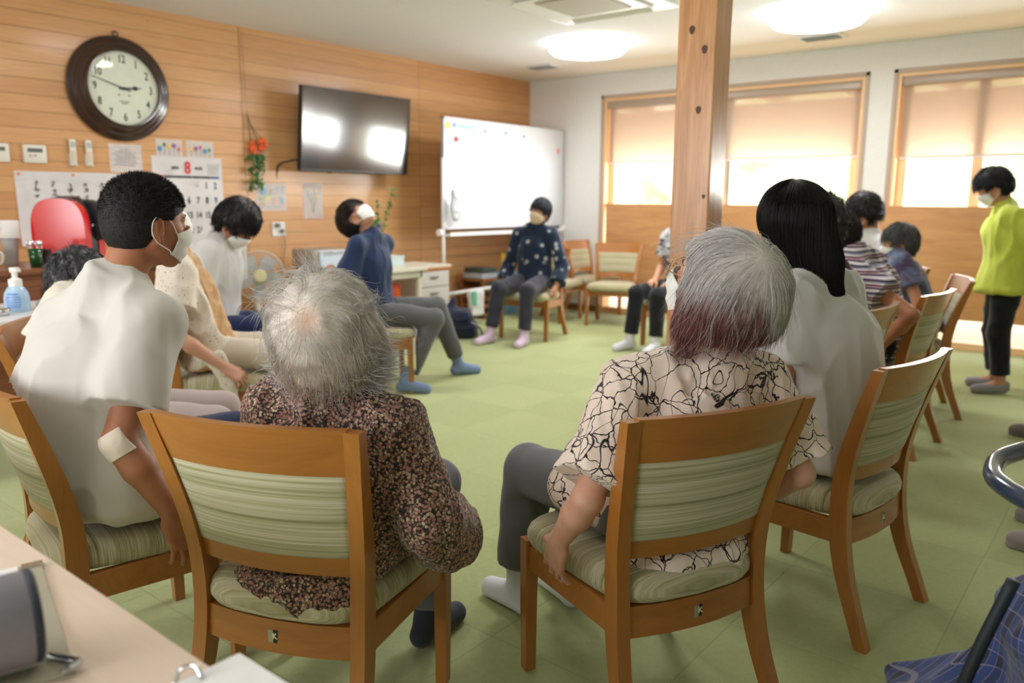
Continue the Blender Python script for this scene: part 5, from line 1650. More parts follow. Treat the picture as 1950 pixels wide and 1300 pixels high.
def lace_mat():
    m = mat('openwork_cream_lace', (220, 210, 194), .9, sheen=.2); t = NT(m)
    x = t.n.new('ShaderNodeTexVoronoi'); x.inputs['Scale'].default_value = 62; t.link(t.mapping(), x.inputs['Vector'])
    h = t.ramp(x.outputs['Distance'], [(0.0, 0.0), (.16, 0.0), (.26, 1.0)])
    n = t.noise(t.mapping(), 18, 2); sel = t.ramp(n, [(.45, 1.0), (.55, 0.0)])
    k = t.math('MAXIMUM', h, sel)
    t.color(t.mix(k, s2l((148, 122, 100)), s2l((222, 212, 198)))); t.bump(t.math('ADD', k, t.noise(t.mapping(), 260, 2)), .8, .003)
    return m
M_LACE = lace_mat()
M_TAN_TOP = pattern('tan_marbled_blouse_print', [(0.2, (150, 112, 74)), (.5, (190, 150, 104)), (.7, (208, 176, 132)), (1, (224, 200, 164))], 12, kind='noise')
M_CREAMC = cloth('cream_cotton', (224, 216, 202))

# grey-haired person hidden behind the buzz cut
gen(CP5, 'person with thin dark-grey hair almost hidden behind the one in the cream T-shirt', s=.84, lean=(-8, 2), y0=-.08, head=(10, -14, 0), hoff=(0, 0, -.12), skin=SK_OLD,
    top=M_CREAMC, bottom=M_LILAC, sock=M_SOCKW, hair='curly', hg=.012, hmat=M_HGREY, arms='grip', msk=M_MASK, closed=True, leg=dict(kn=(.37, .435), an=(.38, .085), hz=.485))
# lace vest
t6, J6, S6 = gen(CP6, 'person in white crochet lace vest, tan blouse and beige trousers gripping the chair seat', s=.93, lean=(-10, -18), y0=-.03, head=(0, 38, 0), skin=SK_OLD,
    top=M_TAN_TOP, topname='blouse', sleeve=.45, bottom=M_BEIGE, sock=M_SOCKW, hair='short', hmat=M_HGREY, msk=M_MASK, closed=True, vox=.0075, topkw=dict(g=.012),
    armR=dict(el=(.245, -.16, .64), wr=(.250, .055, .475), hf=(.05, .75, -.6), hn=(-.6, -.1, -.8), hk=dict(curl=(30, 40, 25), spread=8)), leg=dict(kn=(.46, .49), an=(.44, .085), sp=(.09, .11, .12)))
V = shirt(J6, .93, g=.027, sleeve=.62, sg=.034, flare=.022, hemg=.022, bottom=(0, -.03, .46), collar=False, boxy=1.06)
tor = [A3(p) for p in J6['torso']]
V.box((0, .10, .74), (.115, .13, .34), R=rotf(pitch=16), rr=.03, k=.02, op='s')
V.cap((.235, .02, .50), (.262, .09, .335), .052, .014, k=.04, flat=((1, 0, 0), .45))
V.box((0, 0, .33), (.236, .3, .098), k=.01, op='s')
sdf_obj('lace_vest', V, M_LACE, t6, vox=.0065, disp=fsum(folds(.014, (9, 9, 5), 2), lambda P: .003 * (vnoise(P * 110) - .5)), damp=.02)
# white T-shirt, navy shorts, head bowed
gen(CP7, 'person in white T-shirt and navy shorts with head bowed, black hair', s=1.0, lean=(6, 10), y0=-.08, head=(-6, -50, 0), hoff=(0, .01, -.035), skin=SK_TAN,
    top=M_TEEW, topname='tshirt', bottom=M_NAVYS, botkind='shorts', sock=M_SOCKW, hair='bowl', hg=.022, msk=M_MASK, vox=.008, leg=dict(kn=(.44, .50)), topkw=dict(sg=.034, flare=.03, hemg=.035))
# navy T-shirt, head thrown back
gen(CP8, 'person in navy T-shirt and grey trousers with head thrown back, face to the ceiling', s=.96, lean=(-3, -2), y0=.0, twist=38, head=(-36, 58, 0), hoff=(0, -.035, -.02), skin=SK_MID,
    top=M_NAVY, topname='tshirt', bottom=M_GREYD, sock=M_SOCKB, footname='slipper_sock', hair='short', hg=.020, hmat=hair_mat('dark_brown_hair', (40, 30, 26), .45), msk=M_MASK, closed=True, vox=.008, sleeve=.8,
    legJ=dict(knL=(-.19, .44, .50), anL=(-.24, .60, .085), toeL=(-.27, .74, .03), knR=(.16, .36, .47), anR=(.20, .16, .085), toeR=(.24, .29, .03)),
    armR=dict(el=(.16, -.24, .66), wr=(.20, -.17, .47)), armL=dict(el=(-.27, -.04, .66), wr=(-.25, -.10, .47)))
# navy patterned blouse by the whiteboard
gen(CP9, 'person in navy dotted blouse with head tilted to one side by the whiteboard', s=.95, lean=(2, 2), y0=-.04, head=(4, -2, -17), hoff=(-.03, .0, -.012), skin=SK_MID,
    top=M_POLKA, topname='blouse', sleeve=1.80, bottom=M_INDIGO, sock=M_SOCKP, hair='short', hg=.012, hmat=hair_mat('blue_black_hair', (36, 42, 54), .5), msk=M_MASKB, closed=True,
    armR=dict(el=(.27, -.05, .64), wr=(.262, .08, .48)), armL=dict(el=(-.27, -.05, .64), wr=(-.262, .08, .48)),
    legJ=dict(anR=(.17, .50, .085), toeR=(.22, .63, .03), anL=(-.14, .46, .085), toeL=(-.15, .60, .03)), leg=dict(sp=(.09, .14, .15)))
# black and white shirt behind the pillar
gen(CP10, 'person in black and white patterned shirt half hidden by the wooden pillar', s=.95, lean=(0, 4), y0=-.04, head=(14, -6, 0), skin=SK_MID, top=M_MONO, bottom=M_BLACKT, sock=M_SOCKW,
    hair='short', hg=.010, hmat=M_HGREY, arms='lap', msk=M_MASK, closed=True, sleeve=.7, legJ=dict(anR=(.12, .46, .085), toeR=(.14, .60, .03)))
# right-hand side of the circle
gen(CE, 'person with dark curly hair seen just behind the long black hair', s=.94, lean=(4, 8), head=(-20, -8, 0), skin=SK_OLD, top=cloth('maroon_knit', (96, 66, 76)), bottom=M_BLACKT, sock=M_SOCKN,
    hair='curly', hg=.026, hmat=hair_mat('greying_curly_hair', (52, 48, 50), .6, .7), msk=M_MASK, closed=True, vox=.0095)
gen(CF, 'person in maroon striped shirt leaning forward with elbow out behind', s=.97, lean=(6, 22), bend=-6, y0=.0, hoff=(0, .05, -.05), head=(10, -20, 0), skin=SK_TAN, top=M_STRIPED, bottom=M_BLACKT, sock=M_SOCKN, hair='short', hg=.012,
    hmat=hair_mat('dark_cropped_hair', (44, 38, 38), .6), msk=M_MASK, closed=True, armL=dict(el=(-.30, -.23, .715), wr=(-.262, -.09, .545), hf=(.1, .35, -.9), hn=(1, .1, -.2)), fat=1.05)
gen(CG, 'person with cropped grey hair in purple and blue patterned shirt, seen in profile', s=.90, lean=(12, 26), head=(6, -12, 0), hoff=(0, -.06, -.075), skin=SK_MID, top=M_HAWAII, bottom=M_BLACKT, sock=M_SOCKN, hair='short', hg=.010, hmat=M_HSALT,
    msk=M_MASK, closed=True)
gen(CP13, 'person in white T-shirt and black face mask looking down, before the wainscot', s=1.0, lean=(4, 10), head=(-38, -28, 0), skin=SK_TAN, top=M_TEEW, topname='tshirt', bottom=M_NAVYS, sock=M_SOCKW, hair='bowl', hg=.022, msk=M_MASKK, arms='lap')
# standing in lime
gen((5.10, 6.03, 1.87), 'person standing at the right in a lime T-shirt and black cropped trousers, head bowed', s=.915, lean=(-2, 8), y0=0, head=(2, -34, 0), hoff=(0, .03, 0), skin=SK_MID, top=M_LIME, topname='tshirt', sleeve=.75,
    bottom=M_BLACKT, sock=cloth('grey_slipper', (150, 148, 156)), footname='slipper', shoe=True, hair='short', hg=.018, hmat=hair_mat('cropped_black_hair', (34, 36, 44), .5), msk=M_MASK, closed=True, stand=True, arms='down', fat=1.22, armL=dict(el=(-.23, -.20, .96), wr=(-.10, -.27, .82)), armR=dict(el=(.23, -.20, .96), wr=(.10, -.27, .82)),
    topkw=dict(g=.022, sg=.034, flare=.03, hemg=.036))

# ================================================================ THINGS ON THE LEFT WALL
def WM(y, z, x=0.002):
    """matrix: local x -> world +y, local y -> up, local z -> out of the left wall"""
    return Matrix(((0, 0, 1, x), (1, 0, 0, y), (0, 1, 0, z), (0, 0, 0, 1)))
def on_wall(name, y, z, label, cat, x=0.0, group=None):
    o = empty(name, (0, 0, 0), label=label, cat=cat, group=group); o.matrix_world = WM(y, z, x); return o
def sheet(bm, w_, h, t=.0008, z0=0, mi=0, cx=0, cy=0): bb(bm, (cx - w_ / 2, cy - h / 2, z0), (cx + w_ / 2, cy + h / 2, z0 + t), mi=mi)
M_PAPER = speckle('white_paper', (246, 246, 248), 0.42, 0.02, 30)
M_INK = mat('black_ink', (42, 42, 48), 0.7)
M_INKG = mat('grey_ink', (130, 132, 140), 0.7)
M_INKB = mat('blue_ink', (66, 84, 140), 0.7)
M_INKR = mat('red_ink', (206, 52, 58), 0.6)
M_DKWOOD = wood('clock_dark_mahogany', (34, 18, 14), (62, 34, 26), axis=1, rough=0.25, coat=0.6, stretch=8)
M_METAL = mat('brushed_steel', (188, 190, 192), 0.3, metal=0.9)
M_CHROME = mat('chrome', (220, 222, 226), 0.12, metal=1.0)
M_BLACKP = mat('black_plastic', (24, 25, 28), 0.35)

def clock():
    t = on_wall('wall_clock', 2.80, 1.985, 'large round wall clock in a dark moulded wooden case with arabic numerals', 'clock')
    bm = bmesh.new()
    lathe(bm, [(0, 0), (.352, 0), (.358, .010), (.356, .024), (.340, .034), (.326, .036), (.318, .046), (.312, .060), (.296, .068), (.284, .070), (.276, .080), (.270, .094), (.258, .100), (.250, .098), (.247, .088), (.247, .070), (0, .070)], 72)
    build('case', bm, M_DKWOOD, t, smooth=True)
    bm = bmesh.new(); lathe(bm, [(0, .071), (.246, .071), (.246, .073), (0, .073)], 64); build('dial', bm, speckle('aged_cream_dial', (238, 236, 222), .4, .03, 20), t)
    bm = bmesh.new()
    for k in range(12):
        a = math.radians(90 - 30 * (k + 1)); add_text(bm, str(k + 1), Matrix.Translation((.196 * math.cos(a), .196 * math.sin(a), .0738)), .075, bold=.0012, xs=.72)
    for k in range(60):
        a = 2 * PI * k / 60; bx(bm, (.234 * math.cos(a), .234 * math.sin(a), .0738), (.012 if k % 5 == 0 else .005, .0022, .0006), rot=(0, 0, a))
    for x in (-.035, .035): lathe(bm, [(0, .0738), (.006, .0738), (.006, .0745), (0, .0745)], 12, Matrix.Translation((x, -.045, 0)))
    for y, w_ in ((-.088, .07), (-.102, .045)): bx(bm, (0, y, .0738), (w_, .005, .0004))
    build('numerals', bm, M_INK, t)
    def hand(name, ang, L, w_, z):
        bm = bmesh.new(); a = math.radians(ang)
        pts = [(-.035, -w_ * .35), (0, -w_ * .5), (L * .45, -w_ * .35), (L * .62, -w_ * 1.2), (L * .75, -w_ * .35), (L, 0), (L * .75, w_ * .35), (L * .62, w_ * 1.2), (L * .45, w_ * .35), (0, w_ * .5), (-.035, w_ * .35)] if name == 'hour_hand' else [(-.05, -w_ * .4), (L, -w_ * .15), (L, w_ * .15), (-.05, w_ * .4)]
        prism(bm, pts, (0, 0, .0012), Matrix.Translation((0, 0, z)) @ Matrix.Rotation(a, 4, 'Z')); lathe(bm, [(0, z), (.011, z), (.011, z + .003), (0, z + .003)], 16)
        build(name, bm, M_INK, t)
    hand('hour_hand', 90 - 2.80 * 30, .135, .014, .076); hand('minute_hand', 90 - 47.8 * 6, .225, .011, .079)
    bm = bmesh.new(); tube(bm, [(.018 * math.cos(a), .372 + .018 * math.sin(a), .012) for a in [2 * PI * k / 20 for k in range(21)]], .004, 6, cap=False); bb(bm, (-.012, .345, .002), (.012, .362, .016)); build('hanging_ring', bm, M_BLACKP, t, smooth=True)
    bm = bmesh.new(); lathe(bm, [(0, .084), (.22, .083), (.246, .080), (.246, .082), (.22, .0855), (0, .0865)], 48); build('cover_glass', bm, M_GLASSC, t, smooth='all')
clock()

def tv():
    t = on_wall('television', 4.765, 1.805, 'wide black flat television on the wooden wall reflecting the windows', 'television', x=.02)
    t.matrix_world = WM(4.765, 1.805, .02) @ Matrix.Translation((0, 0, .21)) @ Matrix.Rotation(math.radians(5.5), 4, 'X') @ Matrix.Translation((0, 0, -.21))
    bm = bmesh.new(); bb(bm, (-.61, -.345, .19), (.61, .345, .235)); build('housing', bm, mat('tv_bezel', (30, 31, 34), 0.3), t, bevel=.006)
    bm = bmesh.new(); bb(bm, (-.598, -.325, .2352), (.598, .335, .2365)); build('screen', bm, mat('tv_screen', (10, 11, 12), 0.10, spec=0.9, coat=0.7), t)
    bm = bmesh.new(); bb(bm, (-.03, -.352, .20), (.03, -.345, .232)); bx(bm, (-.29, -.349, .215), (.02, .008, .02)); build('sensor', bm, M_BLACKP, t)
    bm = bmesh.new(); bb(bm, (-.2, -.12, -.02), (.2, .12, 0.0)); bb(bm, (-.03, -.05, 0), (.03, .05, .19)); build('wall_bracket', bm, M_BLACKP, t, bevel=.003)
    bm = bmesh.new(); tube(bm, smoothpath([(-.55, -.25, .18), (-.63, -.28, .08), (-.68, -.33, .02), (-.68, -.50, .015), (-.665, -.62, .015), (-.67, -.70, .015), (-.71, -.76, .012), (-.735, -.80, .018)], 6), .0075, 8)
    tube(bm, smoothpath([(-.665, -.62, .012), (-.64, -.8, .01), (-.62, -1.0, .01), (-.60, -1.13, .012)], 5), .004, 6); build('power_cord', bm, M_BLACKP, t, smooth='all')
tv()

def wall_sheet(nm, y, z, w_, h, label, cat, draw=None, mats=None, curl=0.0, group=None, pins=0):
    t = on_wall(nm, y, z, label, cat, group=group)
    bm = bmesh.new(); n = 10
    G = [[bm.verts.new((-w_ / 2 + w_ * i / n, -h / 2 + h * j / n, .0015 + curl * (1 - j / n) ** 2 * (1 + .3 * math.sin(i * .9)))) for j in range(n + 1)] for i in range(n + 1)]
    for i in range(n):
        for j in range(n): bm.faces.new((G[i][j], G[i + 1][j], G[i + 1][j + 1], G[i][j + 1]))
    bmesh.ops.solidify(bm, geom=bm.faces[:], thickness=.0006)
    o = build('paper', bm, M_PAPER, t)
    if draw:
        bm = bmesh.new(); draw(bm); build('printing', bm, mats or [M_INK, M_INKB, M_INKR, M_INKG], t)
    if pins:
        bm = bmesh.new()
        for k in range(pins):
            x = -w_ / 2 + .025 + (w_ - .05) * k / max(1, pins - 1); lathe(bm, [(0, .003), (.008, .003), (.008, .009), (0, .011)], 12, Matrix.Translation((x, h / 2 - .018, 0)))
        build('push_pin', bm, mat('orange_pin', (240, 120, 60), .4), t)
    return t
Z_ = .0046
def draw_calendar(bm):
    X0, dx = -.236, .0755; H2 = .44
    add_text(bm, '8', Matrix.Translation((-.005, H2 - .085, Z_)), .125, mi=2, bold=.004, xs=.8)
    add_text(bm, '2025', Matrix.Translation((-.105, H2 - .085, Z_)), .030, mi=0, bold=.001)
    add_text(bm, 'AUG', Matrix.Translation((.085, H2 - .085, Z_)), .030, mi=0, bold=.001)
    for r in range(6):
        for c in range(7): bx(bm, (.165 + c * .014, H2 - .055 - r * .014, Z_), (.006, .006, .0004), mi=3)
    names = ['SUN', 'MON', 'TUE', 'WED', 'THU', 'FRI', 'SAT']
    for c in range(7):
        bx(bm, (X0 + c * dx, H2 - .150, Z_ - .0002), (dx * .96, .016, .0004), mi=(2 if c == 0 else 1 if c == 6 else 0))
    d = 1
    for r in range(6):
        for c in range(7):
            if (r == 0 and c < 5) or d > 31: continue
            add_text(bm, str(d), Matrix.Translation((X0 + c * dx, H2 - .215 - r * .113, Z_)), .068, mi=(2 if c == 0 else 1 if c == 6 else 0), bold=.0022, xs=.72); d += 1
    for c, s_ in ((4, '31'),): add_text(bm, s_, Matrix.Translation((X0 + c * dx, H2 - .215, Z_)), .026, mi=3)
wall_sheet('wall_calendar', 3.285, 1.10, .57, .88, 'large white August wall calendar with big day numbers, partly behind the bowed black hair', 'calendar', draw_calendar, curl=.01)

def strokes(bm, cols, top, bot, xs, seed=1, size=.035, mi=0):
    """columns of brush-written characters"""
    rng = random.Random(seed)
    for x in xs:
        z = top - rng.uniform(0, .01); n = 0
        while z > bot:
            s_ = size * rng.uniform(.75, 1.1)
            for k in range(rng.randint(3, 5)):
                a = rng.choice((0, 0.1, PI / 2, PI / 2 + .1, .8, -.8)); bx(bm, (x + rng.uniform(-.25, .25) * s_, z + rng.uniform(-.35, .35) * s_, Z_), (s_ * rng.uniform(.5, .95), s_ * .13, .0004), rot=(0, 0, a), mi=mi)
            z -= s_ * 1.3; n += 1
            if n % 4 == 3: z -= s_ * .8
wall_sheet('wall_poster', 2.44, 1.155, .73, .49, 'wide white handwritten poster behind the red coffee machine with columns of brush writing', 'poster', lambda bm: strokes(bm, 5, .17, -.20, [-.235 + .105 * k for k in range(6)] , 4), pins=3, curl=.02)
wall_sheet('wall_notice', 2.815, 1.51, .235, .20, 'small white printed notice directly under the wall clock', 'notice', lambda bm: [bx(bm, (-.01 + .01 * (k % 2), .06 - k * .018, Z_), (.15 if k else .06, .004, .0004), mi=3) for k in range(7)])
def lolly(bm, seed):
    rng = random.Random(seed)
    for k in range(5):
        x = -.075 + k * .037; y = rng.uniform(-.01, .035)
        bx(bm, (x, -.02, Z_), (.003, .07, .0003), mi=0)
        lathe(bm, [(0, Z_), (rng.uniform(.012, .019), Z_), (.012, Z_ + .0005), (0, Z_ + .0005)], 14, Matrix.Translation((x, y, 0)), mi=1 + (k + seed) % 5)
LM = [M_INKG, mat('crayon_red', (196, 84, 92), .7), mat('crayon_blue', (84, 140, 190), .7), mat('crayon_green', (74, 140, 104), .7), mat('crayon_yellow', (228, 200, 96), .7), mat('crayon_purple', (150, 96, 160), .7)]
wall_sheet('childrens_drawing', 3.145, 1.598, .205, .13, 'small crayon drawing of round flowers, left of the pair above the calendar', 'drawing', lambda bm: lolly(bm, 1), LM)
wall_sheet('childrens_drawing', 3.395, 1.598, .225, .13, 'small crayon drawing of round flowers, right of the pair above the calendar', 'drawing', lambda bm: lolly(bm, 3), LM)
def pastel(bm):
    rng = random.Random(5)
    bx(bm, (0, -.08, Z_), (.25, .012, .0003), mi=0)
    for k in range(16): bx(bm, (rng.uniform(-.12, .12), rng.uniform(-.06, .08), Z_ + .0001 * k), (rng.uniform(.02, .06), rng.uniform(.02, .05), .0003), rot=(0, 0, rng.uniform(-.3, .3)), mi=k % 6)
PM = [mat('pastel_grey', (196, 196, 204), .8), mat('pastel_pink', (222, 188, 182), .8), mat('pastel_blue', (150, 184, 214), .8), mat('pastel_green', (178, 204, 166), .8), mat('pastel_yellow', (226, 214, 160), .8), mat('pastel_tan', (206, 178, 146), .8)]
wall_sheet('framed_print', 4.015, 1.245, .30, .225, 'pastel coloured landscape-format picture pinned left of the hanging cord', 'picture', pastel, PM)
def sketch(bm):
    rng = random.Random(9)
    for k in range(7):
        a = rng.uniform(0, 6.28); p = [(0.0, -.11, Z_), (.02 * math.cos(a), -.03, Z_), (.05 * math.cos(a) + .0, .03 + .06 * rng.random(), Z_)]
        tube(bm, smoothpath(p, 4), .0012, 4, mi=3)
        lathe(bm, [(0, Z_), (.016, Z_), (.010, Z_ + .0006), (0, Z_ + .0006)], 10, Matrix.Translation((p[2][0], p[2][1], 0)), mi=(4 if k % 2 else 0))
wall_sheet('flower_sketch', 4.44, 1.215, .205, .31, 'white portrait-format sheet with a faint flower sketch under the television', 'drawing', sketch, PM)

def panel(y, label, nm='thermostat'):
    t = on_wall(nm, y, 1.512, label, 'thermostat')
    bm = bmesh.new(); bb(bm, (-.072, -.060, 0), (.072, .060, .020)); build('housing', bm, mat('ivory_plastic', (224, 220, 208), .45), t, bevel=.008, smooth=True)
    bm = bmesh.new(); bb(bm, (-.046, .010, .020), (.046, .036, .0212)); build('display', bm, mat('lcd_grey', (96, 104, 100), .3), t)
    bm = bmesh.new(); bb(bm, (-.040, -.016, .020), (-.022, -.008, .022)); bb(bm, (-.012, -.016, .020), (.008, -.008, .022)); build('button', bm, M_INKG, t)
panel(2.208, 'ivory wall thermostat with a grey display above the handwritten poster')
panel(1.985, 'ivory wall thermostat cut off by the left edge of the picture')
for y, lb in ((2.447, 'ivory remote control in its wall holder, left of the two'), (2.553, 'ivory remote control in its wall holder, right of the two')):
    t = on_wall('remote_control', y, 1.535, lb, 'remote control')
    bm = bmesh.new(); bb(bm, (-.021, -.082, .006), (.021, .085, .024)); build('housing', bm, mat('ivory_plastic'), t, bevel=.005, smooth=True)
    bm = bmesh.new(); bb(bm, (-.015, .032, .024), (.015, .068, .025)); build('display', bm, mat('pale_lcd', (176, 184, 182), .3), t)
    bm = bmesh.new()
    for r in range(4):
        for c in range(2): bb(bm, (-.013 + c * .015, -.06 + r * .018, .024), (-.003 + c * .015, -.050 + r * .018, .0262), mi=0)
    build('button', bm, mat('soft_button', (200, 178, 150), .5), t)
    bm = bmesh.new(); bb(bm, (-.026, -.09, 0), (.026, -.012, .006)); bb(bm, (-.026, -.09, .006), (.026, -.084, .028)); build('holder', bm, mat('ivory_plastic'), t, bevel=.002)

def flowers():
    t = on_wall('dried_flower_bunch', 3.835, 1.75, 'bunch of dried orange lantern flowers and green leaves hanging from a wall string', 'dried flowers', x=.02)
    bm = bmesh.new(); tube(bm, [(-.035, .78, -.01), (-.028, .165, 0)], .0022, 5); build('string', bm, mat('jute_string', (168, 128, 100), .9), t)
    rng = random.Random(4); bm = bmesh.new(); tips = []
    for k in range(9):
        e = (rng.uniform(-.03, .09), -.09 + rng.uniform(-.04, .05), rng.uniform(.0, .06)); tips.append(e)
        tube(bm, smoothpath([(-.028, .17, 0), (-.02 + e[0] * .3, .06, .01), e], 4), .0022, 5)
    build('stem', bm, mat('dried_stem', (110, 92, 60), .8), t)
    bm = bmesh.new()
    for e in tips + [(x + .02, y - .03, z) for x, y, z in tips[:6]]:
        Mx = Matrix.Translation(e) @ Euler((rng.uniform(-.6, .6), 0, rng.uniform(-.6, .6))).to_matrix().to_4x4() @ Matrix.Rotation(-PI / 2, 4, 'X')
        lathe(bm, [(0, -.028), (.012, -.02), (.021, -.004), (.019, .012), (.009, .024), (0, .034)], 7, Mx)
    build('lantern_flower', bm, speckle('orange_husk', (222, 96, 40), .6, .3, 60), t, smooth='all')
    bm = bmesh.new()
    for k in range(60):
        c = Vector((rng.uniform(-.05, .06), rng.uniform(-.46, -.17), rng.uniform(.0, .07))); c.x *= 1 - abs(c.y + .3) * 1.6
        Mx = Matrix.Translation(c) @ Euler((rng.uniform(-1.2, 1.2), rng.uniform(-1.2, 1.2), rng.uniform(0, 6))).to_matrix().to_4x4()
        prism(bm, [(0, -.034), (.014, -.008), (.011, .016), (0, .034), (-.011, .016), (-.014, -.008)], (0, 0, .001), Mx)
    for k in range(18):
        c = Vector((rng.uniform(.06, .10), rng.uniform(-.30, -.16), rng.uniform(.0, .04)))
        Mx = Matrix.Translation(c) @ Euler((rng.uniform(-1.2, 1.2), rng.uniform(-1.2, 1.2), rng.uniform(0, 6))).to_matrix().to_4x4()
        prism(bm, [(0, -.026), (.010, 0), (0, .026), (-.010, 0)], (0, 0, .001), Mx)
    build('leaf_bunch', bm, speckle('dry_green_leaf', (72, 118, 60), .7, .3, 40), t)
flowers()
t = on_wall('wall_outlet', 4.07, .975, 'white wall outlet with plugs left of the long black cord', 'outlet')
bm = bmesh.new(); bb(bm, (-.065, -.06, 0), (.065, .06, .009)); build('face_plate', bm, M_WHITE, t, bevel=.004)
bm = bmesh.new(); bb(bm, (-.035, .015, .009), (-.005, .05, .045)); bb(bm, (.01, -.03, .009), (.04, .0, .035)); build('plug', bm, mat('grey_plug', (120, 120, 118), .5), t, bevel=.003)
bm = bmesh.new(); tube(bm, smoothpath([(.03, -.02, .02), (.05, -.12, .02), (.03, -.3, .01), (.035, -.6, .01)], 5), .003, 6); build('wire', bm, mat('grey_plug'), t, smooth='all')

# ================================================================ WHITEBOARD
def whiteboard():
    t = empty('whiteboard', (.50, 5.57, 0), label='large white mobile whiteboard on castors in front of the wooden wall', cat='whiteboard')
    L = 1.93
    bm = bmesh.new(); bb(bm, (-.012, 0.01, .965), (.012, L - .01, 1.985)); build('board', bm, mat('whiteboard_enamel', (206, 210, 216), .2, spec=.5, coat=.3), t)
    bm = bmesh.new()
    for a, b in (((-.018, 0, .95), (.018, .02, 2.0)), ((-.018, L - .02, .95), (.018, L, 2.0)), ((-.018, 0, 1.98), (.018, L, 2.0)), ((-.018, 0, .95), (.018, L, .97))): bb(bm, a, b)
    build('frame', bm, mat('pale_aluminium', (200, 206, 212), .4, metal=.3), t, bevel=.003)
    bm = bmesh.new(); bb(bm, (.0, 0.02, .885), (.075, L - .02, .905)); bb(bm, (.07, .02, .905), (.075, L - .02, .922)); build('pen_tray', bm, M_WHITE2, t, bevel=.004)
    for y in (.0, L):
        bm = bmesh.new(); tube(bm, [(0, y, .07), (0, y, 1.62)], .017, 12); build('post', bm, M_WHITE2, t, smooth='all')
        f = build_foot = None
        bm = bmesh.new(); tube(bm, [(-.30, y, .085), (.30, y, .085)], .016, 10); f = build('foot', bm, M_WHITE2, t, smooth='all')
        for x in (-.30, .30):
            bm = bmesh.new(); lathe(bm, [(0, -.013), (.030, -.013), (.036, -.006), (.036, .006), (.030, .013), (0, .013)], 20, Matrix.Translation((x, y, .037)) @ Matrix.Rotation(PI / 2, 4, 'X')); bb(bm, (x - .01, y - .018, .045), (x + .01, y + .018, .075), mi=1)
            build('caster', bm, [mat('caster_grey', (70, 74, 78), .5), M_CHROME], f, smooth=True)
        bm = bmesh.new(); lathe(bm, [(0, -.02), (.026, -.02), (.034, -.008), (.034, .02), (0, .024)], 16, Matrix.Translation((0, y - .045 if y == 0 else y + .045, .92)) @ Matrix.Rotation(PI / 2, 4, 'X')); build('knob', bm, M_WHITE, t, smooth=True)
    bm = bmesh.new(); tube(bm, [(0, 0, .32), (0, L, .36)], .019, 10); build('cross_bar', bm, M_WHITE2, t, smooth='all')
    # faint marker writing
    bm = bmesh.new(); rng = random.Random(2)
    Mx = Matrix(((0, 0, 1, .0125), (1, 0, 0, 0), (0, 1, 0, 0), (0, 0, 0, 1)))
    for r in range(8):
        x = .22
        while x < .58:
            wd = rng.uniform(.015, .04)
            if rng.random() < .7: bx(bm, Mx @ Vector((x, 1.83 - r * .085, .0005)), (.0006, wd * .7, rng.uniform(.006, .014)), mi=0)
            x += wd
    for a, b in (((.20, 1.88), (.60, 1.88)), ((.20, 1.22), (.60, 1.22))): bb(bm, Mx @ Vector((a[0], a[1], 0)), Mx @ Vector((b[0], b[1] + .004, .0006)))
    build('marker_writing', bm, [mat('faded_marker', (196, 198, 204), .6), ], t)
whiteboard()
def magnet(y, z, r, m, label, long=0, name='magnet'):
    o = empty(name, (.5125, 5.57 + y, z), label=label, cat='magnet')
    bm = bmesh.new()
    if long: bb(bm, (0, -long / 2, -r), (.006, long / 2, r))
    else: lathe(bm, [(0, 0), (r, 0), (r, .006), (r * .7, .009), (0, .009)], 16, Matrix.Rotation(PI / 2, 4, 'Y'))
    build('cap', bm, m, o, smooth=not long)
magnet(.055, 1.92, .034, mat('yellow_magnet', (246, 214, 110), .5), 'round yellow magnet in the top left corner of the whiteboard')
magnet(.15, 1.93, .016, mat('blue_magnet', (96, 160, 226), .5), 'small blue magnet at the top left of the whiteboard beside the green strip')
magnet(.335, 1.925, .010, mat('teal_magnet', (150, 206, 200), .5), 'long pale green magnetic strip at the top of the whiteboard', .24, 'magnetic_strip')
magnet(.60, 1.90, .013, mat('blue_magnet'), 'small blue magnet on the whiteboard just right of the green strip')
magnet(.92, 1.905, .014, mat('blue_magnet'), 'small blue magnet near the middle of the whiteboard top edge')
magnet(1.22, 1.89, .014, mat('blue_magnet'), 'small blue magnet right of the middle of the whiteboard top edge')
magnet(.175, 1.80, .024, mat('dark_red_magnet', (176, 40, 48), .5), 'dark red magnet pinning the top of the whiteboard writing')
magnet(1.84, 1.77, .026, mat('pink_magnet', (226, 130, 140), .5), 'pink magnet in the top right corner of the whiteboard')
# things on the whiteboard's left post
t = empty('plastic_bag', (.605, 5.60, .98), label='crumpled clear plastic bag hanging at the left edge of the whiteboard', cat='bag')
S = Sdf(); S.ell((0, .045, .17), (.028, .075, .13), k=.03); S.cap((0, .02, .28), (0, .0, .34), .03, .02, k=.03)
sdf_obj('sack', S, mat('thin_clear_plastic', (222, 226, 232), .25, trans=.35), t, vox=.010, disp=lambda P: .022 * (vnoise(P * 26) - .5), damp=.02)

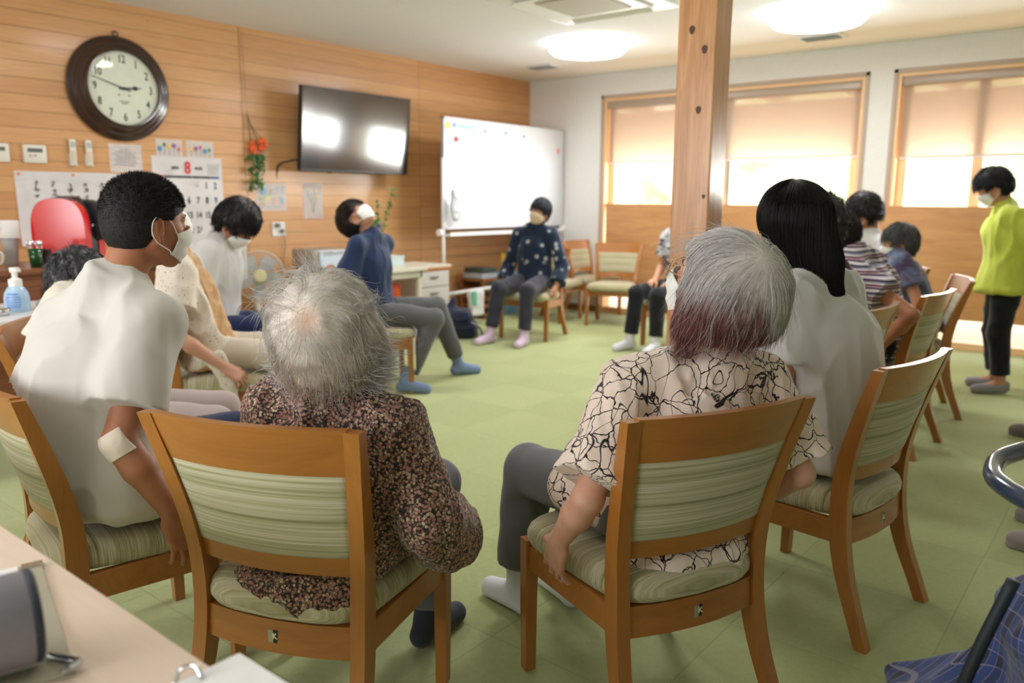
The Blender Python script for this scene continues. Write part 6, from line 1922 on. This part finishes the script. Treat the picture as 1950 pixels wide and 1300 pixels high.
# ================================================================ DESK AND ITS CLUTTER
M_DESK = speckle('cream_laminate', (218, 214, 196), .4, .02, 30)
def desk():
    t = empty('desk', (.30, 3.90, 0), label='long cream desk along the wooden wall behind the person in the navy T-shirt', cat='desk')
    bm = bmesh.new(); bb(bm, (0, 0, .63), (.66, 1.00, .66)); build('top', bm, M_DESK, t, bevel=.005)
    bm = bmesh.new(); bb(bm, (.02, .03, .57), (.62, .05, .63)); bb(bm, (.60, .03, .57), (.62, .97, .63)); bb(bm, (.02, .95, .57), (.62, .97, .63)); build('apron', bm, M_DESK, t, bevel=.002)
    for x in (.03, .58):
        for y in (.03, .93):
            bm = bmesh.new(); bb(bm, (x, y, 0), (x + .035, y + .035, .63)); build('leg', bm, M_DESK, t, bevel=.004)
desk()
def drawers():
    t = empty('drawer_cabinet', (.30, 4.95, 0), label='white drawer cabinet with a wooden-edged top at the right end of the desk', cat='cabinet')
    bm = bmesh.new(); bb(bm, (0, 0, 0), (.46, .42, .60)); build('body', bm, mat('cabinet_white', (206, 204, 196), .5), t, bevel=.003)
    bm = bmesh.new(); bb(bm, (-.01, -.01, .60), (.48, .43, .625)); build('edge_board', bm, wood('board_edge', (166, 96, 48), (200, 130, 76), axis=1), t, bevel=.002)
    bm = bmesh.new(); bb(bm, (-.01, -.01, .625), (.48, .43, .645)); build('top', bm, M_DESK, t, bevel=.002)
    for k in range(4):
        bm = bmesh.new(); bb(bm, (.46, .015, .02 + k * .145), (.475, .405, .155 + k * .145)); f = build('drawer', bm, mat('cabinet_white'), t, bevel=.003)
        bm = bmesh.new(); bb(bm, (.475, .16, .10 + k * .145), (.49, .26, .112 + k * .145)); build('handle', bm, M_METAL, f, bevel=.002)
drawers()
def toaster():
    t = empty('toaster_oven', (.46, 4.13, .66), label='grey countertop oven with a clear front at the left end of the desk', cat='oven')
    bm = bmesh.new(); bb(bm, (-.14, -.17, .012), (.14, .19, .17)); build('body', bm, mat('warm_grey_metal', (164, 156, 146), .35, metal=.4), t, bevel=.02, smooth=True)
    bm = bmesh.new(); bb(bm, (.14, -.10, .02), (.15, .16, .155)); build('door', bm, mat('clear_blue_plastic', (196, 212, 226), .1, coat=.5), t, bevel=.004)
    bm = bmesh.new(); tube(bm, [(.165, -.07, .145), (.165, .13, .145)], .006, 8); build('handle', bm, M_METAL, t, smooth='all')
    bm = bmesh.new()
    for y in (-.14, .16):
        for x in (-.11, .11): bb(bm, (x - .012, y - .012, 0), (x + .012, y + .012, .014))
    build('foot', bm, M_BLACKP, t)
toaster()
def carton(name, c, s_, m, label, cat='box', lid=True, rz=0, group=None, lidm=None):
    t = empty(name, c, rz=rz, label=label, cat=cat, group=group)
    x, y, z = s_[0] / 2, s_[1] / 2, s_[2]
    bm = bmesh.new(); bb(bm, (-x, -y, 0), (x, y, z * (.86 if lid else 1))); build('body', bm, m, t, bevel=.003)
    if lid:
        bm = bmesh.new(); bb(bm, (-x - .004, -y - .004, z * .80), (x + .004, y + .004, z)); build('lid', bm, lidm or m, t, bevel=.003)
    return t
carton('tissue_box', (.62, 4.44, .66), (.13, .22, .10), mat('soft_white_card', (226, 228, 230), .7), 'white carton standing on the desk behind the head of the navy T-shirt person')
carton('plastic_basket', (.55, 4.64, .66), (.20, .16, .115), mat('basket_pale', (206, 200, 192), .6), 'pale basket with a white lid on the desk right of the navy T-shirt', cat='basket', lidm=M_WHITE)
carton('storage_box', (.58, 4.80, .66), (.22, .15, .085), mat('pale_blue_plastic', (196, 212, 214), .4), 'flat pale blue plastic box at the right end of the desk top')
carton('orange_box', (.66, 4.62, .38), (.26, .22, .13), mat('orange_card', (226, 92, 32), .6), 'bright orange box on the white carton under the desk')
carton('cardboard_carton', (.66, 4.60, 0), (.34, .36, .37), mat('offwhite_card', (216, 212, 200), .7), 'off-white carton on the floor under the desk')
carton('pink_packet', (.60, 4.68, .512), (.16, .16, .05), mat('pink_wrap', (226, 170, 190), .5), 'pink packet on the orange box under the desk', cat='packet', lid=False)
carton('clear_storage_bin', (.86, 4.72, 0), (.10, .10, .001), mat('bin_dummy', (200, 208, 212), .3), 'x') if False else None
def clear_bin():
    t = empty('clear_storage_bin', (1.12, 4.42, 0), rz=.1, label='clear plastic storage bin on the carpet beside the grey trouser leg', cat='bin')
    bm = bmesh.new(); s = [(.13, .17, 0), (.15, .19, .26)]
    loft(bm, [[Vector((-a, -b, z)), Vector((a, -b, z)), Vector((a, b, z)), Vector((-a, b, z))] for a, b, z in s]); build('tub', bm, mat('milky_plastic', (214, 222, 226), .25, trans=.25), t, bevel=.01)
    bm = bmesh.new(); bb(bm, (-.158, -.198, .26), (.158, .198, .275)); build('lid', bm, mat('milky_plastic'), t, bevel=.004)
clear_bin()
def vase():
    t = empty('flower_vase', (.36, 4.86, .66), label='small vase with a leafy green sprig and violet flowers on the desk', cat='vase')
    bm = bmesh.new(); lathe(bm, [(0, 0), (.03, 0), (.036, .05), (.028, .12), (.022, .17), (.026, .19), (.020, .19), (0, .03)], 20); build('vessel', bm, mat('blue_white_glaze', (186, 196, 214), .2), t, smooth='all')
    rng = random.Random(6); bm = bmesh.new(); L_ = bmesh.new()
    for k, e in enumerate(((.03, -.10, .46), (.02, .0, .55), (.0, .14, .52), (.0, .20, .66), (.02, -.05, .40))):
        pts = smoothpath([(0, 0, .1), (e[0] * .4, e[1] * .35, .30), e], 6); tube(bm, pts, .0025, 5)
        for j in range(14):
            p = pts[rng.randrange(len(pts) // 2, len(pts))]; Mx = Matrix.Translation(p + Vector((rng.uniform(-.02, .02), rng.uniform(-.03, .03), rng.uniform(-.02, .02)))) @ Euler((rng.uniform(-1, 1), rng.uniform(-1, 1), rng.uniform(0, 6))).to_matrix().to_4x4()
            prism(L_, [(0, -.03), (.012, 0), (0, .03), (-.012, 0)], (0, 0, .001), Mx)
    build('stem', bm, mat('green_stem', (84, 120, 64), .6), t); build('leaf', L_, speckle('fresh_leaf', (92, 140, 66), .6, .25, 30), t)
    bm = bmesh.new()
    for k in range(7): bmesh.ops.create_icosphere(bm, subdivisions=1, radius=.018, matrix=Matrix.Translation((rng.uniform(0, .04), rng.uniform(-.05, .03), rng.uniform(.24, .36))))
    build('violet_flower', bm, mat('violet_petal', (140, 112, 186), .6), t)
vase()
t = empty('paper_roll', (.60, 4.93, .66), rot=(.35, 0, 0), label='white paper roll leaning beside the vase on the desk', cat='paper roll')
t.location = (.62, 4.66, .775)
bm = bmesh.new(); lathe(bm, [(0, 0), (.026, 0), (.028, .17), (.02, .175), (0, .175)], 18); build('tube', bm, M_PAPER, t, smooth=True)
t = empty('wooden_rack', (.12, 6.22, 0), label='low slatted wooden rack by the wall behind the whiteboard foot', cat='rack')
M_RACK = wood('rack_wood', (120, 70, 36), (166, 106, 60), axis=0, rough=.5)
bm = bmesh.new(); bb(bm, (0, 0, 0), (.02, .30, .42)); bb(bm, (.30, 0, 0), (.32, .02, .42)); bb(bm, (.30, .28, 0), (.32, .30, .42)); build('frame', bm, M_RACK, t, bevel=.002)
for k in range(5):
    bm = bmesh.new(); bb(bm, (0.02, 0, .03 + k * .09), (.32, .30, .048 + k * .09)); bb(bm, (.31, .0, .03 + k * .09), (.325, .30, .062 + k * .09)); build('shelf', bm, M_RACK, t, bevel=.002)
for k, (cc, lb) in enumerate((((176, 188, 196), 'grey-blue binder lying on the wooden rack'), ((70, 84, 78), 'dark green folder on top of the binder on the wooden rack'))):
    carton('binder', (.27, 6.37, .416 + k * .0555), (.27, .25 - k * .04, .055), mat('binder_%s' % ('grey', 'green')[k], cc, .6), lb, cat='binder', lid=False)
t = empty('blue_bin', (.30, 6.74, 0), label='tall light blue bin with yellow rolled tubes by the wooden wall', cat='bin')
bm = bmesh.new(); s = [(.10, .11, 0), (.12, .13, .46)]; loft(bm, [[Vector((-a, -b, z)), Vector((a, -b, z)), Vector((a, b, z)), Vector((-a, b, z))] for a, b, z in s]); build('tub', bm, mat('sky_blue_plastic', (112, 172, 216), .4), t, bevel=.008)
for y, h, lb in ((-.045, .66, 'taller yellow tube standing in the blue bin'), (.045, .60, 'shorter yellow tube standing in the blue bin')):
    o = empty('yellow_tube', (.30, 6.74 + y, .30), rot=(.03 if y > 0 else -.03, 0, 0), label=lb, cat='tube'); bm = bmesh.new(); tube(bm, [(0, 0, 0), (0, 0, h - .30)], .022, 10); build('tube', bm, mat('yellow_foam', (226, 186, 60), .7), o, smooth='all')
t = empty('tote_bag', (.575, 5.92, .0), label='white and green shopping bag hanging from the whiteboard cross bar', cat='bag')
S = Sdf(); S.box((.03, 0, .22), (.035, .10, .13), rr=.02, k=.02)
sdf_obj('sack', S, mat('thin_white_bag', (214, 218, 220), .5), t, vox=.012, disp=lambda P: .02 * (vnoise(P * 20) - .5), damp=.02)
bm = bmesh.new(); bb(bm, (.062, -.09, .20), (.072, -.03, .34)); build('green_print', bm, mat('green_print', (92, 180, 150), .6), t)
t = empty('backpack', (.98, 5.22, 0), rz=.5, label='navy backpack slumped on the carpet by the desk leg', cat='backpack')
S = Sdf(); S.box((0, 0, .13), (.15, .11, .13), rr=.06, k=.03); S.box((.11, .02, .08), (.08, .09, .08), rr=.04, k=.04); S.cap((-.05, 0, .26), (-.02, .02, .34), .05, .03, k=.06)
sdf_obj('sack', S, cloth('navy_nylon', (32, 40, 62), .6), t, vox=.011, disp=folds(.02, (9, 9, 9), 3), damp=.02)
bm = bmesh.new(); tube(bm, smoothpath([(.16, -.05, .15), (.22, 0, .10), (.24, .06, .02)], 6), .012, 8); build('strap', bm, mat('grey_strap', (150, 154, 160), .7), t, smooth='all')

# ================================================================ ELECTRIC FAN
def fan():
    t = empty('electric_fan', (.34, 3.62, 0), label='white electric fan on a stand between the navy shorts and the desk', cat='fan')
    bm = bmesh.new(); lathe(bm, [(0, 0), (.16, 0), (.165, .012), (.15, .03), (.05, .045), (0, .045)], 32); build('base', bm, M_WHITE, t, smooth=True)
    bm = bmesh.new(); lathe(bm, [(0, .04), (.022, .04), (.018, .50), (0, .50)], 14); build('pole', bm, M_WHITE, t, smooth=True)
    Mh = Matrix.Translation((0.03, 0, .635)) @ Euler((0, 0, -.45)).to_matrix().to_4x4() @ Matrix.Rotation(PI / 2, 4, 'Y')
    bm = bmesh.new(); lathe(bm, [(0, -.16), (.05, -.15), (.062, -.09), (.055, -.04), (0, -.04)], 24, Mh); build('motor', bm, M_WHITE, t, smooth=True)
    bm = bmesh.new()
    for k in range(56):
        a = 2 * PI * k / 56
        pts = [Mh @ Vector((r * math.cos(a + tw), r * math.sin(a + tw), z)) for r, z, tw in ((.045, .045, 0), (.12, .055, .12), (.175, .03, .22), (.192, 0, .26), (.172, -.035, .26), (.06, -.045, .26))]
        tube(bm, pts, .0013, 4, cap=False)
    for r, z, th in ((.192, 0, .005), (.12, .055, .0018), (.045, .045, .003)):
        tube(bm, [Mh @ Vector((r * math.cos(a), r * math.sin(a), z)) for a in [2 * PI * k / 40 for k in range(41)]], th, 6, cap=False)
    build('guard', bm, mat('guard_wire', (206, 206, 204), .4), t, smooth='all')
    bm = bmesh.new()
    for k in range(5):
        secs = []
        for r, w_, tw in ((.03, .03, .9), (.08, .055, .65), (.13, .07, .5), (.165, .055, .4)):
            ring = []
            for x, y in ((-w_, -.001), (w_, -.001), (w_, .001), (-w_, .001)):
                v = Euler((0, 0, 2 * PI * k / 5)).to_matrix() @ (Vector((r, x * math.cos(tw), x * math.sin(tw) * .4 + y))); ring.append(Mh @ v)
            secs.append(ring)
        loft(bm, secs)
    build('blade', bm, mat('smoky_blade', (206, 212, 214), .25, trans=.3), t, smooth=False)
    bm = bmesh.new(); lathe(bm, [(0, .060), (.045, .056), (.05, .045), (0, .040)], 24, Mh); build('hub_cap', bm, mat('pale_yellow_cap', (216, 212, 168), .5), t, smooth=True)
fan()

# ================================================================ LEFT SIDE: COUNTER, COFFEE MACHINE, WHITE TABLE
M_BROWN = wood('brown_counter_wood', (104, 62, 38), (146, 92, 60), axis=1, rough=.4, coat=.3)
t = empty('counter_cabinet', (.70, 1.10, 0), label='brown wooden counter cabinet carrying the red coffee machine', cat='cabinet')
bm = bmesh.new(); bb(bm, (0, 0, 0), (.55, 1.25, .80)); build('body', bm, M_BROWN, t, bevel=.004)
bm = bmesh.new(); bb(bm, (-.01, -.02, .83), (.57, 1.27, .86)); bb(bm, (.0, 0, .80), (.54, 1.25, .83)); build('top', bm, M_BROWN, t, bevel=.003)
for k in range(2):
    bm = bmesh.new(); bb(bm, (.55, .03 + k * .60, .05), (.565, .60 + k * .60, .76)); d_ = build('door', bm, M_BROWN, t, bevel=.003)
    bm = bmesh.new(); bb(bm, (.565, .50 - k * 0 + k * .12, .55), (.58, .52 + k * .12, .65)); build('handle', bm, M_METAL, d_)
def coffee_machine():
    t = empty('coffee_machine', (.97, 1.985, .86), rz=math.radians(-52), label='glossy red and black coffee machine on the brown counter', cat='coffee machine')
    red = mat('glossy_red_plastic', (206, 22, 20), .16, coat=.8)
    def arch(w0, w1, m, name, d=.152, h=.365, y0=0.0, bev=.02):
        bm = bmesh.new(); pts = [(-d, 0), (d, 0)]
        for k in range(25):
            a = PI * k / 24; pts.append((d * math.copysign(abs(math.cos(a)) ** .72, math.cos(a)), h - .19 + .19 * math.sin(a) ** .72))
        prism(bm, [(p[0] + y0, p[1]) for p in pts], (0, 0, w1 - w0), Matrix(((0, 0, 1, w0), (1, 0, 0, 0), (0, 1, 0, 0), (0, 0, 0, 1))))
        return build(name, bm, m, t, bevel=bev, seg=4, smooth=True, ang=.9)
    arch(.040, .105, red, 'side_shell'); arch(-.105, -.040, red, 'side_shell')
    arch(-.045, .045, M_BLACKP, 'centre_body', d=.146, h=.372, bev=.006)
    bm = bmesh.new(); lathe(bm, [(0, -.05), (.115, -.05), (.125, -.03), (.125, .03), (.115, .05), (0, .05)], 40, Matrix.Translation((-.06, .09, .235)) @ Matrix.Rotation(PI / 2, 4, 'Y')); build('water_tank', bm, mat('smoked_tank', (44, 48, 54), .12), t, smooth=True)
    bm = bmesh.new(); bb(bm, (-.038, -.03, .366), (.038, .07, .380)); build('hopper_lid', bm, mat('smoked_lid', (120, 104, 88), .15, coat=.4), t, bevel=.008)
    bm = bmesh.new()
    for z, y in ((.30, .118), (.275, .130)): bx(bm, (0, y, z), (.018, .006, .012), rot=(-.5, 0, 0))
    bx(bm, (0.01, .148, .215), (.012, .006, .012)); build('button', bm, M_WHITE, t)
    bm = bmesh.new(); bb(bm, (-.042, .14, 0), (.042, .20, .018)); build('drip_tray', bm, M_BLACKP, t, bevel=.003)
coffee_machine()
def cupstack():
    t = empty('cup_stack', (.90, 1.70, .86), label='stack of white lidded containers left of the red coffee machine', cat='container')
    bm = bmesh.new(); lathe(bm, [(0, 0), (.033, 0), (.045, .14), (.048, .145), (0, .145)], 24); build('lower_cup', bm, mat('clear_grey_cup', (196, 198, 196), .2, trans=.2), t, smooth=True)
    bm = bmesh.new(); bb(bm, (-.04, -.042, .146), (.045, .042, .245)); bb(bm, (-.03, -.052, .19), (.03, -.042, .235)); build('upper_container', bm, M_WHITE, t, bevel=.008, smooth=True)
cupstack()
t = empty('kettle', (1.02, 1.50, .86), label='white dome-shaped kettle at the left edge on the brown counter', cat='kettle')
bm = bmesh.new(); lathe(bm, [(0, 0), (.072, 0), (.075, .05), (.068, .09), (.045, .115), (0, .122)], 32); build('body', bm, M_WHITE, t, smooth=True)
bm = bmesh.new(); tube(bm, smoothpath([(0, .07, .08), (0, .115, .07), (0, .11, .02), (0, .07, .02)], 5), .008, 8); build('handle', bm, M_WHITE, t, smooth='all')
t = empty('spoon_glass', (1.17, 1.725, .86), label='green glass full of metal spoons before the red coffee machine', cat='glass')
bm = bmesh.new(); lathe(bm, [(0, 0), (.026, 0), (.036, .10), (.033, .10), (.024, .006), (0, .006)], 24); build('tumbler', bm, mat('green_glass', (40, 130, 60), .06, trans=.75), t, smooth='all')
rng = random.Random(8)
for k in range(6):
    a = k * 1.05; bm = bmesh.new(); p = Vector((.018 * math.cos(a), .018 * math.sin(a), .01)); q = Vector((.034 * math.cos(a), .034 * math.sin(a), .115)); tube(bm, [p, q], .002, 6)
    bmesh.ops.create_uvsphere(bm, u_segments=10, v_segments=6, radius=.011, matrix=Matrix.Translation(q + Vector((0, 0, .012))) @ Euler((0, 0, a)).to_matrix().to_4x4() @ Matrix.Diagonal((.35, 1, 1.5, 1))); build('spoon', bm, M_CHROME, t, smooth='all')
t = empty('dark_tumbler', (1.10, 1.80, .86), label='dark tumbler behind the glass of spoons', cat='glass'); bm = bmesh.new(); lathe(bm, [(0, 0), (.026, 0), (.032, .09), (.029, .09), (.022, .006), (0, .006)], 24); build('tumbler', bm, M_BLACKP, t, smooth=True)
t = empty('paper_packet', (1.19, 1.86, .86), rz=.5, label='folded white papers at the counter edge behind the grey hair', cat='paper'); bm = bmesh.new(); bb(bm, (-.04, -.09, 0), (.05, .09, .004)); bb(bm, (-.02, .03, .004), (.04, .08, .045)); build('sheet', bm, M_PAPER, t, bevel=.001)
t = empty('white_table', (1.33, .85, 0), label='white table at the left edge carrying the pump bottle', cat='table')
bm = bmesh.new(); bb(bm, (0, 0, .675), (.66, .92, .70)); build('top', bm, mat('white_laminate', (232, 234, 236), .3), t, bevel=.006)
for x in (.04, .59):
    for y in (.04, .85): bm = bmesh.new(); bb(bm, (x, y, 0), (x + .03, y + .03, .675)); build('leg', bm, M_METAL, t)
def soap():
    t = empty('soap_bottle', (1.705, 1.43, .70), label='light blue foam soap pump bottle on the white table', cat='bottle')
    bm = bmesh.new(); lathe(bm, [(0, 0), (.050, 0), (.054, .008), (.054, .065), (.049, .09), (.036, .112), (.026, .122), (0, .122)], 36); build('bottle', bm, mat('pale_blue_plastic_bottle', (172, 204, 232), .25, coat=.3), t, smooth=True)
    bm = bmesh.new(); lathe(bm, [(0, .120), (.029, .120), (.029, .150), (.020, .155), (.012, .160), (.012, .182), (.019, .186), (.021, .206), (0, .208)], 28); bb(bm, (.0, -.010, .188), (.05, .010, .204)); build('pump', bm, M_WHITE, t, smooth=True)
    bm = bmesh.new(); Mx = Matrix.Translation((0, 0, 0)) @ Matrix.Rotation(math.radians(-38), 4, 'Z')
    for k, (w_, z) in enumerate(((.040, .086), (.056, .072), (.062, .060), (.060, .048), (.062, .036), (.056, .026))):
        for j in range(8):
            a = math.radians(-32 + 64 * j / 7) * (w_ / .062); v = Mx @ Vector((.0545 * math.cos(a), .0545 * math.sin(a), z)); bx(bm, v, (.001, .0058, .0065), rot=(0, 0, a + math.radians(-38)))
    build('label_print', bm, mat('blue_print', (92, 140, 206), .5), t)
soap()
t = empty('cloth_towel', (1.66, 1.60, .70), label='small crumpled white cloth beside the soap bottle', cat='towel')
S = Sdf(); S.ell((0, 0, .02), (.05, .07, .025), k=.02); S.plane((0, 0, -1), (0, 0, .001)); sdf_obj('cloth', S, M_TEEW, t, vox=.006, disp=folds(.014, (22, 22, 22), 1), damp=.014)
t = empty('glass_dish', (1.80, 1.33, .70), label='small round glass dish at the left edge next to the soap bottle', cat='dish'); bm = bmesh.new(); lathe(bm, [(0, 0), (.03, 0), (.038, .03), (.035, .03), (.028, .004), (0, .004)], 24); build('bowl', bm, M_CHROME, t, smooth='all')

# ================================================================ FRONT TABLE
M_TABLE = wood('pale_beech_laminate', (224, 200, 180), (236, 216, 198), axis=0, rough=.5, coat=.0, stretch=8, contrast=.7)
t = empty('front_table', (3.55, -.42, 0), label='pale beech table cutting the lower left corner with a clipboard on it', cat='table')
bm = bmesh.new(); bb(bm, (0, 0, .67), (1.80, .855, .70)); build('top', bm, M_TABLE, t, bevel=.004)
bm = bmesh.new(); bb(bm, (.03, .03, .62), (1.77, .05, .67)); bb(bm, (.03, .80, .62), (1.77, .82, .67)); build('apron', bm, M_TABLE, t)
for x in (.04, 1.71):
    for y in (.04, .76): bm = bmesh.new(); bb(bm, (x, y, 0), (x + .05, y + .05, .67)); build('leg', bm, M_TABLE, t, bevel=.004)
def clipboard():
    t = empty('clipboard', (4.771, .262, .70), rz=math.radians(-15), label='clipboard with white papers and metal corners on the pale front table', cat='clipboard')
    bm = bmesh.new(); bb(bm, (-.17, -.115, 0), (.17, .115, .004)); build('board', bm, mat('grey_beige_board', (176, 170, 150), .6), t, bevel=.001)
    bm = bmesh.new(); bb(bm, (-.165, -.105, .004), (.13, .085, .007)); build('paper', bm, M_PAPER, t)
    bm = bmesh.new(); 
    for k in range(7): bb(bm, (-.13 + k * .035, -.08, .0071), (-.129 + k * .035, .08, .0073))
    bb(bm, (-.14, .05, .0071), (.10, .051, .0073)); build('ruled_line', bm, mat('pale_rule', (176, 190, 214), .7), t)
    bm = bmesh.new(); bb(bm, (-.172, .09, -.0005), (-.155, .117, .006)); build('metal_corner', bm, M_CHROME, t)
    bm = bmesh.new(); tube(bm, smoothpath([(.12, .095, .006), (.165, .12, .012), (.17, .10, .008)], 5), .004, 8); build('metal_clip', bm, M_CHROME, t)
clipboard()
t = empty('ballpoint_pen', (4.665, .325, .716), rot=(0, math.radians(88), math.radians(-28)), label='blue ballpoint pen lying on the clipboard papers', cat='pen')
bm = bmesh.new(); lathe(bm, [(0, 0), (.003, .002), (.0075, .02), (.0085, .05), (.0085, .10), (.006, .135), (0, .137)], 16); build('barrel', bm, mat('blue_pen', (42, 96, 184), .25), t, smooth='all')
def cuff():
    t = empty('blood_pressure_cuff', (4.887, .206, .708), rz=math.radians(-12), label='grey rolled cuff with navy edging standing on the pale front table', cat='cuff')
    def ring(r, a, n=44): return [Vector((-.0 + r * math.cos(x), 0, .0535 + r * math.sin(x))) for x in [2 * PI * k / n for k in range(n)]]
    bm = bmesh.new(); secs = []
    for y, r in ((-.105, .050), (-.10, .0525), (.10, .0525), (.105, .050), (.105, .042), (-.105, .042)):
        secs.append([v + Vector((0, y, 0)) for v in ring(r, 0)])
    loft(bm, secs, closed=True); build('shell', bm, speckle('cool_grey_plastic', (140, 138, 150), .4, .03, 80), t, smooth=True)
    for y in (-.106, .106):
        bm = bmesh.new(); tube(bm, [v + Vector((0, y, 0)) for v in ring(.0475, 0)] + [ring(.0475, 0)[0] + Vector((0, y, 0))], .0058, 8, cap=False); build('edge_trim', bm, mat('navy_trim', (42, 48, 66), .5), t, smooth='all')
cuff()
t = empty('notebook', (5.115, .435, .701), rz=math.radians(-52), label='pale blue-white notepad with a ring clip at the bottom edge beside the table', cat='notebook')
t.location = (5.185, .385, .701); t.rotation_euler = (0, 0, 0)
bm = bmesh.new(); bb(bm, (-.10, -.075, 0), (.06, .075, .012)); build('pages', bm, M_PAPER, t, bevel=.001)
bm = bmesh.new(); tube(bm, smoothpath([(-.085, .02, .012), (-.10, .02, .022), (-.118, .012, .012), (-.11, .0, .003)], 5), .003, 6); build('ring_clip', bm, M_CHROME, t, smooth='all')

# ================================================================ RIGHT EDGE: WALKING FRAME WITH BAG, SHOES
def rollator():
    t = empty('walking_frame', (5.80, 1.55, 0), label='dark blue tubular walking frame with a navy plaid bag at the right edge', cat='walking frame')
    tubem = mat('navy_enamel_tube', (38, 54, 76), .18, coat=.7)
    P = lambda x, y, z: (x - 5.80, y - 1.55, z)
    bm = bmesh.new(); tube(bm, smoothpath([P(6.05, 2.02, .80), P(5.80, 1.86, .785), P(5.69, 1.70, .770), P(5.672, 1.615, .760), P(5.70, 1.53, .756), P(5.80, 1.44, .752), P(6.1, 1.25, .745)], 8), .0165, 14); build('handle', bm, tubem, t, smooth='all')
    for a, b in ((P(6.0, 1.99, .79), P(6.0, 1.9, .06)), (P(6.05, 1.29, .745), P(6.02, 1.30, .06))):
        bm = bmesh.new(); tube(bm, [a, b], .014, 12); build('upright', bm, tubem, t, smooth='all')
        bm = bmesh.new(); lathe(bm, [(0, -.014), (.05, -.014), (.056, 0), (.05, .014), (0, .014)], 24, Matrix.Translation((b[0], b[1], .057)) @ Matrix.Rotation(PI / 2, 4, 'X')); build('wheel', bm, M_BLACKP, t, smooth=True)
    plaid = mat('navy_plaid_cloth', (34, 50, 96), .8, sheen=.2); n = NT(plaid); v = n.mapping(rot=(0, .3, .5)); X, Y, Z = n.sep(v)
    def lines(c, sc, w_): return n.ramp(n.math('FRACT', n.math('MULTIPLY', c, sc)), [(0, 1.0), (w_, 1.0), (w_ + .03, 0.0)])
    base = n.mix(lines(X, 28, .5), s2l((24, 34, 66)), s2l((36, 58, 116))); base = n.mix(n.math('MULTIPLY', lines(Z, 28, .5), .5), base, s2l((40, 66, 124)))
    base = n.mix(n.math('MULTIPLY', n.math('MAXIMUM', lines(X, 56, .06), lines(Z, 56, .06)), .6), base, s2l((150, 140, 150)))
    n.color(base)
    S = Sdf(); S.box(P(5.925, 1.58, .35), (.20, .17, .20), R=rotf(yaw=20), rr=.05, k=.04); S.box(P(5.66, 1.54, .27), (.10, .12, .10), R=rotf(yaw=20, roll=-18), rr=.03, k=.05); S.ell(P(5.86, 1.58, .51), (.12, .13, .08), k=.06)
    sdf_obj('plaid_bag', S, plaid, t, vox=.007, disp=folds(.022, (7, 7, 7), 2), damp=.022)
    bm = bmesh.new(); tube(bm, smoothpath([P(5.735, 1.47, .62), P(5.69, 1.45, .45), P(5.66, 1.44, .28), P(5.68, 1.46, .12)], 8), .011, 10); build('strap_tube', bm, mat('black_webbing', (22, 28, 38), .6), t, smooth='all')
rollator()
def shoe(x, y, rz, m, label, L=.25, name='slipper'):
    t = empty(name, (x, y, 0), rz=rz, label=label, cat='shoe')
    S = Sdf(); S.ell((0, L * .22, .03), (.045, L * .30, .036), k=.02); S.ell((0, -L * .22, .03), (.036, L * .26, .036), k=.03); S.cap((0, -L * .30, .0), (0, L * .36, .0), .04, .038, k=.02, flat=((0, 0, 1), .5)); S.ell((0, -L * .14, .055), (.026, L * .22, .032), k=.008, op='s'); S.plane((0, 0, -1), (0, 0, .001), k=.004)
    sdf_obj('upper', S, m, t, vox=.006)
    bm = bmesh.new(); prism(bm, [(.043 * math.cos(a) * (1 if math.sin(a) > 0 else .85), L * .5 * math.sin(a)) for a in [2 * PI * k / 24 for k in range(24)]], (0, 0, .010)); build('sole', bm, mat('shoe_sole', (96, 94, 96), .8), t)
GS = cloth('warm_grey_felt', (140, 132, 136))
shoe(5.66, 3.58, 1.55, GS, 'farther of two warm grey slippers cut by the right edge above the walking frame')
shoe(5.67, 3.27, 1.50, GS, 'nearer of two warm grey slippers cut by the right edge above the walking frame')
shoe(5.46, 4.93, 1.5, cloth('dark_grey_felt', (120, 114, 116)), 'single grey slipper at the right edge below the lime shirt person')
